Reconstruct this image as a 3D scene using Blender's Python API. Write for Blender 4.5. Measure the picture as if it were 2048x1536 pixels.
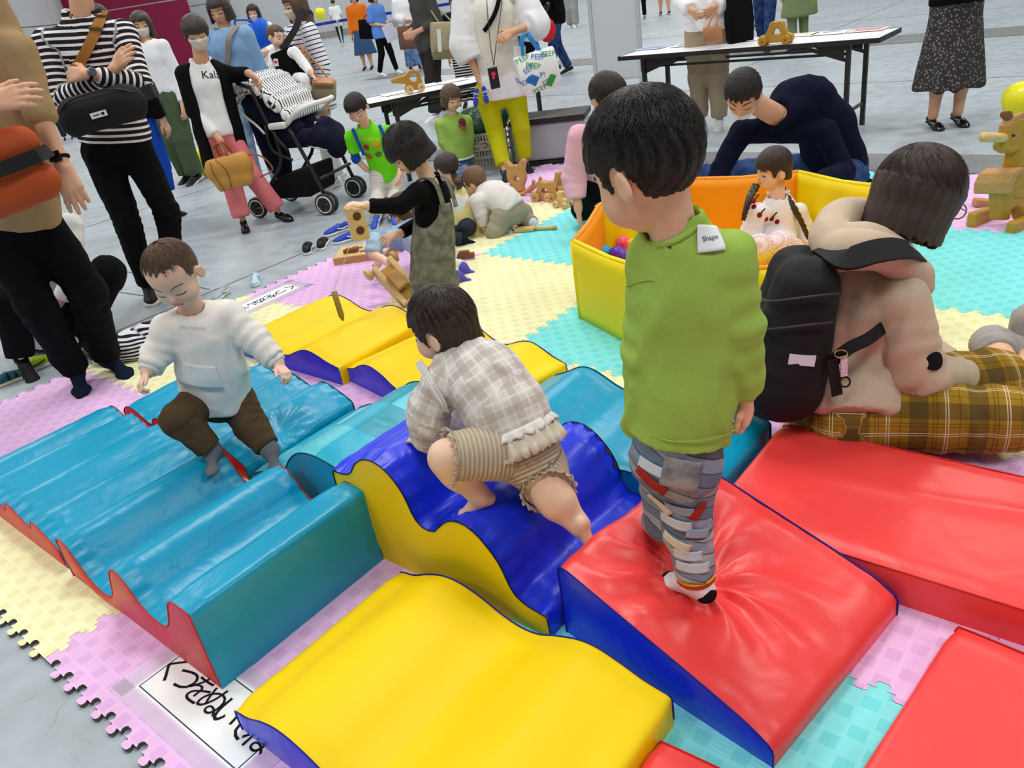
import bpy, math, random
import numpy as np
from mathutils import Vector, Matrix, Quaternion
random.seed(7)
rng = np.random.default_rng(7)
for _o in list(bpy.data.objects):
    bpy.data.objects.remove(_o)
C = bpy.context.scene.collection
scene = bpy.context.scene

# ------------------------------------------------------------------ camera
CAM_H = 1.445
FPX = 1567.28
PITCH, ROLL = 0.475748, -0.161962
def _axes():
    cp, sp = math.cos(PITCH), math.sin(PITCH)
    fw = np.array([0, cp, -sp]); up = np.array([0, sp, cp]); rt = np.array([1., 0, 0])
    c, s = math.cos(ROLL), math.sin(ROLL)
    return fw, c*rt+s*up, -s*rt+c*up
FW, RT, UP = _axes()
cam_d = bpy.data.cameras.new('camera')
cam_d.lens = 36*FPX/2048; cam_d.sensor_width = 36; cam_d.clip_end = 300; cam_d.clip_start = .05
cam = bpy.data.objects.new('camera', cam_d); C.objects.link(cam)
cam.matrix_world = Matrix(((RT[0], UP[0], -FW[0], 0), (RT[1], UP[1], -FW[1], 0), (RT[2], UP[2], -FW[2], CAM_H), (0, 0, 0, 1)))
scene.camera = cam
# ------------------------------------------------------------------ light
world = bpy.data.worlds.new('hall_light'); scene.world = world
world.use_nodes = True
_bg = world.node_tree.nodes['Background']
_bg.inputs[0].default_value = (0.90, 0.95, 1.0, 1); _bg.inputs[1].default_value = 0.17
LAMP_W = 355.0
for lx in (-8.5, 0.5, 9.5):
    for ly in (-3.0, 5.0, 13.0, 22.0, 31.0, 39.0):
        ld = bpy.data.lights.new('hall_lamp', 'AREA'); ld.shape = 'RECTANGLE'
        ld.size = 3.4; ld.size_y = 2.2; ld.energy = LAMP_W; ld.color = (1.0, .985, .95)
        lo = bpy.data.objects.new('hall_lamp', ld); C.objects.link(lo); lo.location = (lx, ly, 9.0)
vs = scene.view_settings
vs.view_transform = 'Standard'; vs.look = 'None'; vs.gamma = 1.0; vs.use_curve_mapping = False
vs.exposure = 0.0

# ------------------------------------------------------------------ frames
MAT_YAW = -0.7475
MO = np.array([-0.05333, 4.51167, 0.0])
MU = np.array([math.cos(MAT_YAW), math.sin(MAT_YAW), 0.0])
MV = np.array([-math.sin(MAT_YAW), math.cos(MAT_YAW), 0.0])
def mp(a, b, z=0.0):
    """mat coordinates -> world"""
    return MO + a*MU + b*MV + np.array([0, 0, z])
def ray(px, py):
    return FW*FPX + RT*(px-1024) - UP*(py-768)
def at(px, py, Y):
    """point at forward distance Y that stands where the photograph shows (px,py)"""
    d = ray(px, py); t = Y/d[1]
    return np.array([0, 0, CAM_H]) + d*t
def gr(px, py, z=0.0):
    d = ray(px, py); t = (z-CAM_H)/d[2]
    return np.array([0, 0, CAM_H]) + d*t

# ------------------------------------------------------------------ materials
def lin(c):
    if isinstance(c, str):
        c = c.lstrip('#'); c = [int(c[i:i+2], 16)/255 for i in (0, 2, 4)]
    return tuple((x/12.92 if x <= .04045 else ((x+.055)/1.055)**2.4) for x in c)
_M = {}
def mat(name, col=(.5, .5, .5), rough=.7, spec=.3, noise=0.0, nscale=30, bump=0.0, bscale=200, metal=0, coat=0, sss=0, fn=None, alpha=1.0, trans=0.0, sheen=0.0):
    if name in _M: return _M[name]
    m = bpy.data.materials.new(name); m.use_nodes = True; _M[name] = m
    nt = m.node_tree; b = nt.nodes['Principled BSDF']
    c = lin(col)
    b.inputs['Base Color'].default_value = (*c, 1); m.diffuse_color = (*c, 1)
    b.inputs['Roughness'].default_value = rough
    b.inputs['Specular IOR Level'].default_value = spec
    b.inputs['Metallic'].default_value = metal
    b.inputs['Coat Weight'].default_value = coat
    if sheen: b.inputs['Sheen Weight'].default_value = sheen
    if sss:
        b.inputs['Subsurface Weight'].default_value = sss; b.inputs['Subsurface Radius'].default_value = (.012, .005, .003)
        b.inputs['Subsurface Scale'].default_value = .5
    if alpha < 1: b.inputs['Alpha'].default_value = alpha
    if trans: b.inputs['Transmission Weight'].default_value = trans
    tc = nt.nodes.new('ShaderNodeTexCoord')
    if noise:
        n = nt.nodes.new('ShaderNodeTexNoise'); n.inputs['Scale'].default_value = nscale; n.inputs['Detail'].default_value = 4
        nt.links.new(tc.outputs['Object'], n.inputs['Vector'])
        mx = nt.nodes.new('ShaderNodeMix'); mx.data_type = 'RGBA'
        mx.inputs[6].default_value = (*[x*(1-noise) for x in c], 1); mx.inputs[7].default_value = (*[min(1, x*(1+noise)+noise*.02) for x in c], 1)
        nt.links.new(n.outputs['Fac'], mx.inputs[0]); nt.links.new(mx.outputs[2], b.inputs['Base Color'])
    if bump:
        n2 = nt.nodes.new('ShaderNodeTexNoise'); n2.inputs['Scale'].default_value = bscale; n2.inputs['Detail'].default_value = 5
        nt.links.new(tc.outputs['Object'], n2.inputs['Vector'])
        bp = nt.nodes.new('ShaderNodeBump'); bp.inputs['Strength'].default_value = min(1, bump); bp.inputs['Distance'].default_value = .004
        nt.links.new(n2.outputs['Fac'], bp.inputs['Height']); nt.links.new(bp.outputs['Normal'], b.inputs['Normal'])
    if fn: fn(nt, b, tc)
    return m
def N(nt, t, **kw):
    n = nt.nodes.new('ShaderNode'+t)
    for k, v in kw.items(): setattr(n, k, v)
    return n
def mth(nt, op, a, b=None, c=None):
    n = nt.nodes.new('ShaderNodeMath'); n.operation = op
    for i, v in enumerate((a, b, c)):
        if v is None: continue
        if isinstance(v, (int, float)): n.inputs[i].default_value = v
        else: nt.links.new(v, n.inputs[i])
    return n.outputs[0]
def mixc(nt, fac, a, b):
    n = nt.nodes.new('ShaderNodeMix'); n.data_type = 'RGBA'
    if isinstance(fac, (int, float)): n.inputs[0].default_value = fac
    else: nt.links.new(fac, n.inputs[0])
    for i, v in ((6, a), (7, b)):
        if isinstance(v, (tuple, list, str)):
            v = lin(v); n.inputs[i].default_value = (*v, 1)
        else: nt.links.new(v, n.inputs[i])
    return n.outputs[2]
def attr(nt, name):
    n = nt.nodes.new('ShaderNodeAttribute'); n.attribute_name = name
    return n

# ------------------------------------------------------------------ objects
def tag(o, label=None, cat=None, group=None, kind=None):
    if label: o['label'] = label
    if cat: o['category'] = cat
    if group: o['group'] = group
    if kind: o['kind'] = kind
    return o
def empty(name, loc=(0, 0, 0), rz=0.0, label=None, cat=None, group=None):
    o = bpy.data.objects.new(name, None); C.objects.link(o)
    o.location = loc; o.rotation_euler = (0, 0, rz); o.empty_display_size = .1
    tag(o, label, cat, group)
    return o
def mesh_np(name, V, Q, attrs=None, smooth=True):
    """quads / tris (n,4) or (n,3) numpy -> mesh"""
    me = bpy.data.meshes.new(name)
    V = np.asarray(V, np.float32); Q = np.asarray(Q, np.int32)
    me.vertices.add(len(V)); me.vertices.foreach_set('co', V.ravel())
    n, k = Q.shape
    me.loops.add(n*k); me.loops.foreach_set('vertex_index', Q.ravel())
    me.polygons.add(n)
    me.polygons.foreach_set('loop_start', np.arange(0, n*k, k, dtype=np.int32))
    me.polygons.foreach_set('loop_total', np.full(n, k, np.int32))
    me.update(calc_edges=True); me.validate()
    if smooth: me.polygons.foreach_set('use_smooth', np.ones(len(me.polygons), bool))
    for kk, v in (attrs or {}).items():
        a = me.attributes.new(kk, 'FLOAT', 'POINT'); a.data.foreach_set('value', np.asarray(v, np.float32))
    return me
def link(name, me, m=None, parent=None, label=None, cat=None, group=None, kind=None):
    o = bpy.data.objects.new(name, me); C.objects.link(o)
    if m is not None and not me.materials: me.materials.append(m)
    if parent is not None:
        o.parent = parent
    tag(o, label, cat, group, kind)
    return o
class MB:
    """collects faces for one mesh"""
    def __init__(s): s.v = []; s.f = []
    def add(s, V, F):
        n = len(s.v); s.v += [tuple(map(float, p)) for p in V]; s.f += [tuple(i+n for i in f) for f in F]; return s
    def box(s, c, d, rot=None):
        """centre, full dims, rot = 3x3"""
        R = np.eye(3) if rot is None else np.asarray(rot)
        V = [np.asarray(c)+R@(np.array([x, y, z])*np.asarray(d)/2) for x in (-1, 1) for y in (-1, 1) for z in (-1, 1)]
        return s.add(V, [(0, 1, 3, 2), (4, 6, 7, 5), (0, 4, 5, 1), (2, 3, 7, 6), (0, 2, 6, 4), (1, 5, 7, 3)])
    def bar(s, a, b, w, h=None, up=(0, 0, 1)):
        a = np.asarray(a, float); b = np.asarray(b, float); h = h or w
        z = b-a; L = np.linalg.norm(z); z = z/L; u = np.asarray(up, float)
        if abs(z@u) > .98: u = np.array([1., 0, 0])
        x = np.cross(u, z); x /= np.linalg.norm(x); y = np.cross(z, x)
        return s.box((a+b)/2, (w, h, L), np.array([x, y, z]).T)
    def tube(s, pts, r, n=8, closed=False, cap=True):
        pts = [np.asarray(p, float) for p in pts]; m = len(pts)
        rr = r if isinstance(r, (list, tuple, np.ndarray)) else [r]*m
        V = []; u = None
        for i, p in enumerate(pts):
            if closed: t = pts[(i+1) % m]-pts[i-1]
            else: t = pts[min(i+1, m-1)]-pts[max(i-1, 0)]
            t = t/(np.linalg.norm(t)+1e-9)
            if u is None:
                u = np.cross(t, [0, 0, 1]) if abs(t[2]) < .95 else np.cross(t, [1, 0, 0])
            u = u-t*(u@t); u /= np.linalg.norm(u)+1e-9; w = np.cross(t, u)
            for k in range(n):
                a = 2*math.pi*k/n; V.append(p+rr[i]*(math.cos(a)*u+math.sin(a)*w))
        F = []
        for i in range(m if closed else m-1):
            j = (i+1) % m
            for k in range(n):
                F.append((i*n+k, i*n+(k+1) % n, j*n+(k+1) % n, j*n+k))
        if cap and not closed:
            F.append(tuple(range(n))[::-1]); F.append(tuple((m-1)*n+k for k in range(n)))
        return s.add(V, F)
    def ribbon(s, pts, nrm, w, t=.003):
        """flat strap along pts, nrm per point or one, width w, thickness t"""
        pts = [np.asarray(p, float) for p in pts]; m = len(pts); V = []
        for i, p in enumerate(pts):
            tt = pts[min(i+1, m-1)]-pts[max(i-1, 0)]; tt /= np.linalg.norm(tt)+1e-9
            n = np.asarray(nrm[i] if np.ndim(nrm) == 2 else nrm, float); n = n-tt*(n@tt); n /= np.linalg.norm(n)+1e-9
            b = np.cross(tt, n); ww = w[i] if isinstance(w, (list, tuple)) else w
            V += [p-b*ww/2, p+b*ww/2, p+b*ww/2+n*t, p-b*ww/2+n*t]
        F = []
        for i in range(m-1):
            for k in range(4):
                F.append((i*4+k, i*4+(k+1) % 4, (i+1)*4+(k+1) % 4, (i+1)*4+k))
        F += [(3, 2, 1, 0), tuple((m-1)*4+k for k in range(4))]
        return s.add(V, F)
    def lathe(s, prof, n=20, c=(0, 0, 0), ax=None):
        """prof [(r,z)..] around z, or around frame ax(3x3)"""
        R = np.eye(3) if ax is None else np.asarray(ax); V = []
        for r, z in prof:
            for k in range(n):
                a = 2*math.pi*k/n; V.append(np.asarray(c)+R@np.array([r*math.cos(a), r*math.sin(a), z]))
        F = []
        for i in range(len(prof)-1):
            for k in range(n): F.append((i*n+k, i*n+(k+1) % n, (i+1)*n+(k+1) % n, (i+1)*n+k))
        F.append(tuple(range(n))[::-1]); F.append(tuple((len(prof)-1)*n+k for k in range(n)))
        return s.add(V, F)
    def prism(s, poly, z0, z1, fr=None, o=(0, 0, 0)):
        """2d polygon extruded z0..z1 ; fr 3x3 frame columns x,y,z"""
        R = np.eye(3) if fr is None else np.asarray(fr); n = len(poly); o = np.asarray(o, float)
        V = [o+R@np.array([x, y, z0]) for x, y in poly]+[o+R@np.array([x, y, z1]) for x, y in poly]
        F = [tuple(range(n))[::-1], tuple(range(n, 2*n))]+[(i, (i+1) % n, n+(i+1) % n, n+i) for i in range(n)]
        return s.add(V, F)
    def ring(s, outer, inner, z0, z1, fr=None, o=(0, 0, 0)):
        """extruded outline with a hole, equal point counts"""
        R = np.eye(3) if fr is None else np.asarray(fr); n = len(outer); o = np.asarray(o, float)
        V = []
        for poly, z in ((outer, z0), (inner, z0), (outer, z1), (inner, z1)):
            V += [o+R@np.array([x, y, z]) for x, y in poly]
        F = []
        for i in range(n):
            j = (i+1) % n
            F += [(i, n+i, n+j, j), (2*n+i, 2*n+j, 3*n+j, 3*n+i), (i, j, 2*n+j, 2*n+i), (n+i, 3*n+i, 3*n+j, n+j)]
        return s.add(V, F)
    def ball(s, c, r, nu=14, nv=9):
        r = np.ones(3)*r
        prof = [(math.sin(math.pi*i/nv), -math.cos(math.pi*i/nv)) for i in range(nv+1)]
        prof[0] = (1e-4, -1); prof[-1] = (1e-4, 1)
        n0 = len(s.v); s.lathe(prof, nu)
        for i in range(n0, len(s.v)): s.v[i] = tuple(np.asarray(c)+np.array(s.v[i])*r)
        return s
    def build(s, name, m, parent=None, smooth=False, bevel=0, inv=None, **kw):
        me = bpy.data.meshes.new(name)
        V = s.v
        if inv is not None:
            A = np.asarray(inv); V = [tuple((A@np.array([*p, 1]))[:3]) for p in V]
        me.from_pydata(V, [], s.f); me.update()
        if smooth: me.polygons.foreach_set('use_smooth', np.ones(len(me.polygons), bool))
        o = link(name, me, m, parent, **kw)
        if bevel:
            bv = o.modifiers.new('bevel', 'BEVEL'); bv.width = bevel; bv.segments = 2; bv.limit_method = 'ANGLE'; bv.angle_limit = .7
        return o
def inv_of(o):
    """world->local for an un-evaluated empty (location + z rotation)"""
    return np.array((Matrix.Translation(o.location) @ o.rotation_euler.to_matrix().to_4x4()).inverted())
def copy_tree(o, parent=None):
    c = o.copy(); C.objects.link(c)
    if parent is not None: c.parent = parent
    for ch in list(o.children): copy_tree(ch, c)
    return c
def frame(z, x=None):
    """3x3 with columns x,y,z"""
    z = np.asarray(z, float); z = z/np.linalg.norm(z)
    if x is None: x = np.array([1., 0, 0]) if abs(z[0]) < .9 else np.array([0, 1., 0])
    x = np.asarray(x, float); x = x-z*(x@z); x /= np.linalg.norm(x)
    return np.array([x, np.cross(z, x), z]).T
def nrm(v):
    v = np.asarray(v, float); return v/(np.linalg.norm(v)+1e-12)
def spline(pts, n=8):
    """Catmull-Rom through pts"""
    P = [np.asarray(p, float) for p in pts]; P = [2*P[0]-P[1]]+P+[2*P[-1]-P[-2]]; out = []
    for i in range(1, len(P)-2):
        for k in range(n):
            t = k/n; a, b, c, d = P[i-1:i+3]
            out.append(.5*((2*b)+(c-a)*t+(2*a-5*b+4*c-d)*t*t+(3*b-a-3*c+d)*t**3))
    out.append(P[-2]); return out
_WK = rng.normal(size=(24, 3)); _WP = rng.uniform(0, 6.28, 24)
def wnoise(P, scale, seed=0):
    """smooth pseudo noise in [-1,1] of points (n,3)"""
    P = np.asarray(P)/scale; o = np.zeros(len(P))
    for i in range(5):
        j = (seed*5+i) % 24
        w = np.sin(P@_WK[(j+7) % 24]*.7+_WP[j])
        o += np.sin(P@_WK[j]*(1+.3*i)+_WP[j]+1.3*w)/(1+.25*i)
    return o/3.3
def text_mesh(txt, size=1.0, depth=0.0):
    cu = bpy.data.curves.new('t', 'FONT'); cu.body = txt; cu.size = size; cu.extrude = depth; cu.align_x = 'CENTER'; cu.align_y = 'CENTER'
    cu.resolution_u = 3
    o = bpy.data.objects.new('t', cu); C.objects.link(o)
    dg = bpy.context.evaluated_depsgraph_get(); dg.update()
    me = bpy.data.meshes.new_from_object(o.evaluated_get(dg))
    bpy.data.objects.remove(o); bpy.data.curves.remove(cu); me.materials.clear()
    return me
# ================================================================== STRUCTURE
def f_conc(nt, b, tc):
    n1 = N(nt, 'TexNoise'); n1.inputs['Scale'].default_value = .55; n1.inputs['Detail'].default_value = 6; n1.inputs['Roughness'].default_value = .62
    mp_ = N(nt, 'Mapping'); mp_.inputs['Scale'].default_value = (1, 1, 1); mp_.inputs['Rotation'].default_value = (0, 0, .35)
    nt.links.new(tc.outputs['Object'], mp_.inputs[0])
    mp2 = N(nt, 'Mapping'); mp2.inputs['Scale'].default_value = (.5, 2.0, 1); mp2.inputs['Rotation'].default_value = (0, 0, .1)
    nt.links.new(tc.outputs['Object'], mp2.inputs[0])
    nt.links.new(mp2.outputs[0], n1.inputs['Vector'])
    n2 = N(nt, 'TexNoise'); n2.inputs['Scale'].default_value = 9; n2.inputs['Detail'].default_value = 8
    nt.links.new(tc.outputs['Object'], n2.inputs['Vector'])
    c1 = mixc(nt, n1.outputs['Fac'], '#8D979E', '#BBC7D0')
    r = N(nt, 'ValToRGB'); r.color_ramp.elements[0].position = .3; r.color_ramp.elements[1].position = .62
    nt.links.new(n2.outputs['Fac'], r.inputs[0])
    c2 = mixc(nt, mth(nt, 'MULTIPLY', mth(nt, 'SUBTRACT', 1, r.outputs[0]), .35), c1, '#80807C')
    # cracks
    v = N(nt, 'TexVoronoi'); v.feature = 'DISTANCE_TO_EDGE'; v.inputs['Scale'].default_value = 2.3
    n3 = N(nt, 'TexNoise'); n3.inputs['Scale'].default_value = 4
    nt.links.new(tc.outputs['Object'], n3.inputs['Vector'])
    mv = N(nt, 'VectorMath'); mv.operation = 'MULTIPLY_ADD'; nt.links.new(n3.outputs['Color'], mv.inputs[0]); mv.inputs[1].default_value = (.5, .5, .5); nt.links.new(tc.outputs['Object'], mv.inputs[2])
    nt.links.new(mv.outputs[0], v.inputs['Vector'])
    ck = mth(nt, 'MULTIPLY', mth(nt, 'LESS_THAN', v.outputs['Distance'], .0022), .3)
    c3 = mixc(nt, ck, c2, '#77746e')
    nt.links.new(c3, b.inputs['Base Color'])
    rr = mth(nt, 'MULTIPLY_ADD', n2.outputs['Fac'], .3, .28); nt.links.new(rr, b.inputs['Roughness'])
    bp = N(nt, 'Bump'); bp.inputs['Strength'].default_value = .12; bp.inputs['Distance'].default_value = .01
    nt.links.new(n2.outputs['Fac'], bp.inputs['Height']); nt.links.new(bp.outputs[0], b.inputs['Normal'])
m_conc = mat('concrete', '#BFC4C6', .45, .4, fn=f_conc)
# floor: a slab
fl = MB(); fl.box((0, 24, -.1), (90, 80, .2)); fl.build('floor', m_conc, label='grey polished concrete hall floor', kind='structure')
# joints: thin recess-dark strips let into the slab, along and across the mat direction
m_joint = mat('joint', '#6F6E6B', .9, .1)
def joint(a, b, w=.012):
    a = np.asarray(a); b = np.asarray(b); d = nrm(b-a); n = np.array([-d[1], d[0], 0])*w/2
    mb = MB(); z = np.array([0, 0, .0015])
    mb.add([a-n, b-n, b+n, a+n, a-n+z, b-n+z, b+n+z, a+n+z], [(0, 1, 5, 4), (1, 2, 6, 5), (2, 3, 7, 6), (3, 0, 4, 7), (4, 5, 6, 7)])
    mb.build('floor_joint', m_joint, FLOOR_JOINTS)
FLOOR_JOINTS = empty('trim_1', (0, 0, 0)); FLOOR_JOINTS['kind'] = 'structure'; FLOOR_JOINTS['label'] = 'dark joint lines between the concrete floor slabs'
joint(mp(-1.35, -4.0), mp(-1.35, 2.4)); joint(gr(150, 572), gr(290, 592)); joint(mp(-4.4, -6), mp(-4.4, 2.4))
joint(mp(-1.35, 3.0), mp(-1.35, 14)); joint(mp(-12, 5.3), mp(6, 5.3)); joint(mp(-16, 11), mp(9, 11)); joint(mp(2.6, 3.0), mp(2.6, 16)); joint(mp(-5.3, 3.0), mp(-5.3, 20))
joint(mp(-14, -1.0), mp(-1.4, -1.0))
# steel trench cover strips
def f_plate(nt, b, tc):
    w = N(nt, 'TexBrick'); w.inputs['Scale'].default_value = 22; w.inputs['Mortar Size'].default_value = .03
    w.inputs['Color1'].default_value = (*lin('#8B8D8E'), 1); w.inputs['Color2'].default_value = (*lin('#75777A'), 1); w.inputs['Mortar'].default_value = (*lin('#56585A'), 1)
    nt.links.new(tc.outputs['Object'], w.inputs['Vector']); nt.links.new(w.outputs['Color'], b.inputs['Base Color'])
m_plate = mat('trench_plate', '#808285', .5, .5, fn=f_plate)
for nm, b0, b1, a0, n in (('trim_2', 2.06, 2.50, -3.6, 14), ('trim_3', 7.95, 8.75, -10, 24)):
    t = empty(nm, mp(a0, b0), MAT_YAW); t['kind'] = 'structure'; t['label'] = 'dark ribbed steel trench cover strip set in the floor'
    me = None
    for i in range(n):
        if me is None:
            mb = MB(); mb.box((.495, (b1-b0)/2, .002), (.985, b1-b0, .006)); o = mb.build('cover_plate', m_plate, t); me = o.data
        else: o = link('cover_plate', me, None, t)
        o.location = (i, 0, 0)
# ---------------------------------------------------------------- walls (far end of the hall)
m_wall = mat('wall_panel', '#B9BEC2', .6, .3, noise=.04, nscale=2)
m_wgap = mat('wall_gap', '#7C8084', .8, .2)
m_crim = mat('crimson_panel', '#8A1840', .6, .3, noise=.05)
m_skirtb = mat('wall_skirting', '#8E8F8E', .7)
def wall(name, p0, p1, h, npan, rows, label):
    p0 = np.array([*p0, 0.]); p1 = np.array([*p1, 0.]); d = p1-p0; L = np.linalg.norm(d); rz = math.atan2(d[1], d[0])
    t = empty(name, p0, rz); t['kind'] = 'structure'; t['label'] = label
    mb = MB(); mb.box((L/2, .1, h/2), (L, .1, h)); mb.build('backing', m_wgap, t)
    pw = L/npan; ph = h/rows
    mb = MB(); mb.box((0, 0, 0), (pw-.03, .08, ph-.03)); me = None
    for i in range(npan):
        for j in range(rows):
            if me is None: o = mb.build('panel', m_wall, t); me = o.data
            else: o = link('panel', me, None, t)
            o.location = ((i+.5)*pw, .03, (j+.5)*ph)
    mb = MB(); mb.box((L/2, -.05, .15), (L, .06, .3)); mb.build('skirting', m_skirtb, t)
    return t
wall('wall_back', (-42, 43), (42, 43), 7.0, 24, 3, 'pale grey panelled far wall of the hall')
wall('wall_left', (-13.6, 3.0), (-16.5, 43), 7.0, 12, 3, 'pale grey panelled side wall of the hall')
_c0 = at(95, 60, 38.0); t = empty('wall_booth', (_c0[0], _c0[1], 0), .0); t['kind'] = 'structure'; t['label'] = 'crimson panelled booth wall behind the crowd'
for i in range(3):
    for j in range(2):
        mb = MB(); mb.box((1.0+i*2.05, 0, 1.3+j*2.55), (2.02, .1, 2.5)); mb.build('panel', m_crim, t)

# ---------------------------------------------------------------- puzzle mat
def f_mat(c1, c2):
    def fn(nt, b, tc):
        mpn = N(nt, 'Mapping'); mpn.inputs['Scale'].default_value = (23.6, 23.6, 23.6); nt.links.new(tc.outputs['Object'], mpn.inputs[0])
        ch = N(nt, 'TexChecker'); ch.inputs['Scale'].default_value = 1.0
        mo = N(nt, 'Mapping'); mo.inputs['Location'].default_value = (0, 0, .5); nt.links.new(mpn.outputs[0], mo.inputs[0])
        nt.links.new(mo.outputs[0], ch.inputs['Vector'])
        sx = N(nt, 'SeparateXYZ'); nt.links.new(mpn.outputs[0], sx.inputs[0])
        # five fine ribs in each square, turned in every second square
        r1 = mth(nt, 'SINE', mth(nt, 'MULTIPLY', sx.outputs[0], 2*math.pi*4)); r2 = mth(nt, 'SINE', mth(nt, 'MULTIPLY', sx.outputs[1], 2*math.pi*4))
        fx = mth(nt, 'ABSOLUTE', mth(nt, 'SUBTRACT', mth(nt, 'FRACT', sx.outputs[0]), .5)); fy = mth(nt, 'ABSOLUTE', mth(nt, 'SUBTRACT', mth(nt, 'FRACT', sx.outputs[1]), .5))
        ins = mth(nt, 'MULTIPLY', mth(nt, 'LESS_THAN', fx, .4), mth(nt, 'LESS_THAN', fy, .4))
        rib = mth(nt, 'ADD', mth(nt, 'MULTIPLY', r1, ch.outputs['Fac']), mth(nt, 'MULTIPLY', r2, mth(nt, 'SUBTRACT', 1, ch.outputs['Fac'])))
        hgt = mth(nt, 'MULTIPLY', ins, mth(nt, 'MULTIPLY_ADD', rib, .5, -.6))
        cc = mixc(nt, mth(nt, 'MULTIPLY', ins, mth(nt, 'MULTIPLY_ADD', ch.outputs['Fac'], .75, .12)), c1, c2)
        nz = N(nt, 'TexNoise'); nz.inputs['Scale'].default_value = 3; nt.links.new(tc.outputs['Object'], nz.inputs['Vector'])
        cc = mixc(nt, mth(nt, 'MULTIPLY', nz.outputs['Fac'], .25), cc, c2)
        nt.links.new(cc, b.inputs['Base Color'])
        bp = N(nt, 'Bump'); bp.inputs['Strength'].default_value = .45; bp.inputs['Distance'].default_value = .0015
        nt.links.new(hgt, bp.inputs['Height']); nt.links.new(bp.outputs[0], b.inputs['Normal'])
    return fn
MATCOL = {'P': mat('foam_pink', '#E2B6E4', .75, .25, fn=f_mat('#E8BFE9', '#DCADDF')),
          'Y': mat('foam_yellow', '#EFF0BE', .75, .25, fn=f_mat('#F0EFC2', '#E4E1AA')),
          'T': mat('foam_teal', '#7FE2E2', .75, .25, fn=f_mat('#86E3E4', '#6FD6D9'))}
m_foamcut = mat('foam_cut_edge', '#5E5B55', .9, .1)
TILES = {(-1, -3): 'P', (-1, -2): 'Y', (-1, -1): 'P', (-1, 0): 'Y', (-1, 1): 'P',
         (0, -3): 'Y', (0, -2): 'P', (0, -1): 'Y', (0, 0): 'T', (0, 1): 'Y',
         (1, -3): 'P', (1, -2): 'Y', (1, -1): 'T', (1, 0): 'P', (1, 1): 'T',
         (2, -3): 'T', (2, -2): 'P', (2, -1): 'Y', (2, 0): 'T', (2, 1): 'P',
         (3, -3): 'Y', (3, -2): 'P', (3, -1): 'Y', (3, 0): 'T', (3, 1): 'P'}
def seam(n=12, amp=.012):
    """dovetail outline of one tile side: (t, offset), t 0..1"""
    pts = [(0, 0)]
    for k in range(n):
        w = 1/n
        for s in (0, 1):
            sg = amp if s == 0 else -amp
            pts += [((k+.5*s+f)*w, o*sg) for f, o in ((.12, 0), (.05, .7), (.07, 1.3), (.15, 1.6), (.35, 1.6), (.43, 1.3), (.45, .7), (.38, 0))]
    pts.append((1, 0))
    return pts
def tile_poly(i, j):
    g = .0007; sm = seam(); P = []
    e = .03
    def q(t): return e+(1-2*e)*t
    P += [(g, g)]+[(q(t), o+g) for t, o in sm]+[(1-g, g)]   # bottom, along +x (seam at y=0)
    P += [(1+o-g, q(t)) for t, o in sm]                     # right
    P += [(1-g, 1-g)]+[(q(t), 1+o-g) for t, o in reversed(sm)]+[(g, 1-g)]           # top
    P += [(o+g, q(t)) for t, o in reversed(sm)]             # left
    return P
puz = empty('puzzle_mat', mp(0, 0), MAT_YAW, 'pink, yellow and turquoise interlocking foam puzzle mat on concrete', 'play mat')
MAT_Z = .012
_tp = tile_poly(0, 0); _tm = {}
for (i, j), c in TILES.items():
    if c not in _tm:
        mb = MB(); mb.prism(_tp, 0, MAT_Z)
        me = bpy.data.meshes.new('tile'); me.from_pydata(mb.v, [], mb.f); me.update()
        me.materials.append(MATCOL[c]); me.materials.append(m_foamcut)
        for k, p in enumerate(me.polygons): p.material_index = 0 if k < 2 else 1
        _tm[c] = me
    o = link('mat_tile', _tm[c], None, puz); o.location = (i, j, .0008)
# ================================================================== FOAM BLOCKS
def f_vinyl(scale=9.0, strength=.25):
    def fn(nt, b, tc):
        n = N(nt, 'TexNoise'); n.inputs['Scale'].default_value = scale; n.inputs['Detail'].default_value = 3; n.inputs['Distortion'].default_value = .8
        nt.links.new(tc.outputs['Object'], n.inputs['Vector'])
        n2 = N(nt, 'TexNoise'); n2.inputs['Scale'].default_value = 260; nt.links.new(tc.outputs['Object'], n2.inputs['Vector'])
        h = mth(nt, 'ADD', n.outputs['Fac'], mth(nt, 'MULTIPLY', n2.outputs['Fac'], .012))
        bp = N(nt, 'Bump'); bp.inputs['Strength'].default_value = strength; bp.inputs['Distance'].default_value = .02
        nt.links.new(h, bp.inputs['Height']); nt.links.new(bp.outputs[0], b.inputs['Normal'])
    return fn
V_TEAL = mat('vinyl_teal', '#0696BC', .33, .45, fn=f_vinyl())
V_RED = mat('vinyl_red', '#EE403E', .36, .5, fn=f_vinyl(7, .2))
V_DRED = mat('vinyl_deep_red', '#D9251F', .4, .5, fn=f_vinyl())
V_BLUE = mat('vinyl_blue', '#1230DC', .34, .5, fn=f_vinyl(8, .3))
V_YEL = mat('vinyl_yellow', '#F3CF00', .5, .25, fn=f_vinyl(6, .12))
def f_check(nt, b, tc):
    a = attr(nt, 's'); a2 = attr(nt, 't')
    x = mth(nt, 'FLOOR', mth(nt, 'MULTIPLY', a.outputs['Fac'], 1/.135)); y = mth(nt, 'FLOOR', mth(nt, 'MULTIPLY', a2.outputs['Fac'], 1/.165))
    k = mth(nt, 'MODULO', mth(nt, 'ADD', x, y), 3.0)
    c = mixc(nt, mth(nt, 'COMPARE', k, 0, .1), '#0C93A8', '#57C3D0'); c = mixc(nt, mth(nt, 'COMPARE', k, 1, .1), c, '#1AA9C6')
    nt.links.new(c, b.inputs['Base Color']); f_vinyl()(nt, b, tc)
V_CHECK = mat('vinyl_check', '#2AA9BC', .36, .5, fn=f_check)
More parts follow.
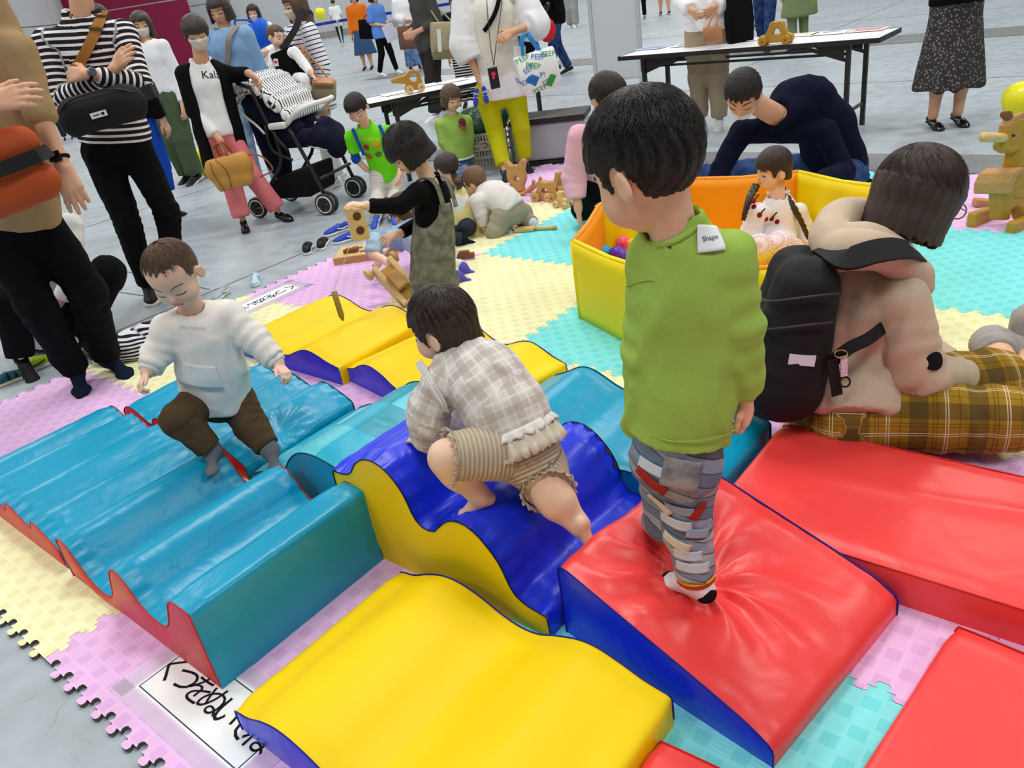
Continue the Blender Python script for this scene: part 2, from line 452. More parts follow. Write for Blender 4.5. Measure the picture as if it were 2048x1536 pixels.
M_PIPE = {'k': mat('piping_dark', '#10133A', .5), 'r': mat('piping_red', '#C4261F', .5), 't': mat('piping_teal', '#0A4A52', .5), 'b': mat('piping_blue', '#0B1690', .5)}
def resample(prof, ds=.012):
    P = spline([(s, 0, z) for s, z in prof], 10); P = np.array(P)[:, [0, 2]]
    L = np.r_[0, np.cumsum(np.hypot(*np.diff(P, axis=0).T))]; n = max(8, int(L[-1]/ds))
    q = np.linspace(0, L[-1], n); return np.c_[np.interp(q, L, P[:, 0]), np.interp(q, L, P[:, 1])]
BLOCKS = {}
def block(name, label, prof, org, wid, rel=0.0, top=None, side=None, pipe='k', wr=.0025, seed=1, dent=None, group=None, z0=MAT_Z, raw=False, crease=0.0, ny=44):
    """prism of a profile [(s,z)] (top line from left to right), extruded wid along +y"""
    root = empty(name, mp(org[0], org[1], z0), MAT_YAW+rel, label, 'foam block', group)
    T = resample(prof); s0, s1 = T[0, 0], T[-1, 0]
    rr = .008
    # cover band: up the left end, over the top, down the right end
    nl = max(3, int(T[0, 1]/.015)); nr = max(3, int(T[-1, 1]/.015))
    left = [(s0, z) for z in np.linspace(0, T[0, 1]-rr, nl)]; right = [(s1, z) for z in np.linspace(T[-1, 1]-rr, 0, nr)]
    band = np.array(left+[(s0+rr*.3, T[0, 1]-rr*.3)]+[tuple(x) for x in T[1:-1]]+[(s1-rr*.3, T[-1, 1]-rr*.3)]+right)
    n = len(band); Y = np.linspace(0, wid, ny)
    tn = np.gradient(band, axis=0); tn /= np.linalg.norm(tn, axis=1)[:, None]+1e-9; nn = np.c_[-tn[:, 1], tn[:, 0]]
    ii, jj = np.meshgrid(np.arange(n), np.arange(ny), indexing='ij')
    edge = np.minimum(Y, wid-Y)[jj]
    P = np.c_[band[ii.ravel(), 0], Y[jj.ravel()], band[ii.ravel(), 1]]
    e = np.clip(edge.ravel()/.05, 0, 1); e = e*e*(3-2*e)
    zz = np.clip(P[:, 2]/.03, 0, 1)
    arc = np.r_[0, np.cumsum(np.hypot(*np.diff(band, axis=0).T))][ii.ravel()]
    puff = .006*e*zz-.002*(1-e)*zz
    Q3 = np.c_[P[:, 0]*1.0, P[:, 1]*.33, P[:, 2]]
    w = wr*(wnoise(Q3, .05, seed)*.7+wnoise(P, .03, seed+2)*.4)*zz
    if crease:   # short gathers that run in from the seams
        g = np.exp(-(edge.ravel()/.07)**2)*np.sin(arc*2*math.pi/.045+3*wnoise(P, .1, seed+1)); w = w+crease*g*zz
    d = puff+w
    N3 = np.c_[nn[ii.ravel(), 0], np.zeros(n*ny), nn[ii.ravel(), 1]]
    P2 = P+N3*d[:, None]
    if dent is not None: P2 = dent(P2, zz*e)
    V = P2; F = []
    idx = np.arange(n*ny).reshape(n, ny)
    q = np.stack([idx[:-1, :-1], idx[1:, :-1], idx[1:, 1:], idx[:-1, 1:]], -1).reshape(-1, 4)[:, ::-1]
    link('cover', mesh_np('cover', V, q, {'s': arc, 't': P[:, 1]}), top, root)
    # side panels
    nz = 8
    for sy, y in ((-1, 0.0), (1, wid)):
        zt = np.interp(T[:, 0], T[:, 0], T[:, 1]) if not raw else T[:, 1]
        m_ = len(T); fr = np.linspace(0, 1, nz)
        VV = np.zeros((m_, nz, 3)); VV[:, :, 0] = T[:, 0][:, None]; VV[:, :, 2] = T[:, 1][:, None]*fr[None]
        b = .007*np.sin(np.pi*np.clip(fr, 0, 1))[None]*np.clip(np.minimum(T[:, 0]-s0, s1-T[:, 0])/.03, 0, 1)[:, None]
        VV[:, :, 1] = y+sy*b
        id2 = np.arange(m_*nz).reshape(m_, nz)
        q2 = np.stack([id2[:-1, :-1], id2[1:, :-1], id2[1:, 1:], id2[:-1, 1:]], -1).reshape(-1, 4)
        if sy > 0: q2 = q2[:, ::-1]
        link('side_panel', mesh_np('side_panel', VV.reshape(-1, 3), q2), side, root)
        pts = [(x, y+sy*.001, z) for x, z in band[::2]]
        mb = MB(); mb.tube(pts, .0021, 5); mb.build('piping', M_PIPE[pipe], root, smooth=True)
    BLOCKS[name] = root
    return root
# --- low ripple steps, two pieces
RIP = [(-.17, .085), (-.11, .112), (-.06, .118), (.0, .092), (.035, .082), (.065, .118), (.10, .128), (.17, .104), (.245, .085), (.275, .12), (.31, .130), (.38, .106), (.455, .086), (.485, .12), (.52, .128), (.585, .105), (.655, .078)]
block('ripple_block', 'teal low ripple foam block with red ends at the left edge of the photo', RIP, (0, -2.785), .555, top=V_TEAL, side=V_DRED, pipe='r', seed=1, crease=.003)
RIP2 = [(-.10, .07), (-.06, .10), (0., .105), (.07, .08), (.135, .062), (.165, .098), (.21, .108), (.28, .085), (.345, .062), (.375, .098), (.42, .108), (.49, .085), (.555, .062), (.59, .10), (.64, .112), (.71, .09), (.785, .058)]
_feet3 = gr(545, 925, .05)
def dent3(P, w):
    c = np.array([.70, .20]); r = np.hypot(P[:, 0]-c[0], (P[:, 1]-c[1])); th = np.arctan2(P[:, 1]-c[1], P[:, 0]-c[0])
    P = P.copy(); P[:, 2] -= w*(.035*np.exp(-(r/.085)**2)+.006*np.sin(th*11)*np.exp(-((r-.09)/.07)**2)); return P
block('ripple_block', 'teal low ripple foam block dented by the toddler in brown trousers', RIP2, (0, -2.19), .50, top=V_TEAL, side=V_DRED, pipe='t', seed=3, crease=.002, dent=dent3, wr=.004)
# --- tall wave steps
STEP = [(0., .146), (.035, .156), (.07, .150), (.10, .118), (.135, .07), (.18, .04), (.24, .035), (.285, .048), (.325, .09), (.37, .17), (.405, .200), (.44, .200), (.475, .172), (.505, .132), (.55, .108), (.60, .104), (.65, .122), (.69, .175), (.72, .228), (.75, .25), (.83, .25)]
block('wave_step_block', 'tall teal stepped wave foam block with red ends beside the paper sign', STEP, (.712, -2.79), .545, top=V_TEAL, side=V_DRED, pipe='r', seed=5, crease=.002)
# --- checkered roll
CHK = [(.0, .03), (.05, .055), (.10, .075), (.15, .075), (.20, .085), (.25, .13), (.30, .185), (.36, .225), (.43, .24), (.50, .235), (.56, .225), (.60, .235)]
block('checkered_block', 'teal checkered rounded foam block between the ripples and the blue slide', CHK, (.80, -2.19), .50, top=V_CHECK, side=V_TEAL, pipe='t', seed=7, wr=.0015)
# --- blue and yellow wave slide
B4 = [(0, .273), (.038, .272), (.073, .280), (.095, .297), (.112, .321), (.14, .345), (.177, .36), (.21, .36), (.246, .346), (.275, .32), (.296, .289), (.308, .255), (.318, .222), (.337, .199), (.364, .194), (.389, .2), (.413, .225), (.446, .253), (.472, .264), (.507, .266), (.541, .252), (.569, .228), (.595, .197), (.613, .161), (.626, .122), (.646, .093), (.68, .079), (.708, .075), (.734, .073)]
block('wave_slide_block', 'blue wave foam slide with yellow sides under the crawling girl', B4, (1.41, -2.243), .52, top=V_BLUE, side=V_YEL, pipe='k', seed=9, wr=.006, crease=.004)
# --- yellow wave blocks
YW = [(0., .066), (.06, .078), (.12, .108), (.18, .128), (.235, .13), (.30, .115), (.36, .09), (.42, .076), (.47, .080), (.53, .105), (.59, .126), (.64, .130), (.70, .115), (.76, .095), (.82, .085)]
block('yellow_wave_block', 'large yellow wave foam block with blue sides in the foreground', YW, (1.69, -2.83), .525, top=V_YEL, side=V_BLUE, pipe='b', seed=11, wr=.0015)
block('yellow_wave_block', 'yellow wave foam block with purple-blue side under the hanging wooden stick', YW, (-.29, -1.54), .52, top=V_YEL, side=V_BLUE, pipe='b', seed=12, wr=.002)
block('yellow_wave_block', 'yellow wave foam block behind the crawling girl in plaid', YW, (.53, -1.50), .51, -.17, top=V_YEL, side=V_BLUE, pipe='b', seed=13, wr=.002)
TW = [(0., .085), (.06, .11), (.12, .142), (.17, .148), (.22, .13), (.28, .10), (.34, .085), (.42, .09), (.50, .115), (.58, .138), (.65, .142), (.72, .135), (.79, .11), (.84, .09)]
block('teal_wave_block', 'teal wave foam block behind the boy in jeans', TW, (1.435, -1.72), .49, top=V_TEAL, side=V_TEAL, pipe='t', seed=14, wr=.002)
# --- red pieces
WEDGE = [(0., .205), (.02, .215), (.10, .195), (.25, .155), (.40, .115), (.50, .085), (.545, .062), (.56, .05)]
FOOT_A = gr(1345, 1165, .16); FOOT_B = gr(1400, 1195, .14)
def dent6(P, w):
    P = P.copy(); A = np.array([.225, .235]); r = np.hypot(P[:, 0]-A[0], (P[:, 1]-A[1])*.9); th = np.arctan2(P[:, 1]-A[1], P[:, 0]-A[0])
    fold = np.sin(th*9+1.2*np.sin(3*th)+r*9)*np.exp(-((r-.14)/.15)**2)*.0095+np.sin(th*17+2*np.sin(2*th))*np.exp(-((r-.09)/.06)**2)*.0045
    P[:, 2] += w*(-.05*np.exp(-(r/.085)**2)+fold); return P
block('wedge_block', 'red foam wedge with blue sides under the standing boy', WEDGE, (2.165, -2.205), .525, -.155, top=V_RED, side=V_BLUE, pipe='b', seed=15, wr=.003, dent=dent6, ny=90)
RM = [(0., .092), (.03, .10), (.2, .10), (.45, .10), (.7, .10), (.97, .10), (1.0, .092)]
def dent7(P, w):
    P = P.copy(); P[:, 2] += w*(.007*np.exp(-((P[:, 1]-.28-.16*P[:, 0]+.2*np.sin(P[:, 0]*3)*.3)/.03)**2)*np.clip((P[:, 0]-.1)/.2, 0, 1)); return P
block('red_mat_block', 'long red foam slab beside the seated woman', RM, (2.315, -1.735), .50, top=V_RED, side=V_RED, pipe='r', seed=16, wr=.002, dent=dent7)
RM2 = [(0., .042), (.03, .05), (.3, .05), (.6, .05), (.82, .05), (.85, .042)]
block('red_mat_block', 'thin red foam slab at the lower right corner', RM2, (2.86, -2.31), .52, -.12, top=V_RED, side=V_RED, pipe='r', seed=17, wr=.001)
block('red_mat_block', 'small visible corner of a red foam slab at the bottom edge', RM2, (2.545, -2.905), .52, .05, top=V_RED, side=V_RED, pipe='r', seed=18, wr=.001)
# ================================================================== SOFT BODIES (smooth-union solids -> one surface)
def smin(a, b, k):
    if k <= 0: return np.minimum(a, b)
    h = np.clip(.5+.5*(b-a)/k, 0, 1); return b*(1-h)+a*h-k*h*(1-h)
def smax(a, b, k): return -smin(-a, -b, k)
class Prim:
    __slots__ = ('f', 'lo', 'hi', 'k', 'op', 'ch')
    def __init__(s, f, lo, hi, k=.01, op='u', ch=None): s.f, s.lo, s.hi, s.k, s.op, s.ch = f, np.asarray(lo, float), np.asarray(hi, float), k, op, ch
def cap(a, b, ra, rb=None, k=.01, op='u', cut=None, s0=0.0, ch=0, sq=None):
    """tapered round limb; cut = list of (point, normal) half-spaces kept where (p-pt).n<0; sq = (axis vec, factor) squashes thickness along axis"""
    a = np.asarray(a, float); b = np.asarray(b, float); rb = ra if rb is None else rb
    ba = b-a; l2 = max(ba@ba, 1e-9); L = math.sqrt(l2)
    ax = None
    if sq is not None: ax = nrm(sq[0]); fac = sq[1]
    def f(P):
        pa = P-a; h = np.clip(pa@ba/l2, 0, 1)
        q = pa-h[:, None]*ba
        if ax is not None:
            c = q@ax; q = q+np.outer(c*(1/fac-1), ax)
        d = np.sqrt((q*q).sum(1))-(ra+(rb-ra)*h)
        for pt, n in (cut or ()): d = np.maximum(d, (P-np.asarray(pt))@nrm(n))
        return d
    r = max(ra, rb)
    def chf(P):
        pa = P-a; h = pa@ba/l2; q = pa-h[:, None]*ba
        return np.abs(f(P)), s0+np.clip(h, -4, 4)*L, np.arctan2(q@E2, q@E1)*(.5*(ra+rb))*(1 if sq is None else .85)
    E = frame(ba, (-ba[1]+1e-4, ba[0]+2e-4, .3)); E1, E2 = E[:, 0], E[:, 1]
    return Prim(f, np.minimum(a, b)-r, np.maximum(a, b)+r, k, op, (ch, chf))
def ell(c, r, R=None, k=.01, op='u', cut=None, s0=0.0, ch=0):
    c = np.asarray(c, float); r = np.ones(3)*r; R = np.eye(3) if R is None else np.asarray(R)
    def f(P):
        q = (P-c)@R; k0 = np.sqrt(((q/r)**2).sum(1)); k1 = np.sqrt(((q/(r*r))**2).sum(1))+1e-9
        d = k0*(k0-1)/k1
        for pt, n in (cut or ()): d = np.maximum(d, (P-np.asarray(pt))@nrm(n))
        return d
    ext = np.sqrt(((R*r)**2).sum(1))
    def chf(P): return np.abs(f(P)), s0+(P-c)@R[:, 2], (P-c)@R[:, 0]
    return Prim(f, c-ext, c+ext, k, op, (ch, chf))
def plane(pt, n, k=.004):
    pt = np.asarray(pt, float); n = nrm(n)
    return Prim(lambda P: (P-pt)@n, [-9]*3, [9]*3, k, 'cut')
def func(f, lo, hi, k=.01, op='u'): return Prim(f, lo, hi, k, op)
def sdf_mesh(prims, h, pad=2):
    us = [p for p in prims if p.op == 'u']
    lo = np.min([p.lo for p in us], 0)-h*pad-.004; hi = np.max([p.hi for p in us], 0)+h*pad+.004
    n = np.ceil((hi-lo)/h).astype(int)+1
    F = np.full(n, .12, np.float32)
    ax = [lo[i]+h*np.arange(n[i]) for i in range(3)]
    for p in prims:
        if p.op == 'cut': i0 = np.zeros(3, int); i1 = n
        else:
            m = p.k+2*h+.004
            i0 = np.clip(np.floor((p.lo-m-lo)/h).astype(int), 0, n); i1 = np.clip(np.ceil((p.hi+m-lo)/h).astype(int)+1, 0, n)
        if (i1 <= i0).any(): continue
        sl = tuple(slice(a, b) for a, b in zip(i0, i1))
        X, Y, Z = np.meshgrid(*(ax[i][i0[i]:i1[i]] for i in range(3)), indexing='ij')
        sub = F[sl]
        d = p.f(np.stack([X.ravel(), Y.ravel(), Z.ravel()], 1)).reshape(sub.shape)
        if p.op == 'u': F[sl] = smin(sub, d, p.k)
        elif p.op == 's': F[sl] = smax(sub, -d, p.k)
        else: F[sl] = smax(sub, d, p.k)
    S = F < 0
    c = S[:-1, :-1, :-1].astype(np.int8)
    for dx, dy, dz in ((1, 0, 0), (0, 1, 0), (0, 0, 1), (1, 1, 0), (1, 0, 1), (0, 1, 1), (1, 1, 1)):
        c = c+S[dx:n[0]-1+dx, dy:n[1]-1+dy, dz:n[2]-1+dz]
    act = (c > 0) & (c < 8); I = np.argwhere(act); 
    if len(I) == 0: return np.zeros((0, 3)), np.zeros((0, 4), int)
    acc = np.zeros((len(I), 3)); cnt = np.zeros(len(I))
    for axn in range(3):
        o1, o2 = [a for a in range(3) if a != axn]
        for u in (0, 1):
            for v in (0, 1):
                A = I.copy(); A[:, o1] += u; A[:, o2] += v; B = A.copy(); B[:, axn] += 1
                fa = F[A[:, 0], A[:, 1], A[:, 2]]; fb = F[B[:, 0], B[:, 1], B[:, 2]]
                x = (fa < 0) != (fb < 0)
                t = np.where(x, fa/(fa-fb+1e-12), 0)
                P = A.astype(float); P[:, axn] += t
                acc += P*x[:, None]; cnt += x
    V = lo+h*acc/cnt[:, None]
    vi = np.full(n-1, -1, np.int64); vi[act] = np.arange(len(I))
    Q = []
    for axn in range(3):
        o1, o2 = [(1, 2), (2, 0), (0, 1)][axn]
        sa = [slice(None)]*3; sb = [slice(None)]*3; sa[axn] = slice(0, n[axn]-1); sb[axn] = slice(1, n[axn])
        x = S[tuple(sa)] != S[tuple(sb)]; E = np.argwhere(x)
        E = E[(E[:, o1] > 0) & (E[:, o2] > 0) & (E[:, o1] < n[o1]-1) & (E[:, o2] < n[o2]-1)]
        inn = S[E[:, 0], E[:, 1], E[:, 2]]
        def g(d1, d2):
            e = E.copy(); e[:, o1] -= d1; e[:, o2] -= d2; return vi[e[:, 0], e[:, 1], e[:, 2]]
        q = np.stack([g(1, 1), g(0, 1), g(0, 0), g(1, 0)], 1)
        q[~inn] = q[~inn][:, ::-1]; Q.append(q)
    Q = np.concatenate(Q); Q = Q[(Q >= 0).all(1)]
    return V, Q
def lap(V, Q, it=1, lam=.5):
    if len(V) == 0: return V
    e = np.concatenate([Q[:, [0, 1]], Q[:, [1, 2]], Q[:, [2, 3]], Q[:, [3, 0]]]); n = len(V)
    i = e[:, 0]; j = e[:, 1]; w = np.bincount(i, minlength=n)+np.bincount(j, minlength=n)+1e-9
    for _ in range(it):
        A = np.stack([np.bincount(i, V[j, k], n)+np.bincount(j, V[i, k], n) for k in range(3)], 1)/w[:, None]
        V = V+lam*(A-V)
    return V
def vnormals(V, Q):
    f = np.cross(V[Q[:, 2]]-V[Q[:, 0]], V[Q[:, 3]]-V[Q[:, 1]]); n = len(V)
    N_ = np.stack([sum(np.bincount(Q[:, c], f[:, k], n) for c in range(4)) for k in range(3)], 1)
    return N_/(np.linalg.norm(N_, axis=1)[:, None]+1e-12)
def chain_s(prims, V):
    """per vertex: arc position on the nearest limb, and which limb chain"""
    best = np.full(len(V), 9.); s = np.zeros(len(V)); ch = np.zeros(len(V)); w = np.zeros(len(V))
    for p in prims:
        if p.op != 'u' or p.ch is None: continue
        d, q, aw = p.ch[1](V); m = d < best
        best[m] = d[m]; s[m] = q[m]; ch[m] = p.ch[0]; w[m] = aw[m]
    return s, ch, w
def solid(name, prims, h, m, parent=None, inv=None, sm=1, disp=None, extra=None, **kw):
    """meshes the prims (world space) into one object"""
    V, Q = sdf_mesh(prims, h); V = lap(V, Q, sm)
    at_ = {}
    s, ch, w = chain_s(prims, V); at_['s'] = s; at_['ch'] = ch; at_['w'] = w
    if disp is not None:
        Nn = vnormals(V, Q); V0 = V; V = V+Nn*disp(V, s, ch)[:, None]
    if extra: at_.update(extra(V))
    if inv is not None: V = V@inv[:3, :3].T+inv[:3, 3]
    return link(name, mesh_np(name, V, Q, at_), m, parent, **kw)
def merge(parts):
    V = []; Q = []; n = 0
    for v, q in parts: V.append(v); Q.append(q+n); n += len(v)
    return np.concatenate(V), np.concatenate(Q)
# ================================================================== PEOPLE: builders
def f_skin(nt, b, tc):
    n = N(nt, 'TexNoise'); n.inputs['Scale'].default_value = 14; n.inputs['Detail'].default_value = 3; nt.links.new(tc.outputs['Object'], n.inputs['Vector'])
    c = b.inputs['Base Color'].default_value[:3]
    mx = nt.nodes.new('ShaderNodeMix'); mx.data_type = 'RGBA'
    mx.inputs[6].default_value = (c[0]*1.02, c[1]*1.03, c[2]*1.02, 1); mx.inputs[7].default_value = (c[0]*.98, c[1]*.86, c[2]*.82, 1)
    r = N(nt, 'ValToRGB'); r.color_ramp.elements[0].position = .4; r.color_ramp.elements[1].position = .75
    nt.links.new(n.outputs['Fac'], r.inputs[0]); nt.links.new(r.outputs[0], mx.inputs[0]); nt.links.new(mx.outputs[2], b.inputs['Base Color'])
SK_A = mat('skin_adult', '#D9A98A', .5, .35, sss=.12, fn=f_skin)
SK_B = mat('skin_child', '#E6B899', .5, .35, sss=.15, fn=f_skin)
SK_C = mat('skin_pale', '#EBC4AB', .5, .35, sss=.15, fn=f_skin)
M_LIP = mat('lips', '#C77F72', .45, .4); M_EYE = mat('eye_dark', '#1B1210', .3, .5); M_BROW = mat('brow', '#3A2A22', .8)
M_NAIL = mat('nail', '#EBC0AE', .35, .5)
def f_hair(c2):
    def fn(nt, b, tc):
        a = attr(nt, 'hs'); a2 = attr(nt, 'hr')
        cx = N(nt, 'CombineXYZ'); nt.links.new(mth(nt, 'MULTIPLY', a.outputs['Fac'], 70), cx.inputs[0]); nt.links.new(mth(nt, 'MULTIPLY', a2.outputs['Fac'], 2.2), cx.inputs[1])
        n = N(nt, 'TexNoise'); n.inputs['Scale'].default_value = 1.0; n.inputs['Detail'].default_value = 5; n.inputs['Roughness'].default_value = .65
        nt.links.new(cx.outputs[0], n.inputs['Vector'])
        r = N(nt, 'ValToRGB'); r.color_ramp.elements[0].position = .35; r.color_ramp.elements[1].position = .7; nt.links.new(n.outputs['Fac'], r.inputs[0])
        c = b.inputs['Base Color'].default_value[:3]
        mx = nt.nodes.new('ShaderNodeMix'); mx.data_type = 'RGBA'; mx.inputs[6].default_value = (*[x*.7 for x in c], 1); mx.inputs[7].default_value = (*lin(c2), 1)
        nt.links.new(r.outputs[0], mx.inputs[0]); nt.links.new(mx.outputs[2], b.inputs['Base Color'])
        bp = N(nt, 'Bump'); bp.inputs['Strength'].default_value = .7; bp.inputs['Distance'].default_value = .004
        nt.links.new(n.outputs['Fac'], bp.inputs['Height']); nt.links.new(bp.outputs[0], b.inputs['Normal'])
    return fn
H_BLK = mat('hair_black', '#120E0C', .38, .4, fn=f_hair('#2C2420'))
H_DBR = mat('hair_dark_brown', '#261A15', .36, .5, fn=f_hair('#4A372D'))
H_BRN = mat('hair_brown', '#4A3526', .42, .45, fn=f_hair('#7C5F47'))
H_LBR = mat('hair_light_brown', '#6A4B33', .42, .45, fn=f_hair('#9A7552'))

def cloth(name, col, rough=.85, pat=None, bump=.35, bscale=500, spec=.12, sheen=0, **kw):
    new = name not in _M
    m = mat(name, col, rough, spec, noise=.05, nscale=9, bump=bump if pat is None else 0, bscale=bscale, fn=pat, sheen=sheen, **kw)
    if new:   # soft creases of worn cloth
        nt = m.node_tree; b = nt.nodes['Principled BSDF']; tc = N(nt, 'TexCoord')
        mp_ = N(nt, 'Mapping'); mp_.inputs['Scale'].default_value = (1, 1, .6); mp_.inputs['Rotation'].default_value = (.2, .35, 0); nt.links.new(tc.outputs['Object'], mp_.inputs[0])
        n = N(nt, 'TexNoise'); n.inputs['Scale'].default_value = 9; n.inputs['Detail'].default_value = 2; n.inputs['Distortion'].default_value = .4; nt.links.new(mp_.outputs[0], n.inputs['Vector'])
        rd = mth(nt, 'ABSOLUTE', mth(nt, 'SUBTRACT', n.outputs['Fac'], .5)); n2 = N(nt, 'TexNoise'); n2.inputs['Scale'].default_value = 30; n2.inputs['Distortion'].default_value = 1.0; nt.links.new(mp_.outputs[0], n2.inputs['Vector'])
        bp = N(nt, 'Bump'); bp.invert = True; bp.inputs['Strength'].default_value = .4; bp.inputs['Distance'].default_value = .03
        nt.links.new(mth(nt, 'ADD', rd, mth(nt, 'MULTIPLY', n2.outputs['Fac'], .12)), bp.inputs['Height'])
        old = b.inputs['Normal'].links
        if old: nt.links.new(bp.outputs[0], old[0].from_node.inputs['Normal'])
        else: nt.links.new(bp.outputs[0], b.inputs['Normal'])
    return m
def p_stripes(c1, c2, period, duty=.5, off=0.0):
    def fn(nt, b, tc):
        a = attr(nt, 's'); v = mth(nt, 'FRACT', mth(nt, 'ADD', mth(nt, 'MULTIPLY', a.outputs['Fac'], 1/period), 50+off))
        nt.links.new(mixc(nt, mth(nt, 'LESS_THAN', v, duty), c1, c2), b.inputs['Base Color'])
    return fn
def p_plaid(base, dark, light, per=.1, light_w=.03, obj=False):
    def fn(nt, b, tc):
        a = attr(nt, 's'); a2 = attr(nt, 'w')
        def band(src, per_, lo, hi):
            v = mth(nt, 'FRACT', mth(nt, 'ADD', mth(nt, 'MULTIPLY', src, 1/per_), 50)); return mth(nt, 'MULTIPLY', mth(nt, 'GREATER_THAN', v, lo), mth(nt, 'LESS_THAN', v, hi))
        c = base
        for s in (a.outputs['Fac'], a2.outputs['Fac']):
            c = mixc(nt, mth(nt, 'MULTIPLY', band(s, per, .1, .42), .55), c, dark)
            c = mixc(nt, mth(nt, 'MULTIPLY', mth(nt, 'ADD', band(s, per, .50, .52), mth(nt, 'ADD', band(s, per, .56, .58), band(s, per, .94, .96))), .5), c, dark)
        for s in (a.outputs['Fac'], a2.outputs['Fac']):
            c = mixc(nt, mth(nt, 'MULTIPLY', mth(nt, 'ADD', band(s, per, .70, .70+light_w), band(s, per, .75, .75+light_w)), .8), c, light)
        nt.links.new(c, b.inputs['Base Color'])
    return fn
def p_rib(col, per=.006, amt=.5, src='s'):
    def fn(nt, b, tc):
        a = attr(nt, src); v = mth(nt, 'SINE', mth(nt, 'MULTIPLY', a.outputs['Fac'], 2*math.pi/per))
        nt.links.new(mixc(nt, mth(nt, 'MULTIPLY_ADD', v, .5, .5), tuple(x*(1-.18*amt) for x in [int(col[i:i+2], 16)/255 for i in (1, 3, 5)]), col), b.inputs['Base Color'])
        bp = N(nt, 'Bump'); bp.inputs['Strength'].default_value = amt; bp.inputs['Distance'].default_value = .002
        nt.links.new(v, bp.inputs['Height']); nt.links.new(bp.outputs[0], b.inputs['Normal'])
    return fn
def p_denim(c1, c2, sc=14):
    def fn(nt, b, tc):
        n = N(nt, 'TexNoise'); n.inputs['Scale'].default_value = sc; n.inputs['Detail'].default_value = 6; nt.links.new(tc.outputs['Object'], n.inputs['Vector'])
        r = N(nt, 'ValToRGB'); r.color_ramp.elements[0].position = .38; r.color_ramp.elements[1].position = .65; nt.links.new(n.outputs['Fac'], r.inputs[0])
        nt.links.new(mixc(nt, r.outputs[0], c1, c2), b.inputs['Base Color'])
        w = N(nt, 'TexNoise'); w.inputs['Scale'].default_value = 400; nt.links.new(tc.outputs['Object'], w.inputs['Vector'])
        bp = N(nt, 'Bump'); bp.inputs['Strength'].default_value = .3; bp.inputs['Distance'].default_value = .002; nt.links.new(w.outputs['Fac'], bp.inputs['Height']); nt.links.new(bp.outputs[0], b.inputs['Normal'])
    return fn
def p_dots(c1, c2, sc=30, th=.25):
    def fn(nt, b, tc):
        v = N(nt, 'TexVoronoi'); v.inputs['Scale'].default_value = sc; nt.links.new(tc.outputs['Object'], v.inputs['Vector'])
        nt.links.new(mixc(nt, mth(nt, 'LESS_THAN', v.outputs['Distance'], th), c1, c2), b.inputs['Base Color'])
    return fn

def head_frame(c, f, u):
    f = nrm(f); u = np.asarray(u, float); u = nrm(u-f*(u@f)); x = np.cross(f, u)
    return np.asarray(c, float), np.array([x, f, u]).T
def head_prims(c, R, hh, kid):
    def w(x, y, z): return c+R@(np.array([x, y, z])*hh)
    P = []
    if kid:
        P += [ell(w(0, -.05, .10), np.array([.375, .435, .40])*hh, R, .02*hh), ell(w(0, .13, -.17), np.array([.305, .245, .30])*hh, R, .10*hh)]
        P += [ell(w(s*.17, .19, -.21), .155*hh, R, .10*hh) for s in (-1, 1)]
        P += [ell(w(0, .235, -.385), np.array([.10, .085, .085])*hh, R, .08*hh)]
        P += [cap(w(0, .355, -.06), w(0, .405, -.155), .02*hh, .042*hh, .04*hh)]
        P += [ell(w(0, .36, -.275), np.array([.085, .04, .045])*hh, R, .04*hh)]
        ex, ez, er = .375, -.10, 1.0
    else:
        P += [ell(w(0, -.06, .12), np.array([.35, .42, .38])*hh, R, .02*hh), ell(w(0, .13, -.12), np.array([.265, .25, .35])*hh, R, .10*hh)]
        P += [ell(w(0, .15, -.30), np.array([.19, .18, .19])*hh, R, .08*hh)] + [ell(w(s*.15, .2, -.10), .12*hh, R, .08*hh) for s in (-1, 1)]
        P += [cap(w(0, .36, .02), w(0, .43, -.13), .022*hh, .045*hh, .04*hh)]
        P += [ell(w(0, .355, -.27), np.array([.085, .04, .05])*hh, R, .04*hh)]
        ex, ez, er = .345, -.05, .95
    for s in (-1, 1):   # sockets and ears
        P.append(ell(w(s*.16, .46, -.035 if not kid else -.085), np.array([.085, .10, .05])*hh, R, .05*hh, 's'))
        Re = R@np.array([[math.cos(s*.35), -math.sin(s*.35), 0], [math.sin(s*.35), math.cos(s*.35), 0], [0, 0, 1]])
        P.append(ell(w(s*(ex+.02), -.06, ez), np.array([.035, .085, .125])*hh*er, Re, .03*hh))
        P.append(ell(w(s*(ex+.055), -.045, ez+.01), np.array([.025, .05, .085])*hh*er, Re, .02*hh, 's'))
    return P
def sdist(prims, P):
    d = np.full(len(P), 1.0)
    for p in prims:
        q = p.f(P)
        d = smin(d, q, p.k) if p.op == 'u' else smax(d, -q if p.op == 's' else q, p.k)
    return d
def face_line(prims, c, R, hh, pts, off=.004):
    """points given as (x,z) in head units pushed onto the face surface"""
    out = []
    ys = np.linspace(.62, .0, 90)
    for x, z in pts:
        L = np.array([c+R@(np.array([x, y, z])*hh) for y in ys]); d = sdist(prims, L); i = np.argmax(d < 0)
        if not (d < 0).any(): i = 60
        out.append(L[i]+R[:, 1]*off*hh)
    return out
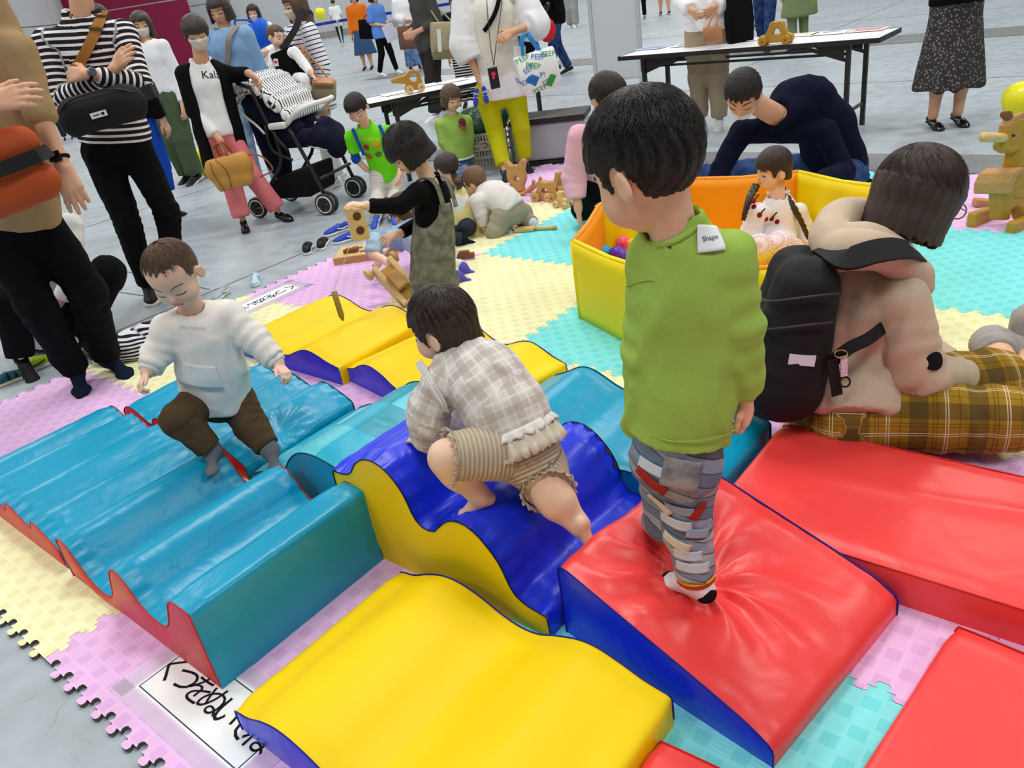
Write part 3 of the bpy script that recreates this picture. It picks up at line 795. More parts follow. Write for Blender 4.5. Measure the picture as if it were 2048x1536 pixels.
def hair_solid(root, inv, c, R, hh, kid, st, m, h, name='hair'):
    """st: t thickness, fz fringe height, fy face plane, xf side extent, bz bottom back, curtain radius etc (head units)"""
    t = st.get('t', .055); fz = st.get('fz', .18); xf = st.get('xf', .33); fy = st.get('fy', .10); bz = st.get('bz', -.18); cur = st.get('cur', 0); side = st.get('side', bz); jag = st.get('jag', .03)
    cr = np.array([.375, .435, .40] if kid else [.35, .42, .38])+t; cc = np.array([0, -.05, .10] if kid else [0, -.06, .12])
    ear = st.get('ear', True); sd = st.get('seed', 1); part = st.get('part', None)
    def f(P):
        q = (P-c)@R/hh; p = q-cc
        k0 = np.sqrt(((p/cr)**2).sum(1)); k1 = np.sqrt(((p/cr**2)**2).sum(1))+1e-9; d = k0*(k0-1)/k1
        if cur:   # hanging curtain below the skull
            rr = cr[:2]*st.get('cw', 1.0)*(1+st.get('flare', 0)*np.clip(-(q[:, 2:3]-.1), 0, 1)); e = np.sqrt(((q[:, :2]-cc[:2])**2/rr**2).sum(1))
            dc = np.maximum((e-1)*rr.min(1), q[:, 2]-.12); d = smin(d, dc, .08)
        ph = np.arctan2(q[:, 0], q[:, 1]+.05)
        j = jag*(np.sin(ph*19+sd)+.7*np.sin(ph*33+2*sd)+.5*np.sin(ph*57))/1.6
        # bottom edge: slopes from the sides to the nape
        back = np.clip((-q[:, 1]+.10)/.4, 0, 1); bot = side+(bz-side)*back+j
        d = smax(d, bot-q[:, 2], .03)
        # face opening
        win = np.maximum(np.maximum(q[:, 2]-(fz+j+st.get('fs', 0)*np.abs(q[:, 0])), fy-q[:, 1]+st.get('fyz', 0)*(q[:, 2])), np.abs(q[:, 0])-xf)
        d = smax(d, -win, .02)
        if ear:   # round the ears
            for s in (-1, 1):
                e = np.sqrt(((q[:, 1]+.02)/.10)**2+((q[:, 2]+.10)/.16)**2)-1
                d = np.where(q[:, 0]*s > .2, smax(d, -e*.1, .02), d)
        d = d*hh
        return d
    ext = hh*1.1*max(1, st.get('ext', 1))
    V, Q = sdf_mesh([func(f, c-ext*np.array([.75, .75, .75+max(0, -bz-.4)]), c+ext*np.array([.75, .75, .75]), 0)], h)
    V = lap(V, Q, 1); Nn = vnormals(V, Q)
    q = (V-c)@R/hh-cc
    wx = np.array(st.get('whorl', (0.05, -.30, .9))); W = frame(wx); g = q@W; az = np.arctan2(g[:, 1], g[:, 0]); rad = np.arccos(np.clip(g[:, 2]/(np.linalg.norm(g, axis=1)+1e-9), -1, 1))
    az2 = az+.35*np.sin(rad*2.2+1)
    if st.get('fall', 0): az2 = np.where(q[:, 2] < 0, np.arctan2(q[:, 0], q[:, 1])*1.0+.02*np.sin(q[:, 2]*20), az2)
    dsp = (np.sin(az2*23+sd)+.8*np.sin(az2*41+1.7*sd+1.5*np.sin(az2*7))+.5*np.sin(az2*67))*st.get('gr', .010)*hh*np.clip(rad/.5, 0, 1)*.6
    dsp = dsp+hh*.012*wnoise(q, .35, sd)
    V = V+Nn*dsp[:, None]
    V = V@inv[:3, :3].T+inv[:3, 3]
    return link(name, mesh_np(name, V, Q, {'hs': az2, 'hr': rad}), m, root)
def strands(root, inv, c, R, hh, m, n, length, r=.0016, kid=True, seed=1, region=None, fallout=.35, name='hair_strands', lift=.07, rmax=1.0, fzlim=.26, back=False):
    """loose locks over the head: thin three-sided strands"""
    g = np.random.default_rng(seed); cr = np.array([.375, .435, .40] if kid else [.35, .42, .38])+lift; cc = np.array([0, -.05, .10] if kid else [0, -.06, .12])
    V = []; F = []
    W = frame(np.array([.05, -.3, .9]))
    for _ in range(n):
        az = g.uniform(0, 2*math.pi); r0 = g.uniform(.1, rmax)
        if region is not None and not region(az, r0): continue
        pts = []; ln = length*g.uniform(.6, 1.15)
        for k in range(6):
            rad = r0+ln*k/5; a2 = az+.25*math.sin(rad*2)+.02*k*g.normal()
            d = W@np.array([math.sin(rad)*math.cos(a2), math.sin(rad)*math.sin(a2), math.cos(rad)])
            rr = 1/np.sqrt(((d/cr)**2).sum()); p = cc+d*rr*(1+.004*k*g.normal()+.02*fallout*k/5)
            if rad > 1.9: p = pts_prev+np.array([0, 0, -ln/5*.8])
            pts_prev = p; pts.append(c+R@(p*hh)); bad = (k == 0 and False) or (bad if k else False) or (p[1] > .18 and p[2] < fzlim) or (back and p[1] > -.12)
        if bad: continue
        b = len(V)
        for k, p in enumerate(pts):
            w = r*(1-k/5.6); t = nrm(pts[min(k+1, 5)]-pts[max(k-1, 0)]); u = nrm(np.cross(t, p-c)); o = nrm(p-c)
            V += [p-u*w, p+u*w, p+o*w*.8]
        for k in range(5):
            for e in range(3): F.append((b+3*k+e, b+3*k+(e+1) % 3, b+3*k+3+(e+1) % 3, b+3*k+3+e))
    V = np.array(V); hs = np.repeat(np.arange(len(V)//18), 18)*.37
    V = V@inv[:3, :3].T+inv[:3, 3]
    return link(name, mesh_np(name, V, np.array(F), {'hs': hs, 'hr': hs*0}), m, root)
def hand_prims(w, d, n, side, L, curl=.35, curls=None, spread=.10, thumb=.6):
    """w wrist, d toward the fingers, n = back-of-hand normal, side = thumb side vector"""
    w = np.asarray(w, float); d = nrm(d); n0 = np.asarray(n, float); n0 = nrm(n0-d*(n0@d)); s = np.asarray(side, float); s = nrm(s-d*(s@d)-n0*(s@n0)); k = .03*L
    P = []; offs = (.165, .055, -.055, -.155); lens = (.40, .45, .42, .33); kn = (.49, .51, .49, .45)
    for i in range(4):
        K = w+d*kn[i]*L+s*offs[i]*L
        P.append(cap(w+d*.05*L+s*offs[i]*.55*L, K, .085*L, .075*L, .06*L))
        a0 = curls[i] if curls else curl; b0 = nrm(d+s*spread*(offs[i]/.165)); p = K; ang = 0
        for j, (fr, bend) in enumerate(((.46, .55), (.30, .85), (.24, .55))):
            ang += a0*bend*1.6; dr = b0*math.cos(ang)-n0*math.sin(ang)
            q = p+dr*lens[i]*fr*L; P.append(cap(p, q, (.058-.006*j)*L, (.053-.006*j)*L, k)); p = q
    b = w+d*.10*L+s*.13*L; t1 = nrm(d*.75+s*.65*thumb/.6-n0*.25)
    q = b+t1*.22*L; P.append(cap(b, q, .085*L, .068*L, .05*L)); t2 = nrm(t1+d*.5-s*.25); q2 = q+t2*.17*L; P.append(cap(q, q2, .064*L, .056*L, k))
    q3 = q2+nrm(t2+d*.25-s*.2)*.12*L; P.append(cap(q2, q3, .055*L, .046*L, k))
    return P
def foot_prims(a, t, up, L, toes=True, rs=1.0):
    """a ankle, t toe direction, up sole-normal; bare foot"""
    a = np.asarray(a, float); t = nrm(t); u = np.asarray(up, float); u = nrm(u-t*(u@t)); s = np.cross(t, u)
    P = []; h = .20*L; heel = a-u*h*.75-t*.10*L; ball = a+t*.50*L-u*(h+.02*L)
    P += [ell(heel, np.array([.14, .17, .15])*L*rs, np.array([s, t, u]).T, .04*L), cap(a-t*.02*L, ball, .155*L*rs, .10*L*rs, .06*L, sq=(u, .85))]
    P += [cap(ball+s*.10*L, ball-s*.10*L, .085*L*rs, .085*L*rs, .05*L), cap(heel, ball, .11*L, .10*L, .05*L)]
    if toes:
        for i, (o, ln, r) in enumerate(((.15, .20, .062), (.06, .20, .048), (-.01, .18, .045), (-.08, .155, .042), (-.145, .12, .04))):
            b = ball+s*o*L-u*.025*L; P += [cap(b, b+t*ln*L-u*.01*L, r*L*1.05, r*L, .012*L)]
    else:
        P += [cap(ball+s*.07*L, ball+s*.06*L+t*.16*L-u*.02*L, .085*L, .075*L, .05*L), cap(ball-s*.07*L, ball-s*.05*L+t*.12*L-u*.02*L, .08*L, .07*L, .05*L)]
    return P
AD = dict(ua=.046, el=.038, wr=.027, th=.082, kn=.056, cf=.056, an=.036, hip=(.165, .115), wa=(.14, .10), ch=(.165, .115), nk=.054, hand=.175, foot=.25, fac=1)
def body_dims(kind, f=1.0, **kw):
    D = dict(AD)
    if kind == 'toddler': D.update(ua=.031, el=.027, wr=.021, th=.054, kn=.041, cf=.040, an=.029, hip=(.084, .074), wa=(.083, .076), ch=(.084, .066), nk=.036, hand=.092, foot=.125)
    if kind == 'child': D.update(ua=.033, el=.028, wr=.021, th=.056, kn=.042, cf=.042, an=.029, hip=(.090, .072), wa=(.082, .066), ch=(.090, .066), nk=.038, hand=.115, foot=.165)
    D = {k: (tuple(x*f for x in v) if isinstance(v, tuple) else v*f) for k, v in D.items()}
    D.update(kw); return D
def person(name, label, J, hh, dims, kid=True, skin=SK_B, hair=None, hmat=H_BLK, face=None, facing=(0, -1, 0), hup=(0, 0, 1), top=None, pants=None, skirt=None, feet=None, handl=None, handr=None, mask=None, res=(.012, .008, .005, .003), group=None, seed=1, cat='person', base=None):
    J = {k: ([at(*q) for q in v] if isinstance(v, list) else (at(*v) if len(v) == 3 and not isinstance(v, np.ndarray) else np.asarray(v, float))) for k, v in J.items()}
    D = dims; pv, nk = J['pv'], J['nk']
    loc = base if base is not None else np.array([pv[0], pv[1], max(0.0, min(q[2] for q in [J[k] for k in J if k[0] in 'at' and k != 'at'] or [pv])-.05) if False else 0.0])
    root = empty(name, loc, 0, label, cat, group); inv = inv_of(root)
    U = nrm(nk-pv)
    X = nrm((J['sl']-J['sr'])+(J['hl']-J['hr'])*.7); X = nrm(X-U*(X@U)); Dp = np.cross(U, X)
    sp = [pv]+(J.get('sp') or [pv*.6+nk*.4, pv*.25+nk*.75])+[nk]
    rb, rg, rh, rf = [q*1.13 for q in res]
    hipw, waw, chw = D['hip'], D['wa'], D['ch']
    def torso(inf=0.0, kk=.03, s_hem=0.0, cut=None):
        W = [hipw, waw, chw]; P = []; s = s_hem
        nseg = len(sp)-1
        def wd(i): 
            t = i/nseg
            a = np.interp(t, [0, .42, .8, 1], [hipw[0], waw[0], chw[0], chw[0]*.48]); b = np.interp(t, [0, .42, .8, 1], [hipw[1], waw[1], chw[1], chw[1]*.5]); return a+inf, b+inf
        for i in range(nseg):
            w0, d0 = wd(i); w1, d1 = wd(i+1)
            u_ = nrm(sp[i+1]-sp[i]); dd = nrm(np.cross(u_, X))
            P.append(cap(sp[i], sp[i+1], w0, w1, kk, sq=(dd, .5*(d0/w0+d1/w1)), s0=s, ch=0, cut=(cut or [])+([(nk+U*.03, U)] if i == nseg-1 else []))); s += np.linalg.norm(sp[i+1]-sp[i])
        return P
    hc, R = head_frame(J['hd'], facing, hup)
    HP = head_prims(hc, R, hh, kid)
    neck = [cap(hc+R@np.array([0, -.10, -.20])*hh, nk-U*.03, D['nk']*1.0, D['nk']*1.12, .03*hh)]
    parts = []
    # head + neck (fine), trunk and limbs
    V, Q = sdf_mesh(HP+neck, rh); parts.append((lap(V, Q, 1), Q))
    tr = torso(-.012)
    for s in 'lr':
        tr += [cap(J['s'+s], J['e'+s], D['ua']*1.05, D['el'], .02), cap(J['h'+s], J['k'+s], D['th'], D['kn'], .03)]
        tr += [cap(J['k'+s], J['a'+s], D['kn'], D['an'], .02)]
    tr += [cap(J['sl'], J['sr'], D['ua']*.9, None, .03)]
    skin_arm = top is None or top.get('sleeve', 1) < .95 or True
    V, Q = sdf_mesh(tr, rb*1.5); parts.append((lap(V, Q, 1), Q))
    for s, hd in (('l', handl), ('r', handr)):
        if hd is False: continue
        hd = hd or {}
        e, w = J['e'+s], J['w'+s]; fd = nrm(w-e)
        P = [cap(e, w, D['el'], D['wr'], .01)] if (top is None or top.get('sleeve', 1) < .9) else [cap(e*.3+w*.7, w, D['wr']*1.1, D['wr'], .01)]
        hd_d = nrm(hd['d']) if 'd' in hd else fd
        sgn = 1 if s == 'l' else -1
        n_ = hd.get('n', X*sgn); th_ = hd.get('t', Dp*1.0)
        L = D['hand']*hd.get('L', 1)
        P += [cap(w, w+hd_d*.12*L, D['wr'], D['wr']*1.05, .01)]+hand_prims(w+hd_d*.02, hd_d, n_, th_, L, hd.get('c', .35), hd.get('cs'), hd.get('sp', .10), hd.get('th', .6))
        V, Q = sdf_mesh(P, rf); parts.append((lap(V, Q, 1, .35), Q))
    barefeet = []
    for s in 'lr':
        ft = (feet or {}).get(s, feet) if isinstance(feet, dict) and ('l' in feet or 'r' in feet) else feet
        if pants is None or pants.get('len', 1) < .85 or (ft and ft.get('kind') == 'bare'):
            k_, a_ = J['k'+s], J['a'+s]; P = [cap(J['h'+s], k_, D['th'], D['kn'], .02), cap(k_, a_, D['kn'], D['an'], .02), ell(k_*.68+a_*.32, np.array([D['cf'], D['cf'], np.linalg.norm(k_-a_)*.3]), frame(a_-k_), .03)]
            if ft and ft.get('kind') == 'bare': P += foot_prims(a_, J['t'+s]-a_ if 'td'+s not in J else J['td'+s], ft.get('up', (0, 0, 1)), D['foot'])
            V, Q = sdf_mesh(P, rh); parts.append((lap(V, Q, 1), Q))
    V, Q = merge(parts); V = V@inv[:3, :3].T+inv[:3, 3]
    link('body', mesh_np('body', V, Q), skin, root)
    # ---- hair
    if hair is not None:
        for i, st in enumerate(hair if isinstance(hair, list) else [hair]):
            hair_solid(root, inv, hc, R, hh, kid, st, hmat, rh*1.05)
    # ---- face
    face = face if face is not None else {}
    if face is not False:
        ez = -.085 if kid else -.03; ex = .165 if kid else .155; b = ez+(.13 if kid else .12)
        solidHP = [p for p in HP]
        ey = face.get('eyes', 'down'); bm = face.get('brow', 1); hide = face.get('hide', '')
        for s, tagc in ((-1, 'a'), (1, 'b')):
            mb = MB(); w_ = .075
            if ey == 'down': pts = [(s*ex-w_, ez+.0), (s*ex-w_*.4, ez-.018), (s*ex+w_*.4, ez-.018), (s*ex+w_, ez)]
            else: pts = [(s*ex-w_, ez-.002), (s*ex-w_*.5, ez+.026), (s*ex+w_*.5, ez+.028), (s*ex+w_, ez+.006)]
            mb.tube(spline(face_line(solidHP, hc, R, hh, pts, .0), 4), [.006*hh]*2+[.011*hh]*9+[.006*hh]*2 if False else .010*hh, 6)
            if ey != 'down':
                c_ = face_line(solidHP, hc, R, hh, [(s*ex, ez+.003)], -.012)[0]; mb.ball(c_, np.array([.034, .034, .03])*hh, 10, 7)
            mb.build('eye', M_EYE, root, smooth=True, inv=inv)
            if bm:
                mb = MB(); pts = [(s*(ex-.085), b), (s*ex, b+.03), (s*(ex+.09), b+.005)]
                mb.tube(spline(face_line(solidHP, hc, R, hh, pts, .008), 4), .011*hh*bm, 6); mb.build('eyebrow', M_BROW, root, smooth=True, inv=inv)
        if not mask and face.get('mouth', 1):
            mz = -.275 if kid else -.265; mw = .085 if kid else .11
            mb = MB(); pts = [(-mw, mz), (-mw*.4, mz+.016), (0, mz+.008), (mw*.4, mz+.016), (mw, mz)]; mb.tube(spline(face_line(solidHP, hc, R, hh, pts, -.008), 3), .020*hh, 6)
            pts = [(-mw*.8, mz-.02), (0, mz-.045), (mw*.8, mz-.02)]; mb.tube(spline(face_line(solidHP, hc, R, hh, pts, -.012), 4), .022*hh, 6); mb.build('lips', M_LIP, root, smooth=True, inv=inv)
    if mask:
        mz0, mz1 = mask.get('z', (-.46, -.06) if not kid else (-.44, -.12)); mm = mask['m']
        def fm(P):
            q = (P-hc)@R/hh; d = sdist(HP[:7], P)-.018*hh-.02*hh*np.clip((q[:, 1]-.25)*5, 0, 1)
            b_ = np.maximum(np.maximum(q[:, 2]-(mz1+.10*np.clip(.12-np.abs(q[:, 0]), 0, 1)), mz0-q[:, 2]), .02-q[:, 1])*hh
            return np.maximum(d, b_)
        V, Q = sdf_mesh([func(fm, hc-.6*hh, hc+.6*hh, 0)], rh); V = lap(V, Q, 1); V = V@inv[:3, :3].T+inv[:3, 3]
        mo = link('face_mask', mesh_np('face_mask', V, Q), mm, root)
        for s in (-1, 1):
            mb = MB()
            e = hc+R@np.array([s*.37, -.05, .02])*hh
            for zz in (mz1-.03, mz0+.14): mb.tube([hc+R@np.array([s*.31, .06, zz])*hh, hc+R@np.array([s*.375, .0, zz*.6])*hh, e], .004*hh+.0006, 5)
            mb.build('ear_loop', mask.get('loop', mm), mo, inv=inv)
    Ls = {s: (np.linalg.norm(J['s'+s]-J['e'+s]), np.linalg.norm(J['e'+s]-J['w'+s]), np.linalg.norm(J['h'+s]-J['k'+s]), np.linalg.norm(J['k'+s]-J['a'+s])) for s in 'lr'}
    def wr_fn(amp, sc=.05, fold=1.0, sd=seed):
        jp = {1: Ls['l'][0], 2: Ls['r'][0], 3: Ls['l'][2], 4: Ls['r'][2]}
        def f(V, s, ch):
            st = V*np.array([1.0, 1.0, .55])
            n1 = wnoise(st*np.array([1, 1, .8]), sc*1.3, sd+3)
            d = amp*(.5*wnoise(st, sc, sd)+.3*wnoise(st, sc*.5, sd+1)+1.7*np.exp(-(n1/.17)**2)*(.5+.5*wnoise(V, sc*2.2, sd+5))-.3)
            for c_, sj in jp.items():
                m_ = ch == c_
                if m_.any(): d[m_] += .8*fold*amp*np.sin(s[m_]*2*math.pi/(sc*.8)+3.5*wnoise(V[m_], sc*1.3, sd+2))*(.12+.88*np.exp(-((s[m_]-sj)/(sc*1.7))**2))*(.55+.6*wnoise(V[m_], sc*1.1, sd+4))
            return d
        return f
    def wattr(V):  # cross coordinate for woven patterns
        return {}
    out = dict(root=root, inv=inv, J=J, U=U, X=X, D=Dp, hc=hc, R=R, hh=hh, sp=sp, HP=HP)
    if top:
        inf = top.get('inf', .012); hem = top.get('hem', .06); hw = top.get('hw', 0.0); sl = top.get('sleeve', 1.0); sr = top.get('sr', None)
        ud = nrm(sp[1]-sp[0]); hp = pv-ud*hem
        P = torso(inf, .03, hem, [(hp, -ud)])
        dd = nrm(np.cross(ud, X))
        w0 = hipw[0]+inf+hw
        if hem > 0:
            hpr = cap(pv+ud*.02, hp-ud*.05, hipw[0]+inf, w0, .03, sq=(dd, (hipw[1]+inf+hw*.8)/w0), cut=[(hp, -ud)])
            _c = hpr.ch[1]; hpr.ch = (0, lambda V: (np.abs(hpr.f(V)), (V-hp)@ud, _c(V)[2])); P.append(hpr)
        shp = cap(J['sl'], J['sr'], D['ua']*1.0+inf*.9, None, .035); _h0 = hem+np.linalg.norm(nk-sp[-2])*0; shp.ch = (0, lambda V: (np.abs(shp.f(V)), hem+(V-pv)@U, (V-pv)@X)); P.append(shp)
        for i, s in enumerate('lr'):
            a, e, w = J['s'+s], J['e'+s], J['w'+s]
            r1 = D['ua']+inf; r2 = D['el']+inf*(1 if sr is None else sr); r3 = D['wr']+inf*.8*(1 if sr is None else sr)
            if sl <= .5:
                q = a+(e-a)*sl*2; P.append(cap(a, e, r1, r2*1.05, .014, s0=0, ch=1+i, cut=[(q, e-a)]))
            else:
                q = e+(w-e)*(sl-.5)*2; P.append(cap(a, e, r1, r2, .014, s0=0, ch=1+i)); P.append(cap(e, w+nrm(w-e)*.03, r2, r3, .012, s0=Ls[s][0], ch=1+i, cut=[(q, w-e)]))
        if not top.get('hood'): P.append(cap(nk-U*.012, hc, D['nk']*1.10+top.get('neck', .008), D['nk']*1.16+top.get('neck', .008), .006, 's'))
        if top.get('prims'): P += top['prims'](out)
        # cut hem through torso as well
        o = solid('top', P, rg, top['m'], root, inv, 1, wr_fn(top.get('wr', .004), top.get('ws', .05), top.get('fold', .55)), wattr); o.name = top.get('name', 'shirt')
        out['top'] = o; out['topP'] = P
        if top.get('collar'):
            ax = nrm(hc-nk); fr = frame(ax, X); rr = D['nk']*1.14+top.get('neck', .008); mb = MB()
            cpt = nk+ax*top.get('ch', .0)
            pts = [cpt+fr@np.array([rr*math.cos(a), rr*math.sin(a)*1.05, 0])+Dp*0 for a in np.linspace(0, 2*math.pi, 25)[:-1]]
            mb.tube(pts, .0065*top.get('cr', 1), 7, closed=True); mb.build('collar', top['collar'], o, smooth=True, inv=inv)
    if pants:
        inf = pants.get('inf', .010); ln = pants.get('len', 1.0); pr = pants.get('r', None); up = pants.get('up', .07)
        ud = nrm(sp[1]-sp[0]); dd = nrm(np.cross(ud, X))
        P = [cap(pv-ud*.02, pv+ud*up, hipw[0]+inf*.6, waw[0]+inf*.5, .03, sq=(dd, hipw[1]/hipw[0]), ch=0, s0=0, cut=[(pv+ud*up, ud)])]
        if pants.get('seat'): P.append(ell(pv-dd*0+np.asarray(pants['seat'][0]), pants['seat'][1], None, .05))
        for i, s in enumerate('lr'):
            a, kx, an = J['h'+s], J['k'+s], J['a'+s]
            r1, r2, r3 = pr if pr else (D['th']+inf, D['kn']+inf, D['an']+inf*1.2)
            if ln <= .5: P.append(cap(a, kx, r1, r2, .03, s0=0, ch=3+i, cut=[(a+(kx-a)*ln*2, kx-a)]))
            else:
                P.append(cap(a, kx, r1, r2, .03, s0=0, ch=3+i)); q = kx+(an-kx)*(ln-.5)*2
                P.append(cap(kx, an+nrm(an-kx)*.04, r2, r3, .02, s0=Ls[s][2], ch=3+i, cut=[(q, an-kx)]))
        if pants.get('prims'): P += pants['prims'](out)
        o = solid('trousers', P, rg, pants['m'], root, inv, 1, wr_fn(pants.get('wr', .004), pants.get('ws', .06), pants.get('fold', 1)), wattr); o.name = pants.get('name', 'trousers'); out['pants'] = o; out['pantsP'] = P
    if skirt:
        ud = nrm(sp[1]-sp[0]); dd = nrm(np.cross(ud, X)); hp = np.asarray(skirt['to'], float); ax = nrm(pv+ud*.05-hp)
        w1 = skirt.get('w', .25); P = [cap(pv+ud*skirt.get('up', .07), hp-ax*.05, waw[0]+.01, w1, .03, sq=(dd, skirt.get('sq', .75)), cut=[(hp, -ax)], ch=0), cap(pv, pv-ud*.01, hipw[0]+.012, None, .04, sq=(dd, hipw[1]/hipw[0]))]
        fo = skirt.get('folds', 14); am = skirt.get('am', .012)
        def dsp(V, s, ch):
            q = V-pv; phi = np.arctan2(q@dd, q@X); t = np.clip((pv-V)@ax/np.linalg.norm(pv-hp), 0, 1); return am*t*np.sin(phi*fo+1.5*np.sin(phi*3))+.003*wnoise(V, .05, seed)
        o = solid('skirt', P, rg, skirt['m'], root, inv, 1, dsp, wattr); out['skirt'] = o
    for s in 'lr':
        ft = feet.get(s, feet) if isinstance(feet, dict) and ('l' in feet or 'r' in feet) else feet
        if not ft or ft.get('kind') == 'bare' or ft.get('kind') is None: continue
        a = J['a'+s]; t = J['td'+s] if 'td'+s in J else J['t'+s]-a
        if ft['kind'] == 'sock':
            P = foot_prims(a, t, ft.get('up', (0, 0, 1)), D['foot']*ft.get('f', 1), False, 1.0)+[cap(a, a+nrm(J['k'+s]-a)*ft.get('leg', .06), D['an']*1.18, D['an']*1.2, .02)]
            o = solid('sock', P, rh*1.2, ft['m'], root, inv, 1, wr_fn(.0015, .03)); out['sock'+s] = o
        else:
            shoe(root, inv, a, t, D['foot']*ft.get('f', 1.08), ft, rh*1.3, knee=J['k'+s], an=D['an'])
    return out
def shoe(root, inv, a, t, L, ft, h, knee=None, an=.03, label=None, up=None):
    """sneaker / flat: a = ankle, t = toe direction"""
    a = np.asarray(a, float); t = nrm(t); u = np.array([0, 0, 1.]) if up is None else nrm(up); u = nrm(u-t*(u@t)); s = np.cross(t, u); R = np.array([s, t, u]).T
    flat = ft['kind'] == 'flat'
    hz = L*(.30 if not flat else .27)                       # ankle joint above the sole
    o0 = a-u*hz                                              # on the ground under the ankle
    def w(x, y, z): return o0+R@(np.array([x, y, z])*L)
    sol = .045 if flat else .085*ft.get('sole', 1)
    top_ = .16 if flat else .27
    P = [ell(w(0, -.14, .13), np.array([.125, .15, .15 if not flat else .11])*L, R, .04*L), ell(w(0, .52, .10), np.array([.165, .24, .11])*L, R, .05*L), cap(w(0, -.1, .15), w(0, .45, .12), .13*L, .13*L, .05*L, sq=(s, .95))]
    if not flat: P += [cap(w(0, .02, .22), w(0, .34, .16), .115*L, .105*L, .05*L), cap(w(0, -.06, .18), w(0, -.02, top_), .125*L, .12*L, .04*L)]
    P += [plane(w(0, 0, sol), -u, .004), ]
    P += [cap(w(0, -.02, top_+.02), w(0, -.02, top_+.3), .10*L, .12*L, .01, 's')] if not flat else [ell(w(0, .08, .30), np.array([.115, .30, .20])*L, R, .015*L, 's')]
    ob = solid('shoe', P, h, ft['m'], root, inv, 1); 
    if label: ob['label'] = label
    S = [ell(w(0, -.13, .06), np.array([.135, .155, .3])*L, R, .02*L), ell(w(0, .52, .06), np.array([.175, .25, .3])*L, R, .05*L), cap(w(0, -.1, .06), w(0, .5, .06), .125*L, .15*L, .05*L)]
    S += [plane(w(0, 0, sol+.012), u, .002), plane(w(0, 0, 0), -u, .002)]
    solid('sole', S, h, ft['sm'], ob, inv, 1)
    if ft.get('lace'):
        mb = MB()
        for k in range(4):
            y = .12+.075*k; z = .335-.055*k
            mb.tube([w(-.09, y, z-.03), w(-.03, y+.01, z+.0), w(.03, y+.03, z+.0), w(.09, y+.04, z-.035)], .011*L, 5)
        mb.build('lace', ft['lace'], ob, inv=inv)
    if ft.get('stripe'):
        mb = MB()
        for sx in (-1, 1): mb.tube([w(sx*.13, -.12, .16), w(sx*.15, .1, .14), w(sx*.16, .3, .20)], .022*L, 6)
        mb.build('side_stripe', ft['stripe'], ob, inv=inv)
    if ft.get('strap'):
        mb = MB()
        for y in (.12, .30): mb.tube([w(-.15, y, .14), w(-.08, y, .27 if y < .2 else .23), w(.08, y, .27 if y < .2 else .23), w(.15, y, .14)], .035*L, 6)
        mb.build('strap', ft['strap'], ob, smooth=True, inv=inv)
    return ob
# ================================================================== PEOPLE IN FRONT
def _pt(o, P): return o['inv'][:3, :3]@np.asarray(P)+o['inv'][:3, 3]
M_WHITE = mat('white_cotton', '#F1F1EE', .85, .15, bump=.2)
M_LABEL = mat('white_label', '#EDEEF2', .8, .1)
M_INK = mat('black_ink', '#17171B', .7, .1)
# ---- boy in green, standing on the red wedge, seen from behind
C_GRN = cloth('jersey_green', '#9DBC54', .8)
def f_patch(nt, b, tc):
    a = attr(nt, 's'); w = attr(nt, 'w')
    n = N(nt, 'TexNoise'); n.inputs['Scale'].default_value = 22; n.inputs['Detail'].default_value = 6; nt.links.new(tc.outputs['Object'], n.inputs['Vector'])
    row = mth(nt, 'FLOOR', mth(nt, 'MULTIPLY', mth(nt, 'ADD', a.outputs['Fac'], mth(nt, 'MULTIPLY', w.outputs['Fac'], .35)), 1/.033))
    wn = N(nt, 'TexWhiteNoise'); wn.noise_dimensions = '1D'; nt.links.new(row, wn.inputs['W'])
    r = N(nt, 'ValToRGB'); r.color_ramp.interpolation = 'CONSTANT'
    cs = ['#7C8AA0', '#C6CDD8', '#5E6C84', '#D9D2C0', '#98A4B5', '#6F6D70', '#B9C3D2']
    e = r.color_ramp.elements; e[0].color = (*lin(cs[0]), 1); e[1].position = .15; e[1].color = (*lin(cs[1]), 1)
    for i, c in enumerate(cs[2:]): x = e.new(.3+.14*i); x.color = (*lin(c), 1)
    nt.links.new(wn.outputs['Value'], r.inputs[0])
    c = mixc(nt, mth(nt, 'MULTIPLY_ADD', n.outputs['Fac'], .7, .15), r.outputs[0], '#626E86')
    fr = mth(nt, 'FRACT', mth(nt, 'MULTIPLY', mth(nt, 'ADD', a.outputs['Fac'], mth(nt, 'MULTIPLY', w.outputs['Fac'], .35)), 1/.033))
    c = mixc(nt, mth(nt, 'MULTIPLY', mth(nt, 'LESS_THAN', fr, .1), .8), c, '#3C4354')
    nt.links.new(c, b.inputs['Base Color'])
    bp = N(nt, 'Bump'); bp.inputs['Strength'].default_value = .6; bp.inputs['Distance'].default_value = .004; nt.links.new(fr, bp.inputs['Height']); nt.links.new(bp.outputs[0], b.inputs['Normal'])
C_PATCH = cloth('patched_denim', '#8A96A8', .9, pat=f_patch)
def f_sock(nt, b, tc):
    n = N(nt, 'TexVoronoi'); n.inputs['Scale'].default_value = 38; nt.links.new(tc.outputs['Object'], n.inputs['Vector'])
    c = mixc(nt, mth(nt, 'MULTIPLY', mth(nt, 'LESS_THAN', n.outputs['Distance'], .3), .0), '#E6E6E6', '#222222'); nt.links.new(c, b.inputs['Base Color'])
C_SOCKW = cloth('sock_white', '#E8E8E8', .9); C_BLK = cloth('cloth_black', '#15151A', .9)
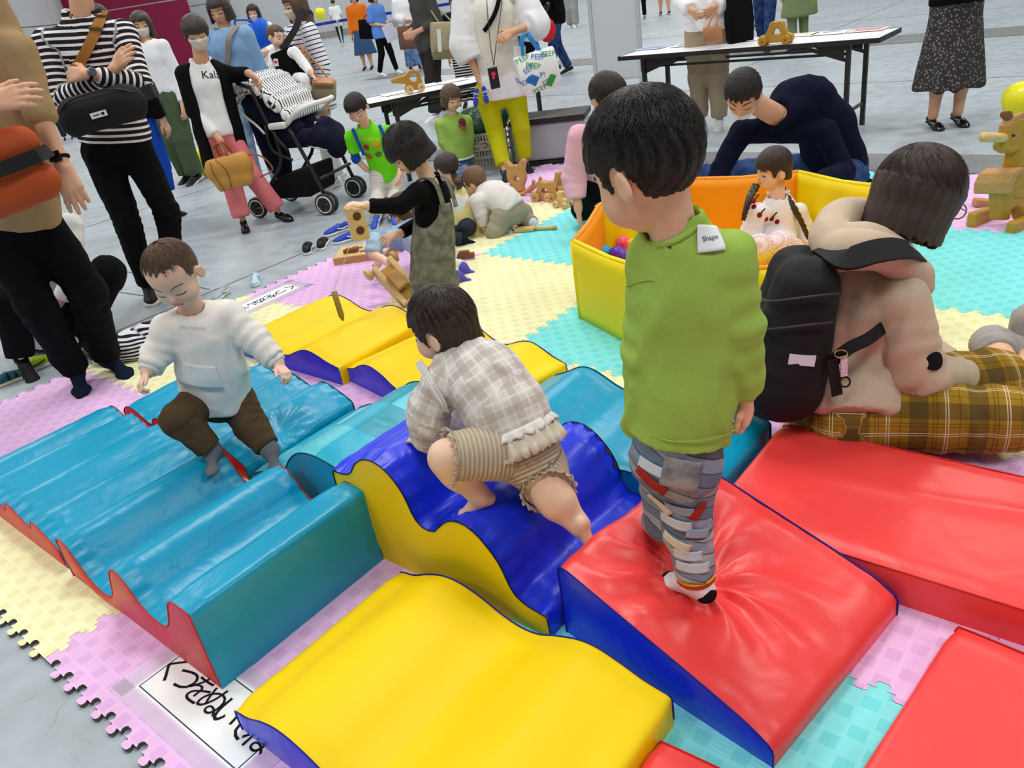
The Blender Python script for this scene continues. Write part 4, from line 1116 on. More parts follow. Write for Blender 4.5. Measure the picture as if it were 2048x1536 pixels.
B = person('person', 'boy in green long-sleeved shirt and patched jeans standing on the red wedge',
    dict(hd=(1288, 326, 1.33), nk=(1350, 452, 1.33), pv=(1352, 895, 1.335), sp=[(1365, 780, 1.335), (1378, 600, 1.335)],
         sl=(1305, 520, 1.37), el=(1286, 700, 1.36), wl=(1285, 862, 1.38), sr=(1455, 520, 1.30), er=(1480, 660, 1.29), wr=(1490, 775, 1.31),
         hl=(1325, 925, 1.38), kl=(1340, 1040, 1.40), al=gr(1318, 1042, .21), hr=(1380, 925, 1.33), kr=(1376, 1050, 1.345), ar=gr(1392, 1160, .205),
         tl=gr(1250, 1020, .19), tr=gr(1300, 1125, .185)),
    .226, body_dims('child', 1.0), True, SK_B, dict(t=.038, bz=-.36, side=-.12, fz=.10, fy=.16, xf=.36, jag=.012, gr=.012, seed=3, whorl=(.1, -.45, .8)), H_BLK, {},
    (-.62, .70, -.42), (-.25, .25, .9),
    top=dict(m=C_GRN, inf=.018, hem=-.035, hw=.012, sleeve=1.02, wr=.009, ws=.07, neck=.006, collar=C_GRN, ch=-.004, cr=1.0),
    pants=dict(m=C_PATCH, inf=.008, r=(.060, .050, .044), len=.93, wr=.004, ws=.03),
    feet=dict(kind='sock', m=C_SOCKW, leg=.03), handl=dict(c=.6), handr=dict(c=.5), res=(.012, .006, .0045, .003), seed=3)
strands(B['root'], B['inv'], B['hc'], B['R'], B['hh'], H_BLK, 1500, .6, .0011, True, 5, lift=.048)
strands(B['root'], B['inv'], B['hc'], B['R'], B['hh'], H_BLK, 1800, .30, .0010, True, 25, lift=.035, rmax=1.75, back=True, fallout=.1, name='nape_strands')
# ---- toddler in cream sweatshirt
C_CREAM = cloth('sweat_cream', '#E9E4DC', .9); C_CORD = cloth('corduroy_brown', '#57452F', .9, pat=p_rib('#5F4B34', .007, .6, 'w')); C_GREYSOCK = cloth('sock_grey', '#6C6E70', .95)
T = person('person', 'toddler in cream sweatshirt and brown corduroy trousers stepping on teal foam',
    dict(hd=(346, 548, 2.36), nk=(388, 632, 2.43), pv=(432, 785, 2.44), sp=[(425, 735, 2.43), (405, 670, 2.43)],
         sl=(452, 632, 2.45), el=(508, 680, 2.42), wl=(552, 722, 2.38), sr=(338, 660, 2.38), er=(312, 712, 2.35), wr=(298, 738, 2.31),
         hl=(474, 798, 2.46), kl=(500, 850, 2.40), al=gr(540, 900, .14), hr=(400, 800, 2.40), kr=(360, 838, 2.29), ar=gr(424, 902, .198),
         tl=gr(552, 950, .125), tr=gr(414, 945, .185)),
    .198, body_dims('toddler', 1.0), True, SK_C, dict(t=.022, bz=-.22, side=.0, fz=.33, fy=.12, xf=.34, jag=.05, gr=.006, seed=5), H_BRN, dict(eyes='down', brow=.6),
    (-.12, -.88, -.52), (-.10, -.45, .85),
    top=dict(m=C_CREAM, inf=.022, hem=.035, hw=.016, sleeve=.96, wr=.007, ws=.05, neck=.006, collar=C_CREAM),
    pants=dict(m=C_CORD, inf=.012, len=.95, wr=.004, ws=.045, r=(.066, .056, .040)), feet=dict(kind='sock', m=C_GREYSOCK, leg=.05, f=1.05),
    handl=dict(d=nrm(at(568, 742, 2.34)-at(552, 722, 2.38)), c=.55, n=(.6, -.3, .5), t=(-.6, -.6, 0)), handr=dict(d=nrm(at(288, 756, 2.28)-at(298, 738, 2.31)), c=.75, n=(-.6, -.3, .5), t=(.6, -.6, 0)), res=(.012, .006, .004, .0025), seed=6)
strands(T['root'], T['inv'], T['hc'], T['R'], T['hh'], H_BRN, 900, .55, .0010, True, 8, lift=.028)
# ---- crawling girl in plaid blouse
C_PLAID = cloth('blouse_plaid', '#D6D0CB', .85, pat=p_plaid('#DDD8D4', '#B3A599', '#F0ECE8', .062, .03)); C_RIBS = cloth('shorts_rib', '#CDBBA2', .85, pat=p_rib('#D3C1A8', .011, .8, 's'))
G = person('person', 'crawling toddler in plaid blouse and beige ribbed shorts on the blue slide',
    dict(hd=(882, 648, 1.83), nk=(918, 712, 1.80), pv=(1040, 885, 1.66), sp=[(1010, 815, 1.70), (965, 755, 1.755)],
         sl=(882, 765, 1.74), el=(856, 830, 1.745), wl=(856, 885, 1.785), sr=(985, 742, 1.86), er=(930, 830, 1.93), wr=(912, 868, 1.95),
         hl=(985, 905, 1.61), kl=(893, 915, 1.58), al=gr(960, 992, .315), hr=(1082, 935, 1.66), kr=(1098, 985, 1.57), ar=(1158, 1050, 1.53),
         tl=gr(880, 1035, .28), tr=(1188, 1125, 1.52)),
    .188, body_dims('toddler', 1.0, th=.058, cf=.043), True, SK_C, dict(t=.045, bz=-.48, side=-.14, cur=1, cw=.92, fz=.16, fy=.16, xf=.34, jag=.05, gr=.010, seed=9), H_DBR, dict(eyes='open'),
    (-.86, .42, -.20), (-.1, .0, 1),
    top=dict(m=C_PLAID, inf=.020, hem=-.01, hw=.0, sleeve=.94, sr=1.5, wr=.007, ws=.04, neck=.006, collar=C_PLAID),
    pants=dict(m=C_RIBS, inf=.014, len=.46, wr=.003, ws=.05, up=.05, r=(.070, .060, .05), fold=.3), feet=dict(l=dict(kind='bare'), r=dict(kind='bare', up=(-.45, .85, .35))),
    handl=dict(d=(-.55, .75, -.15), n=(-.2, .1, 1), t=(.6, .6, 0), c=.15, sp=.2), res=(.012, .006, .004, .0028), seed=8)
strands(G['root'], G['inv'], G['hc'], G['R'], G['hh'], H_DBR, 900, .8, .0010, True, 11, lift=.05)
# ================================================================== PEOPLE AROUND THE MAT
def JY(Y, **k):
    def c(v): return v if isinstance(v, np.ndarray) else (v[0], v[1], Y+(v[2] if len(v) > 2 else 0))
    return {n: ([c(q) for q in v] if isinstance(v, list) else c(v)) for n, v in k.items()}
C_WHT = cloth('cotton_white', '#EFEFF0', .85); C_JET = cloth('cloth_jet', '#0B0B0E', .9); C_DARK = cloth('cloth_charcoal', '#2B2A2B', .9); C_NAVY = cloth('knit_navy', '#0E1028', .95)
C_JEAN = cloth('denim_dark', '#2C3D66', .9, pat=p_denim('#22345C', '#3C5486')); C_LJEAN = cloth('denim_light', '#8FA9C8', .9, pat=p_denim('#7F9ABD', '#B4C6DA'))
M_SNB = mat('sneaker_black', '#19191C', .6); M_SOLEW = mat('sole_white', '#E9E9E6', .6); M_SNW = mat('sneaker_white', '#E8E9EA', .6); M_SOLEK = mat('sole_black', '#1B1B1D', .7)
M_MASKB = mat('mask_beige', '#DCD0BC', .8); M_MASKW = mat('mask_white', '#E4E4EE', .8); M_MASKL = mat('mask_blue', '#9DB4D6', .8)
SN_K = dict(kind='shoe', m=M_SNB, sm=M_SOLEW, lace=M_SNW); SN_W = dict(kind='shoe', m=M_SNW, sm=M_SOLEW, lace=M_SNW); SN_KK = dict(kind='shoe', m=M_SNB, sm=M_SOLEK)
M_PATENT = mat('patent_black', '#0E0E10', .18, .6); FLAT_K = dict(kind='flat', m=M_PATENT, sm=M_SOLEK, f=.98)
SHORT = dict(t=.055, bz=-.22, side=-.02, fz=.20, fy=.12, xf=.31, jag=.04)
BOB = dict(t=.07, bz=-.38, side=-.36, cur=1, fz=.16, fy=.14, xf=.27, jag=.03, ear=False, fall=1)
# ---- seated woman in beige hoodie
C_HOOD = cloth('hoodie_beige', '#C9B49C', .7, sheen=.05); C_TART = cloth('tartan_mustard', '#8A6A1E', .9, pat=p_plaid('#A07B22', '#3B3527', '#E9E2D2', .15, .014))
W = person('person', 'seated woman in beige hoodie and mustard tartan trousers with a black backpack',
    JY(2.16, hd=(1840, 395, .03), nk=(1760, 515, .0), pv=gr(1690, 800, .13), sp=[(1690, 730, -.02), (1715, 610, -.02)],
       sl=(1700, 560, .20), el=(1800, 690, .36), wl=(1900, 730, .22), sr=(1795, 600, -.17), er=(1838, 752, -.22), wr=(1925, 752, -.10),
       hl=gr(1740, 790, .13), kl=gr(1985, 760, .12), al=gr(1900, 800, .07), hr=gr(1690, 830, .13), kr=gr(2005, 838, .14), ar=gr(1800, 850, .05), tl=gr(1840, 810, .05), tr=gr(1750, 860, .05)),
    .256, body_dims('adult', .92, hip=(.185, .145)), False, SK_A, dict(t=.09, bz=-.46, side=-.48, cur=1, fz=.12, fy=.13, xf=.30, jag=.03, ear=False, fall=1, gr=.006, seed=4, cw=.97), H_DBR, dict(eyes='open'),
    (.90, .10, -.42), (.25, .1, .9),
    top=dict(m=C_HOOD, inf=.030, hem=.05, hw=.03, sleeve=1.0, sr=1.3, wr=.013, ws=.08, hood=1),
    pants=dict(m=C_TART, inf=.022, len=1.0, wr=.006, ws=.09, r=(.115, .095, .075)), feet=None, handl=dict(c=.5), handr=dict(c=.5),
    mask=dict(m=M_MASKB), res=(.016, .009, .005, .004), seed=4)
strands(W['root'], W['inv'], W['hc'], W['R'], W['hh'], H_DBR, 1100, 1.0, .0011, False, 15, lift=.092)
# ---- child in black top and grey pinafore
C_PINA = cloth('pinafore_grey', '#6E6F62', .8, pat=p_denim('#62645A', '#85867B', 25))
K = person('person', 'child with black bob in black top and grey pinafore holding a wooden block',
    JY(3.70, hd=(812, 298), nk=(862, 358), pv=(866, 545), sp=[(868, 480), (868, 420)],
       sl=(835, 385, -.10), el=(800, 412, -.14), wl=(738, 412, -.18), sr=(890, 380, .10), er=(850, 440, .12), wr=(802, 466, .0),
       hl=(850, 560, -.03), kl=(848, 610, -.04), al=(850, 650, -.04), hr=(888, 560, .05), kr=(888, 606, .04), ar=(890, 645, .04), tl=(828, 660, -.05), tr=(868, 655, .0)),
    .205, body_dims('child', .92), True, SK_C, dict(t=.075, bz=-.42, side=-.40, cur=1, cw=1.0, fz=-.02, fy=.16, xf=.33, jag=.02, ear=False, seed=6, gr=.007), H_BLK, dict(eyes='down'),
    (-.85, -.22, -.48), (-.35, .0, .9),
    top=dict(m=C_JET, inf=.014, hem=.0, sleeve=1.0, wr=.003, ws=.05), pants=dict(m=C_PINA, inf=.022, len=1.0, r=(.075, .07, .065), up=.10, wr=.006),
    feet=dict(kind='sock', m=C_WHT), handl=dict(d=nrm(at(700, 408, 3.5)-at(738, 412, 3.52)), n=(-.1, -.2, 1), t=(0, -1, 0), c=.45, L=1.05), handr=dict(d=nrm(at(765, 480, 3.64)-at(802, 466, 3.70)), n=(-.2, -.6, .7), t=(-.4, -.5, .6), c=.35, sp=.3),
    res=(.014, .008, .005, .0032), seed=7)
strands(K['root'], K['inv'], K['hc'], K['R'], K['hh'], H_BLK, 500, .8, .0010, True, 21, lift=.085)
# pinafore bib and straps over the black top
P = [cap(K['sp'][0]+K['U']*.0, K['sp'][2], .125, .105, .02, sq=(K['D'], .86))]
bib_c = K['sp'][2]
P += [ell(K['J']['sl']*.5+K['J']['sr']*.5+K['X']*s*.11+K['U']*.01, np.array([.085, .16, .17]), np.array([K['X'], K['D'], K['U']]).T, .01, 's') for s in (-1, 1)]
P += [plane(K['sp'][2]+K['U']*.045, K['U'])]
bib = solid('pinafore_bib', P, .007, C_PINA, K['root'], K['inv'], 1, lambda V, s, c: .005*wnoise(V*np.array([1, 1, .4]), .03, 5))
for s in (-1, 1):
    a = K['sp'][2]+K['U']*.03+K['X']*s*.045; mb = MB()
    arc = [a-K['D']*.095-K['U']*.01, a-K['D']*.085+K['U']*.07, a-K['D']*.02+K['U']*.125, a+K['D']*.05+K['U']*.10, a+K['D']*.095-K['U']*.01]
    arc = spline(arc, 5); mb.ribbon(arc, [q-(a+K['U']*.0) for q in arc], .03, .004); mb.build('shoulder_strap', C_PINA, bib, inv=K['inv'])
mb = MB(); mb.tube([K['pv'] if False else K['J']['pv']+K['U']*.10+K['X']*.11*math.cos(a)*1.0+K['D']*.098*math.sin(a) for a in np.linspace(0, 6.28, 26)[:-1]], .007, 6, closed=True)
mb.build('waist_cord', C_PINA, K['root'], smooth=True, inv=K['inv'])
# ---- man in navy sweater
NM = person('person', 'man in navy sweater with lowered white mask leaning over the ball pit',
    JY(4.40, hd=(1486, 190, -.20), nk=(1556, 232, -.06), pv=(1668, 322, .32), sp=[(1650, 250, .22), (1605, 205, .06)],
       sl=(1650, 262, -.10), el=(1688, 345, -.20), wl=(1634, 362, -.45), sr=(1484, 262, .05), er=(1442, 338, -.02), wr=(1424, 408, -.14),
       hl=(1700, 330, .28), kl=gr(1680, 385, .10), al=gr(1720, 350, .08), hr=(1620, 335, .38), kr=gr(1400, 352, .12), ar=gr(1500, 350, .06), tl=gr(1740, 345, .05), tr=gr(1560, 352, .05)),
    .235, body_dims('adult', .98), False, SK_A, dict(SHORT, fz=.22, seed=2, gr=.014, jag=.05), H_BLK, dict(eyes='down', mouth=0),
    (-.42, -.62, -.66), (-.25, -.55, .75),
    top=dict(m=C_NAVY, inf=.022, hem=.05, sleeve=1.0, wr=.005, ws=.09, neck=.006, collar=C_NAVY), pants=dict(m=C_JEAN, inf=.016, wr=.006),
    feet=dict(kind='sock', m=C_JET), handl=dict(d=nrm(at(1602, 392, 3.85)-at(1634, 362, 3.95)), n=(.3, -.5, .8), t=(-.7, -.6, .1), c=.3), handr=dict(d=(.1, -.3, -.95), c=.4),
    mask=dict(m=M_MASKW, z=(-.50, -.22)), res=(.016, .010, .006, .0045), seed=9)
# ---- girl with braids in the pit
C_PKW = cloth('blouse_pale_pink', '#F3F2F6', .85); C_GING = cloth('gingham_pink', '#E6CFD2', .85, pat=p_plaid('#F0E6E8', '#C9A4AE', '#FFFFFF', .018, .0))
BR = person('person', 'small girl with two braids in a pale blouse sitting in the ball pit',
    JY(3.62, hd=(1545, 335, .0), nk=(1556, 398, .02), pv=gr(1555, 500, .10), sp=[(1556, 460, .02), (1556, 425, .02)],
       sl=(1512, 425, -.08), el=(1500, 470, -.06), wl=(1505, 498, -.12), sr=(1596, 425, .10), er=(1612, 470, .08), wr=(1600, 500, .0),
       hl=gr(1530, 500, .10), kl=(1520, 492, -.22), al=gr(1500, 530, .05), hr=gr(1580, 500, .10), kr=(1560, 485, -.18), ar=gr(1540, 530, .05), tl=gr(1490, 545, .03), tr=gr(1530, 545, .03)),
    .180, body_dims('child', .86), True, SK_C, dict(t=.045, bz=-.36, side=-.14, cur=1, cw=.9, fz=.10, fy=.17, xf=.34, jag=.02, seed=3), H_DBR, dict(eyes='open'),
    (-.94, -.10, -.15), (.0, -.15, 1),
    top=dict(m=C_PKW, inf=.018, hem=.04, hw=.02, sleeve=.95, sr=1.6, wr=.005, neck=.004, collar=C_PKW), pants=dict(m=C_GING, inf=.016, wr=.004), feet=dict(kind='sock', m=C_WHT), res=(.014, .008, .0045, .0032), seed=5)
m_cherry = mat('cherry_pompom', '#8E1226', .95, bump=.8, bscale=300); m_leaf = mat('cherry_leaf', '#3A4A2E', .9); m_bead = mat('hair_bead', '#E05563', .4)
for i, (x, y) in enumerate(((1507, 402), (1508, 414), (1519, 430), (1531, 438), (1543, 437), (1554, 443))):
    d = ray(x, y); P0 = np.array([0, 0, CAM_H]); ts = np.linspace(3.2, 3.9, 140)/d[1]; pts = P0+d[None]*ts[:, None]; f = sdist(BR['topP'], pts); k = np.argmax(f < 0) if (f < 0).any() else 60
    c = pts[k]; mb = MB(); mb.ball(c, .0125, 10, 7); mb.build('cherry_pompom', m_cherry, BR['top'], smooth=True, inv=BR['inv'])
    if i % 2 == 0: mb = MB(); mb.ribbon([c, c+np.array([.012, -.012, .022]), c+np.array([.022, -.012, .03])], (0, -1, .3), .007, .002); mb.build('cherry_leaf', m_leaf, BR['top'], inv=BR['inv'])
for s, pts in ((1, [(1560, 372, 3.66), (1572, 392, 3.62), (1590, 420, 3.58), (1606, 450, 3.58), (1617, 478, 3.58)]), (-1, [(1512, 372, 3.58), (1500, 395, 3.52), (1492, 420, 3.5), (1487, 440, 3.5)])):
    mb = MB(); C3 = spline([at(*q) for q in pts], 6); n = len(C3)
    for ph in (0, 2.09, 4.19):
        mb.tube([p+.011*(1-.5*i/n)*np.array([math.cos(i*.9+ph), math.sin(i*.9+ph)*.7, .3*math.sin(i*.9+ph)]) for i, p in enumerate(C3)], [.0125*(1-.55*i/n) for i in range(n)], 7)
    mb.build('braid', H_DBR, BR['root'], smooth=True, inv=BR['inv'])
    mb = MB(); mb.ball(C3[1], .011, 8, 6); mb.build('hair_bead', m_bead, BR['root'], smooth=True, inv=BR['inv'])
# ---- person in pink shirt
C_PINK = cloth('shirt_pink', '#EDB9D0', .75)
PK = person('person', 'person in pink shirt and black trousers kneeling beside the ball pit',
    JY(4.45, hd=(1216, 196, -.05), nk=(1208, 262, .02), pv=(1222, 372, .15), sp=[(1216, 335, .12), (1210, 295, .06)],
       sl=(1262, 280, .0), el=(1290, 350, -.05), wl=(1270, 400, -.15), sr=(1158, 272, .0), er=(1148, 352, .02), wr=(1156, 412, -.04),
       hl=(1250, 375, .15), kl=gr(1255, 400, .2), al=gr(1265, 395, .06), hr=(1190, 378, .10), kr=gr(1165, 420, .12), ar=gr(1205, 392, .06), tl=gr(1290, 390, .03), tr=gr(1240, 385, .03)),
    .232, body_dims('adult', .88), False, SK_A, dict(SHORT, t=.075, bz=-.24, fz=.18, seed=7, gr=.012), H_BLK, dict(eyes='down'),
    (.42, -.62, -.66), (.30, -.55, .78),
    top=dict(m=C_PINK, inf=.024, hem=.06, sleeve=.88, sr=1.4, wr=.008, ws=.07, neck=.012, collar=C_PINK, cr=1.6), pants=dict(m=C_JET, inf=.014, wr=.005),
    feet=dict(kind='sock', m=C_JET), handr=dict(d=(-.02, -.08, -1), c=.5), handl=dict(c=.4), res=(.016, .010, .006, .0045), seed=11)
mb = MB(); c = at(1218, 412, 4.25); mb.box(c, (.085, .004, .105), frame((.05, -.1, 1), (.95, .25, 0))); bdg = mb.build('name_badge', mat('badge_card', '#E9F0EC', .3), PK['root'], inv=PK['inv'])
mb = MB(); mb.box(c+np.array([0, -.004, -.043]), (.08, .002, .014), frame((.05, -.1, 1), (.95, .25, 0))); mb.box(c+np.array([0, -.004, .0]), (.05, .002, .012), frame((.05, -.1, 1), (.95, .25, 0))); mb.build('badge_print', mat('badge_green', '#A8B84A', .5), bdg, inv=PK['inv'])
# ---- man in khaki sweater at the left edge
C_KHAK = cloth('sweater_khaki', '#A98D67', .9); C_NSOCK = cloth('sock_navy', '#141B2E', .95)
BM = person('person', 'man in khaki sweater and black trousers at the left edge in navy socks',
    JY(3.42, hd=(-60, -170, .0), nk=(-40, -5, .0), pv=(30, 428, .02), sp=[(15, 300, .0), (-10, 140, .0)],
       sl=(32, 100, -.06), el=(78, 226, -.10), wl=(122, 322, -.16), sr=(-130, 110, -.06), er=(-120, 260, -.20), wr=(-28, 212, -.30),
       hl=(72, 440, .05), kl=(172, 580, .05), al=gr(214, 712, .10), hr=(0, 450, .0), kr=(72, 612, -.06), ar=gr(150, 738, .10), tl=gr(292, 752, .05), tr=gr(166, 830, .05)),
    .235, body_dims('adult', 1.0, ch=(.15, .11), hip=(.15, .11)), False, SK_A, dict(SHORT), H_BLK, {}, (.4, -.85, -.3), (0, 0, 1),
    top=dict(m=C_KHAK, inf=.022, hem=.02, sleeve=.58, wr=.008, ws=.08), pants=dict(m=C_JET, inf=.016, r=(.10, .082, .066), wr=.007, ws=.08), feet=dict(kind='sock', m=C_NSOCK, leg=.12),
    handl=dict(d=nrm(at(152, 398, 3.22)-at(122, 322, 3.26)), n=(.2, -.85, .3), t=(-.8, -.2, .3), c=.18, sp=.12, L=1.12), handr=dict(d=nrm(at(45, 190, 3.12)-at(-28, 212, 3.12)), n=(-.1, -.85, .4), t=(.2, -.3, .9), c=.25, L=1.12), res=(.018, .011, .008, .0042), seed=13)
# ---- man in striped shirt, arms crossed
C_STRI = cloth('shirt_striped', '#2A2222', .85, pat=p_stripes('#2A2224', '#EDEDF0', .0325, .40))
SM = person('person', 'man in black and white striped shirt with crossed arms and a black waist bag',
    JY(4.62, hd=(142, -90), nk=(165, 30, .02), pv=(228, 268, .03), sp=[(212, 190, .03), (188, 100, .03)],
       sl=(248, 66, .02), el=(282, 166, -.10), wl=(178, 148, -.27), sr=(92, 84, -.02), er=(122, 200, -.10), wr=(226, 142, -.20),
       hl=(268, 295, .03), kl=(332, 420, .0), al=(352, 548, .08), hr=(202, 305, .0), kr=(256, 448, -.04), ar=gr(292, 566, .10), tl=(372, 570, .0), tr=gr(306, 625, .04)),
    .235, body_dims('adult', 1.0), False, SK_A, dict(SHORT), H_BLK, {}, (.15, -.9, -.3), (0, 0, 1),
    top=dict(m=C_STRI, inf=.018, hem=.03, sleeve=.93, wr=.005, ws=.07, neck=.012), pants=dict(m=C_JET, inf=.012, r=(.098, .072, .056), wr=.007, ws=.06), feet=dict(SN_KK, sm=M_SOLEW),
    handl=dict(d=nrm(at(120, 150, 4.42)-at(178, 148, 4.35)), n=(0, -.9, .4), c=.3), handr=dict(d=nrm(at(252, 108, 4.38)-at(226, 142, 4.42)), n=(0, -.8, .5), t=(-.6, 0, .5), c=.2), mask=dict(m=M_MASKW), res=(.018, .011, .008, .0045), seed=14)
# ---- woman in black cardigan and coral trousers with the stroller
C_CORAL = cloth('trousers_coral', '#E07C80', .85)
SW = person('person', 'woman in black cardigan and coral trousers holding a tan handbag',
    JY(6.25, hd=(392, 66, -.06), nk=(402, 122), pv=(438, 262), sp=[(428, 218), (415, 165)],
       sl=(432, 140, .05), el=(472, 150, .05), wl=(498, 146, -.05), sr=(368, 148, -.05), er=(388, 222, -.08), wr=(440, 280, -.14),
       hl=(458, 272, .02), kl=(505, 352, -.03), al=gr(558, 422, .075), hr=(424, 275, -.02), kr=(462, 365, -.06), ar=gr(485, 440, .075), tl=gr(610, 440, .03), tr=gr(493, 470, .03)),
    .218, body_dims('adult', .88), False, SK_A, dict(t=.07, bz=-.32, side=-.22, fz=.08, fy=.13, xf=.28, jag=.03, ear=False, seed=8), H_DBR, dict(eyes='down'),
    (.28, -.86, -.30), (.05, -.2, 1),
    top=dict(m=C_WHT, inf=.012, hem=.02, sleeve=.9, wr=.003), pants=dict(m=C_CORAL, inf=.014, r=(.088, .070, .072), len=.96, wr=.004), feet=FLAT_K,
    handl=dict(d=nrm(at(512, 158, 6.18)-at(498, 146, 6.2)), c=.5), handr=dict(c=.7, d=(.1, -.1, -1)), mask=dict(m=M_MASKB, loop=C_JET), res=(.018, .012, .007, .0055), seed=15)
J = SW['J']; U, X, D_ = SW['U'], SW['X'], SW['D']
P = [cap(SW['sp'][0]-U*.22, SW['sp'][0], .185, .172, .03, sq=(D_, .72)), cap(SW['sp'][0], SW['sp'][2], .172, .172, .03, sq=(D_, .75)), cap(J['sl'], J['sr'], .062, None, .03)]
for s in 'lr': P += [cap(J['s'+s], J['e'+s], .062, .055, .014), cap(J['e'+s], J['w'+s], .055, .042, .012, cut=[(J['w'+s]-nrm(J['w'+s]-J['e'+s])*.02, J['w'+s]-J['e'+s])])]
front = nrm(np.array([.25, -.95, 0]))
P += [cap(SW['J']['nk']+front*.16+U*.12, SW['sp'][0]+front*.17-U*.45+X*.02, .11, .10, .005, 's', sq=(D_, 1.4)), cap(J['nk'], SW['hc'], .07, None, .005, 's'), plane(SW['sp'][0]-U*.27, -U)]
solid('cardigan', P, .011, C_JET, SW['root'], SW['inv'], 1, lambda V, s, c: .006*wnoise(V*np.array([1, 1, .4]), .06, 3))
# ---- boy in lime T-shirt
C_LIME = cloth('tee_lime', '#6FE023', .8); C_PRNT = cloth('trousers_print', '#DAD7CF', .9, pat=p_stripes('#DCD9D2', '#A7A28F', .05, .05)); C_BLU = cloth('sleeve_blue', '#1C4FA8', .85)
LB = person('person', 'boy in lime printed T-shirt over blue sleeves looking down at the toys',
    JY(6.18, hd=(713, 216, -.08), nk=(730, 250), pv=(772, 345, .08), sp=[(762, 318, .06), (748, 285, .02)],
       sl=(776, 264, .02), el=(805, 310, .02), wl=(800, 345, -.08), sr=(702, 274, -.02), er=(712, 318, .0), wr=(730, 336, .02),
       hl=(790, 352, .08), kl=(790, 392, .03), al=gr(785, 424, .08), hr=(756, 352, .04), kr=(755, 392, .0), ar=gr(752, 428, .08), tl=gr(790, 450, .03), tr=gr(742, 452, .03)),
    .200, body_dims('child', .98), True, SK_B, dict(t=.05, bz=-.22, side=-.02, fz=.16, fy=.13, xf=.31, jag=.025, seed=6), H_BLK, dict(eyes='down'),
    (-.15, -.78, -.55), (-.15, -.45, .85),
    top=dict(m=C_LIME, inf=.018, hem=.035, hw=.02, sleeve=.36, wr=.004, neck=.006, collar=C_LIME), pants=dict(m=C_PRNT, inf=.016, wr=.004), feet=dict(kind='shoe', m=mat('sneaker_blue', '#2456C8', .5), sm=M_SOLEW, stripe=M_SNW),
    res=(.016, .010, .0055, .0042), seed=16)
for s in 'lr':
    e, w, a = LB['J']['e'+s], LB['J']['w'+s], LB['J']['s'+s]; q = e+(w-e)*.25
    solid('undersleeve', [cap(a, e, .034, .034, .01), cap(e, w, .034, .03, .01, cut=[(q, w-e)])], .008, C_BLU, LB['root'], LB['inv'])
for s in (-1, 1):
    mb = MB()
    q = LB['J']['sl'] if s > 0 else LB['J']['sr']; c = q*.72+LB['J']['nk']*.28; Uu = LB['U']; fr = -LB['D'] if LB['D'][1] > 0 else LB['D']
    arc = spline([c-Uu*.14+fr*.10, c-Uu*.06+fr*.095, c+Uu*.035+fr*.03, c+Uu*.02-fr*.06], 5); mb.ribbon(arc, [p-(c-Uu*.05) for p in arc], .024, .004); mb.build('backpack_strap', C_BLU, LB['root'], inv=LB['inv'])
# ---- toddler girl in green sweatshirt
C_OLV = cloth('sweat_green', '#9CC05C', .85)
GT = person('person', 'toddler girl in green sweatshirt and jeans standing by the crate',
    JY(6.82, hd=(903, 195, -.03), nk=(905, 232), pv=(920, 308), sp=[(916, 285), (910, 255)],
       sl=(932, 243, .02), el=(938, 272, .02), wl=(936, 300, .0), sr=(883, 250, -.03), er=(888, 285, -.05), wr=(905, 312, -.08),
       hl=(932, 312), kl=(932, 336), al=gr(930, 358, .06), hr=(912, 314), kr=(912, 338), ar=gr(912, 362, .06), tl=gr(935, 372, .03), tr=gr(910, 378, .03)),
    .195, body_dims('toddler', 1.0), True, SK_C, dict(t=.05, bz=-.38, side=-.36, cur=1, fz=.13, fy=.15, xf=.30, jag=.05, ear=False, fall=1, seed=3), H_BRN, dict(eyes='open'),
    (.45, -.82, -.30), (.1, -.1, 1),
    top=dict(m=C_OLV, inf=.022, hem=.03, hw=.005, sleeve=1.0, wr=.005, neck=.004, collar=C_OLV), pants=dict(m=cloth('denim_mid', '#4E688F', .9, pat=p_denim('#456088', '#7E95B4')), inf=.012, wr=.004), feet=dict(kind='sock', m=C_NSOCK), res=(.016, .010, .005, .004), seed=17)
# ---- woman in chartreuse trousers (seen from the chest down)
C_CHAR = cloth('trousers_chartreuse', '#B9B915', .85); C_KNIT = cloth('vest_knit', '#E6E2D6', .95, bump=1.0, bscale=120); C_SHIRT = cloth('shirt_white', '#F0F1F4', .8)
YW_ = person('person', 'woman in white shirt, knit vest and chartreuse trousers holding small blue shoes',
    JY(6.58, hd=(975, -130), nk=(978, -50), pv=(1002, 168), sp=[(995, 105), (985, 30)],
       sl=(1042, -28), el=(1068, 50, -.05), wl=(1030, 62, -.20), sr=(925, -20), er=(930, 90, .0), wr=(958, 158, -.05),
       hl=(1028, 180), kl=(1042, 258, -.03), al=gr(1050, 322, .085), hr=(972, 185), kr=(992, 270, -.03), ar=gr(1008, 338, .085), tl=gr(1068, 345, .04), tr=gr(1018, 368, .04)),
    .225, body_dims('adult', .92), False, SK_A, dict(BOB), H_DBR, {}, (.05, -.9, -.3), (0, 0, 1),
    top=dict(m=C_SHIRT, inf=.028, hem=.10, hw=.02, sleeve=.72, sr=3.0, wr=.006, ws=.12), pants=dict(m=C_CHAR, inf=.016, r=(.096, .072, .056), len=.95, wr=.004, ws=.06), feet=dict(SN_K, f=1.05),
    handl=dict(d=nrm(at(1012, 72, 6.35)-at(1030, 62, 6.38)), n=(0, -.9, .3), c=.4), handr=dict(c=.6), mask=dict(m=M_MASKW), res=(.018, .011, .008, .0055), seed=18)
J = YW_['J']; U, X, D_ = YW_['U'], YW_['X'], YW_['D']
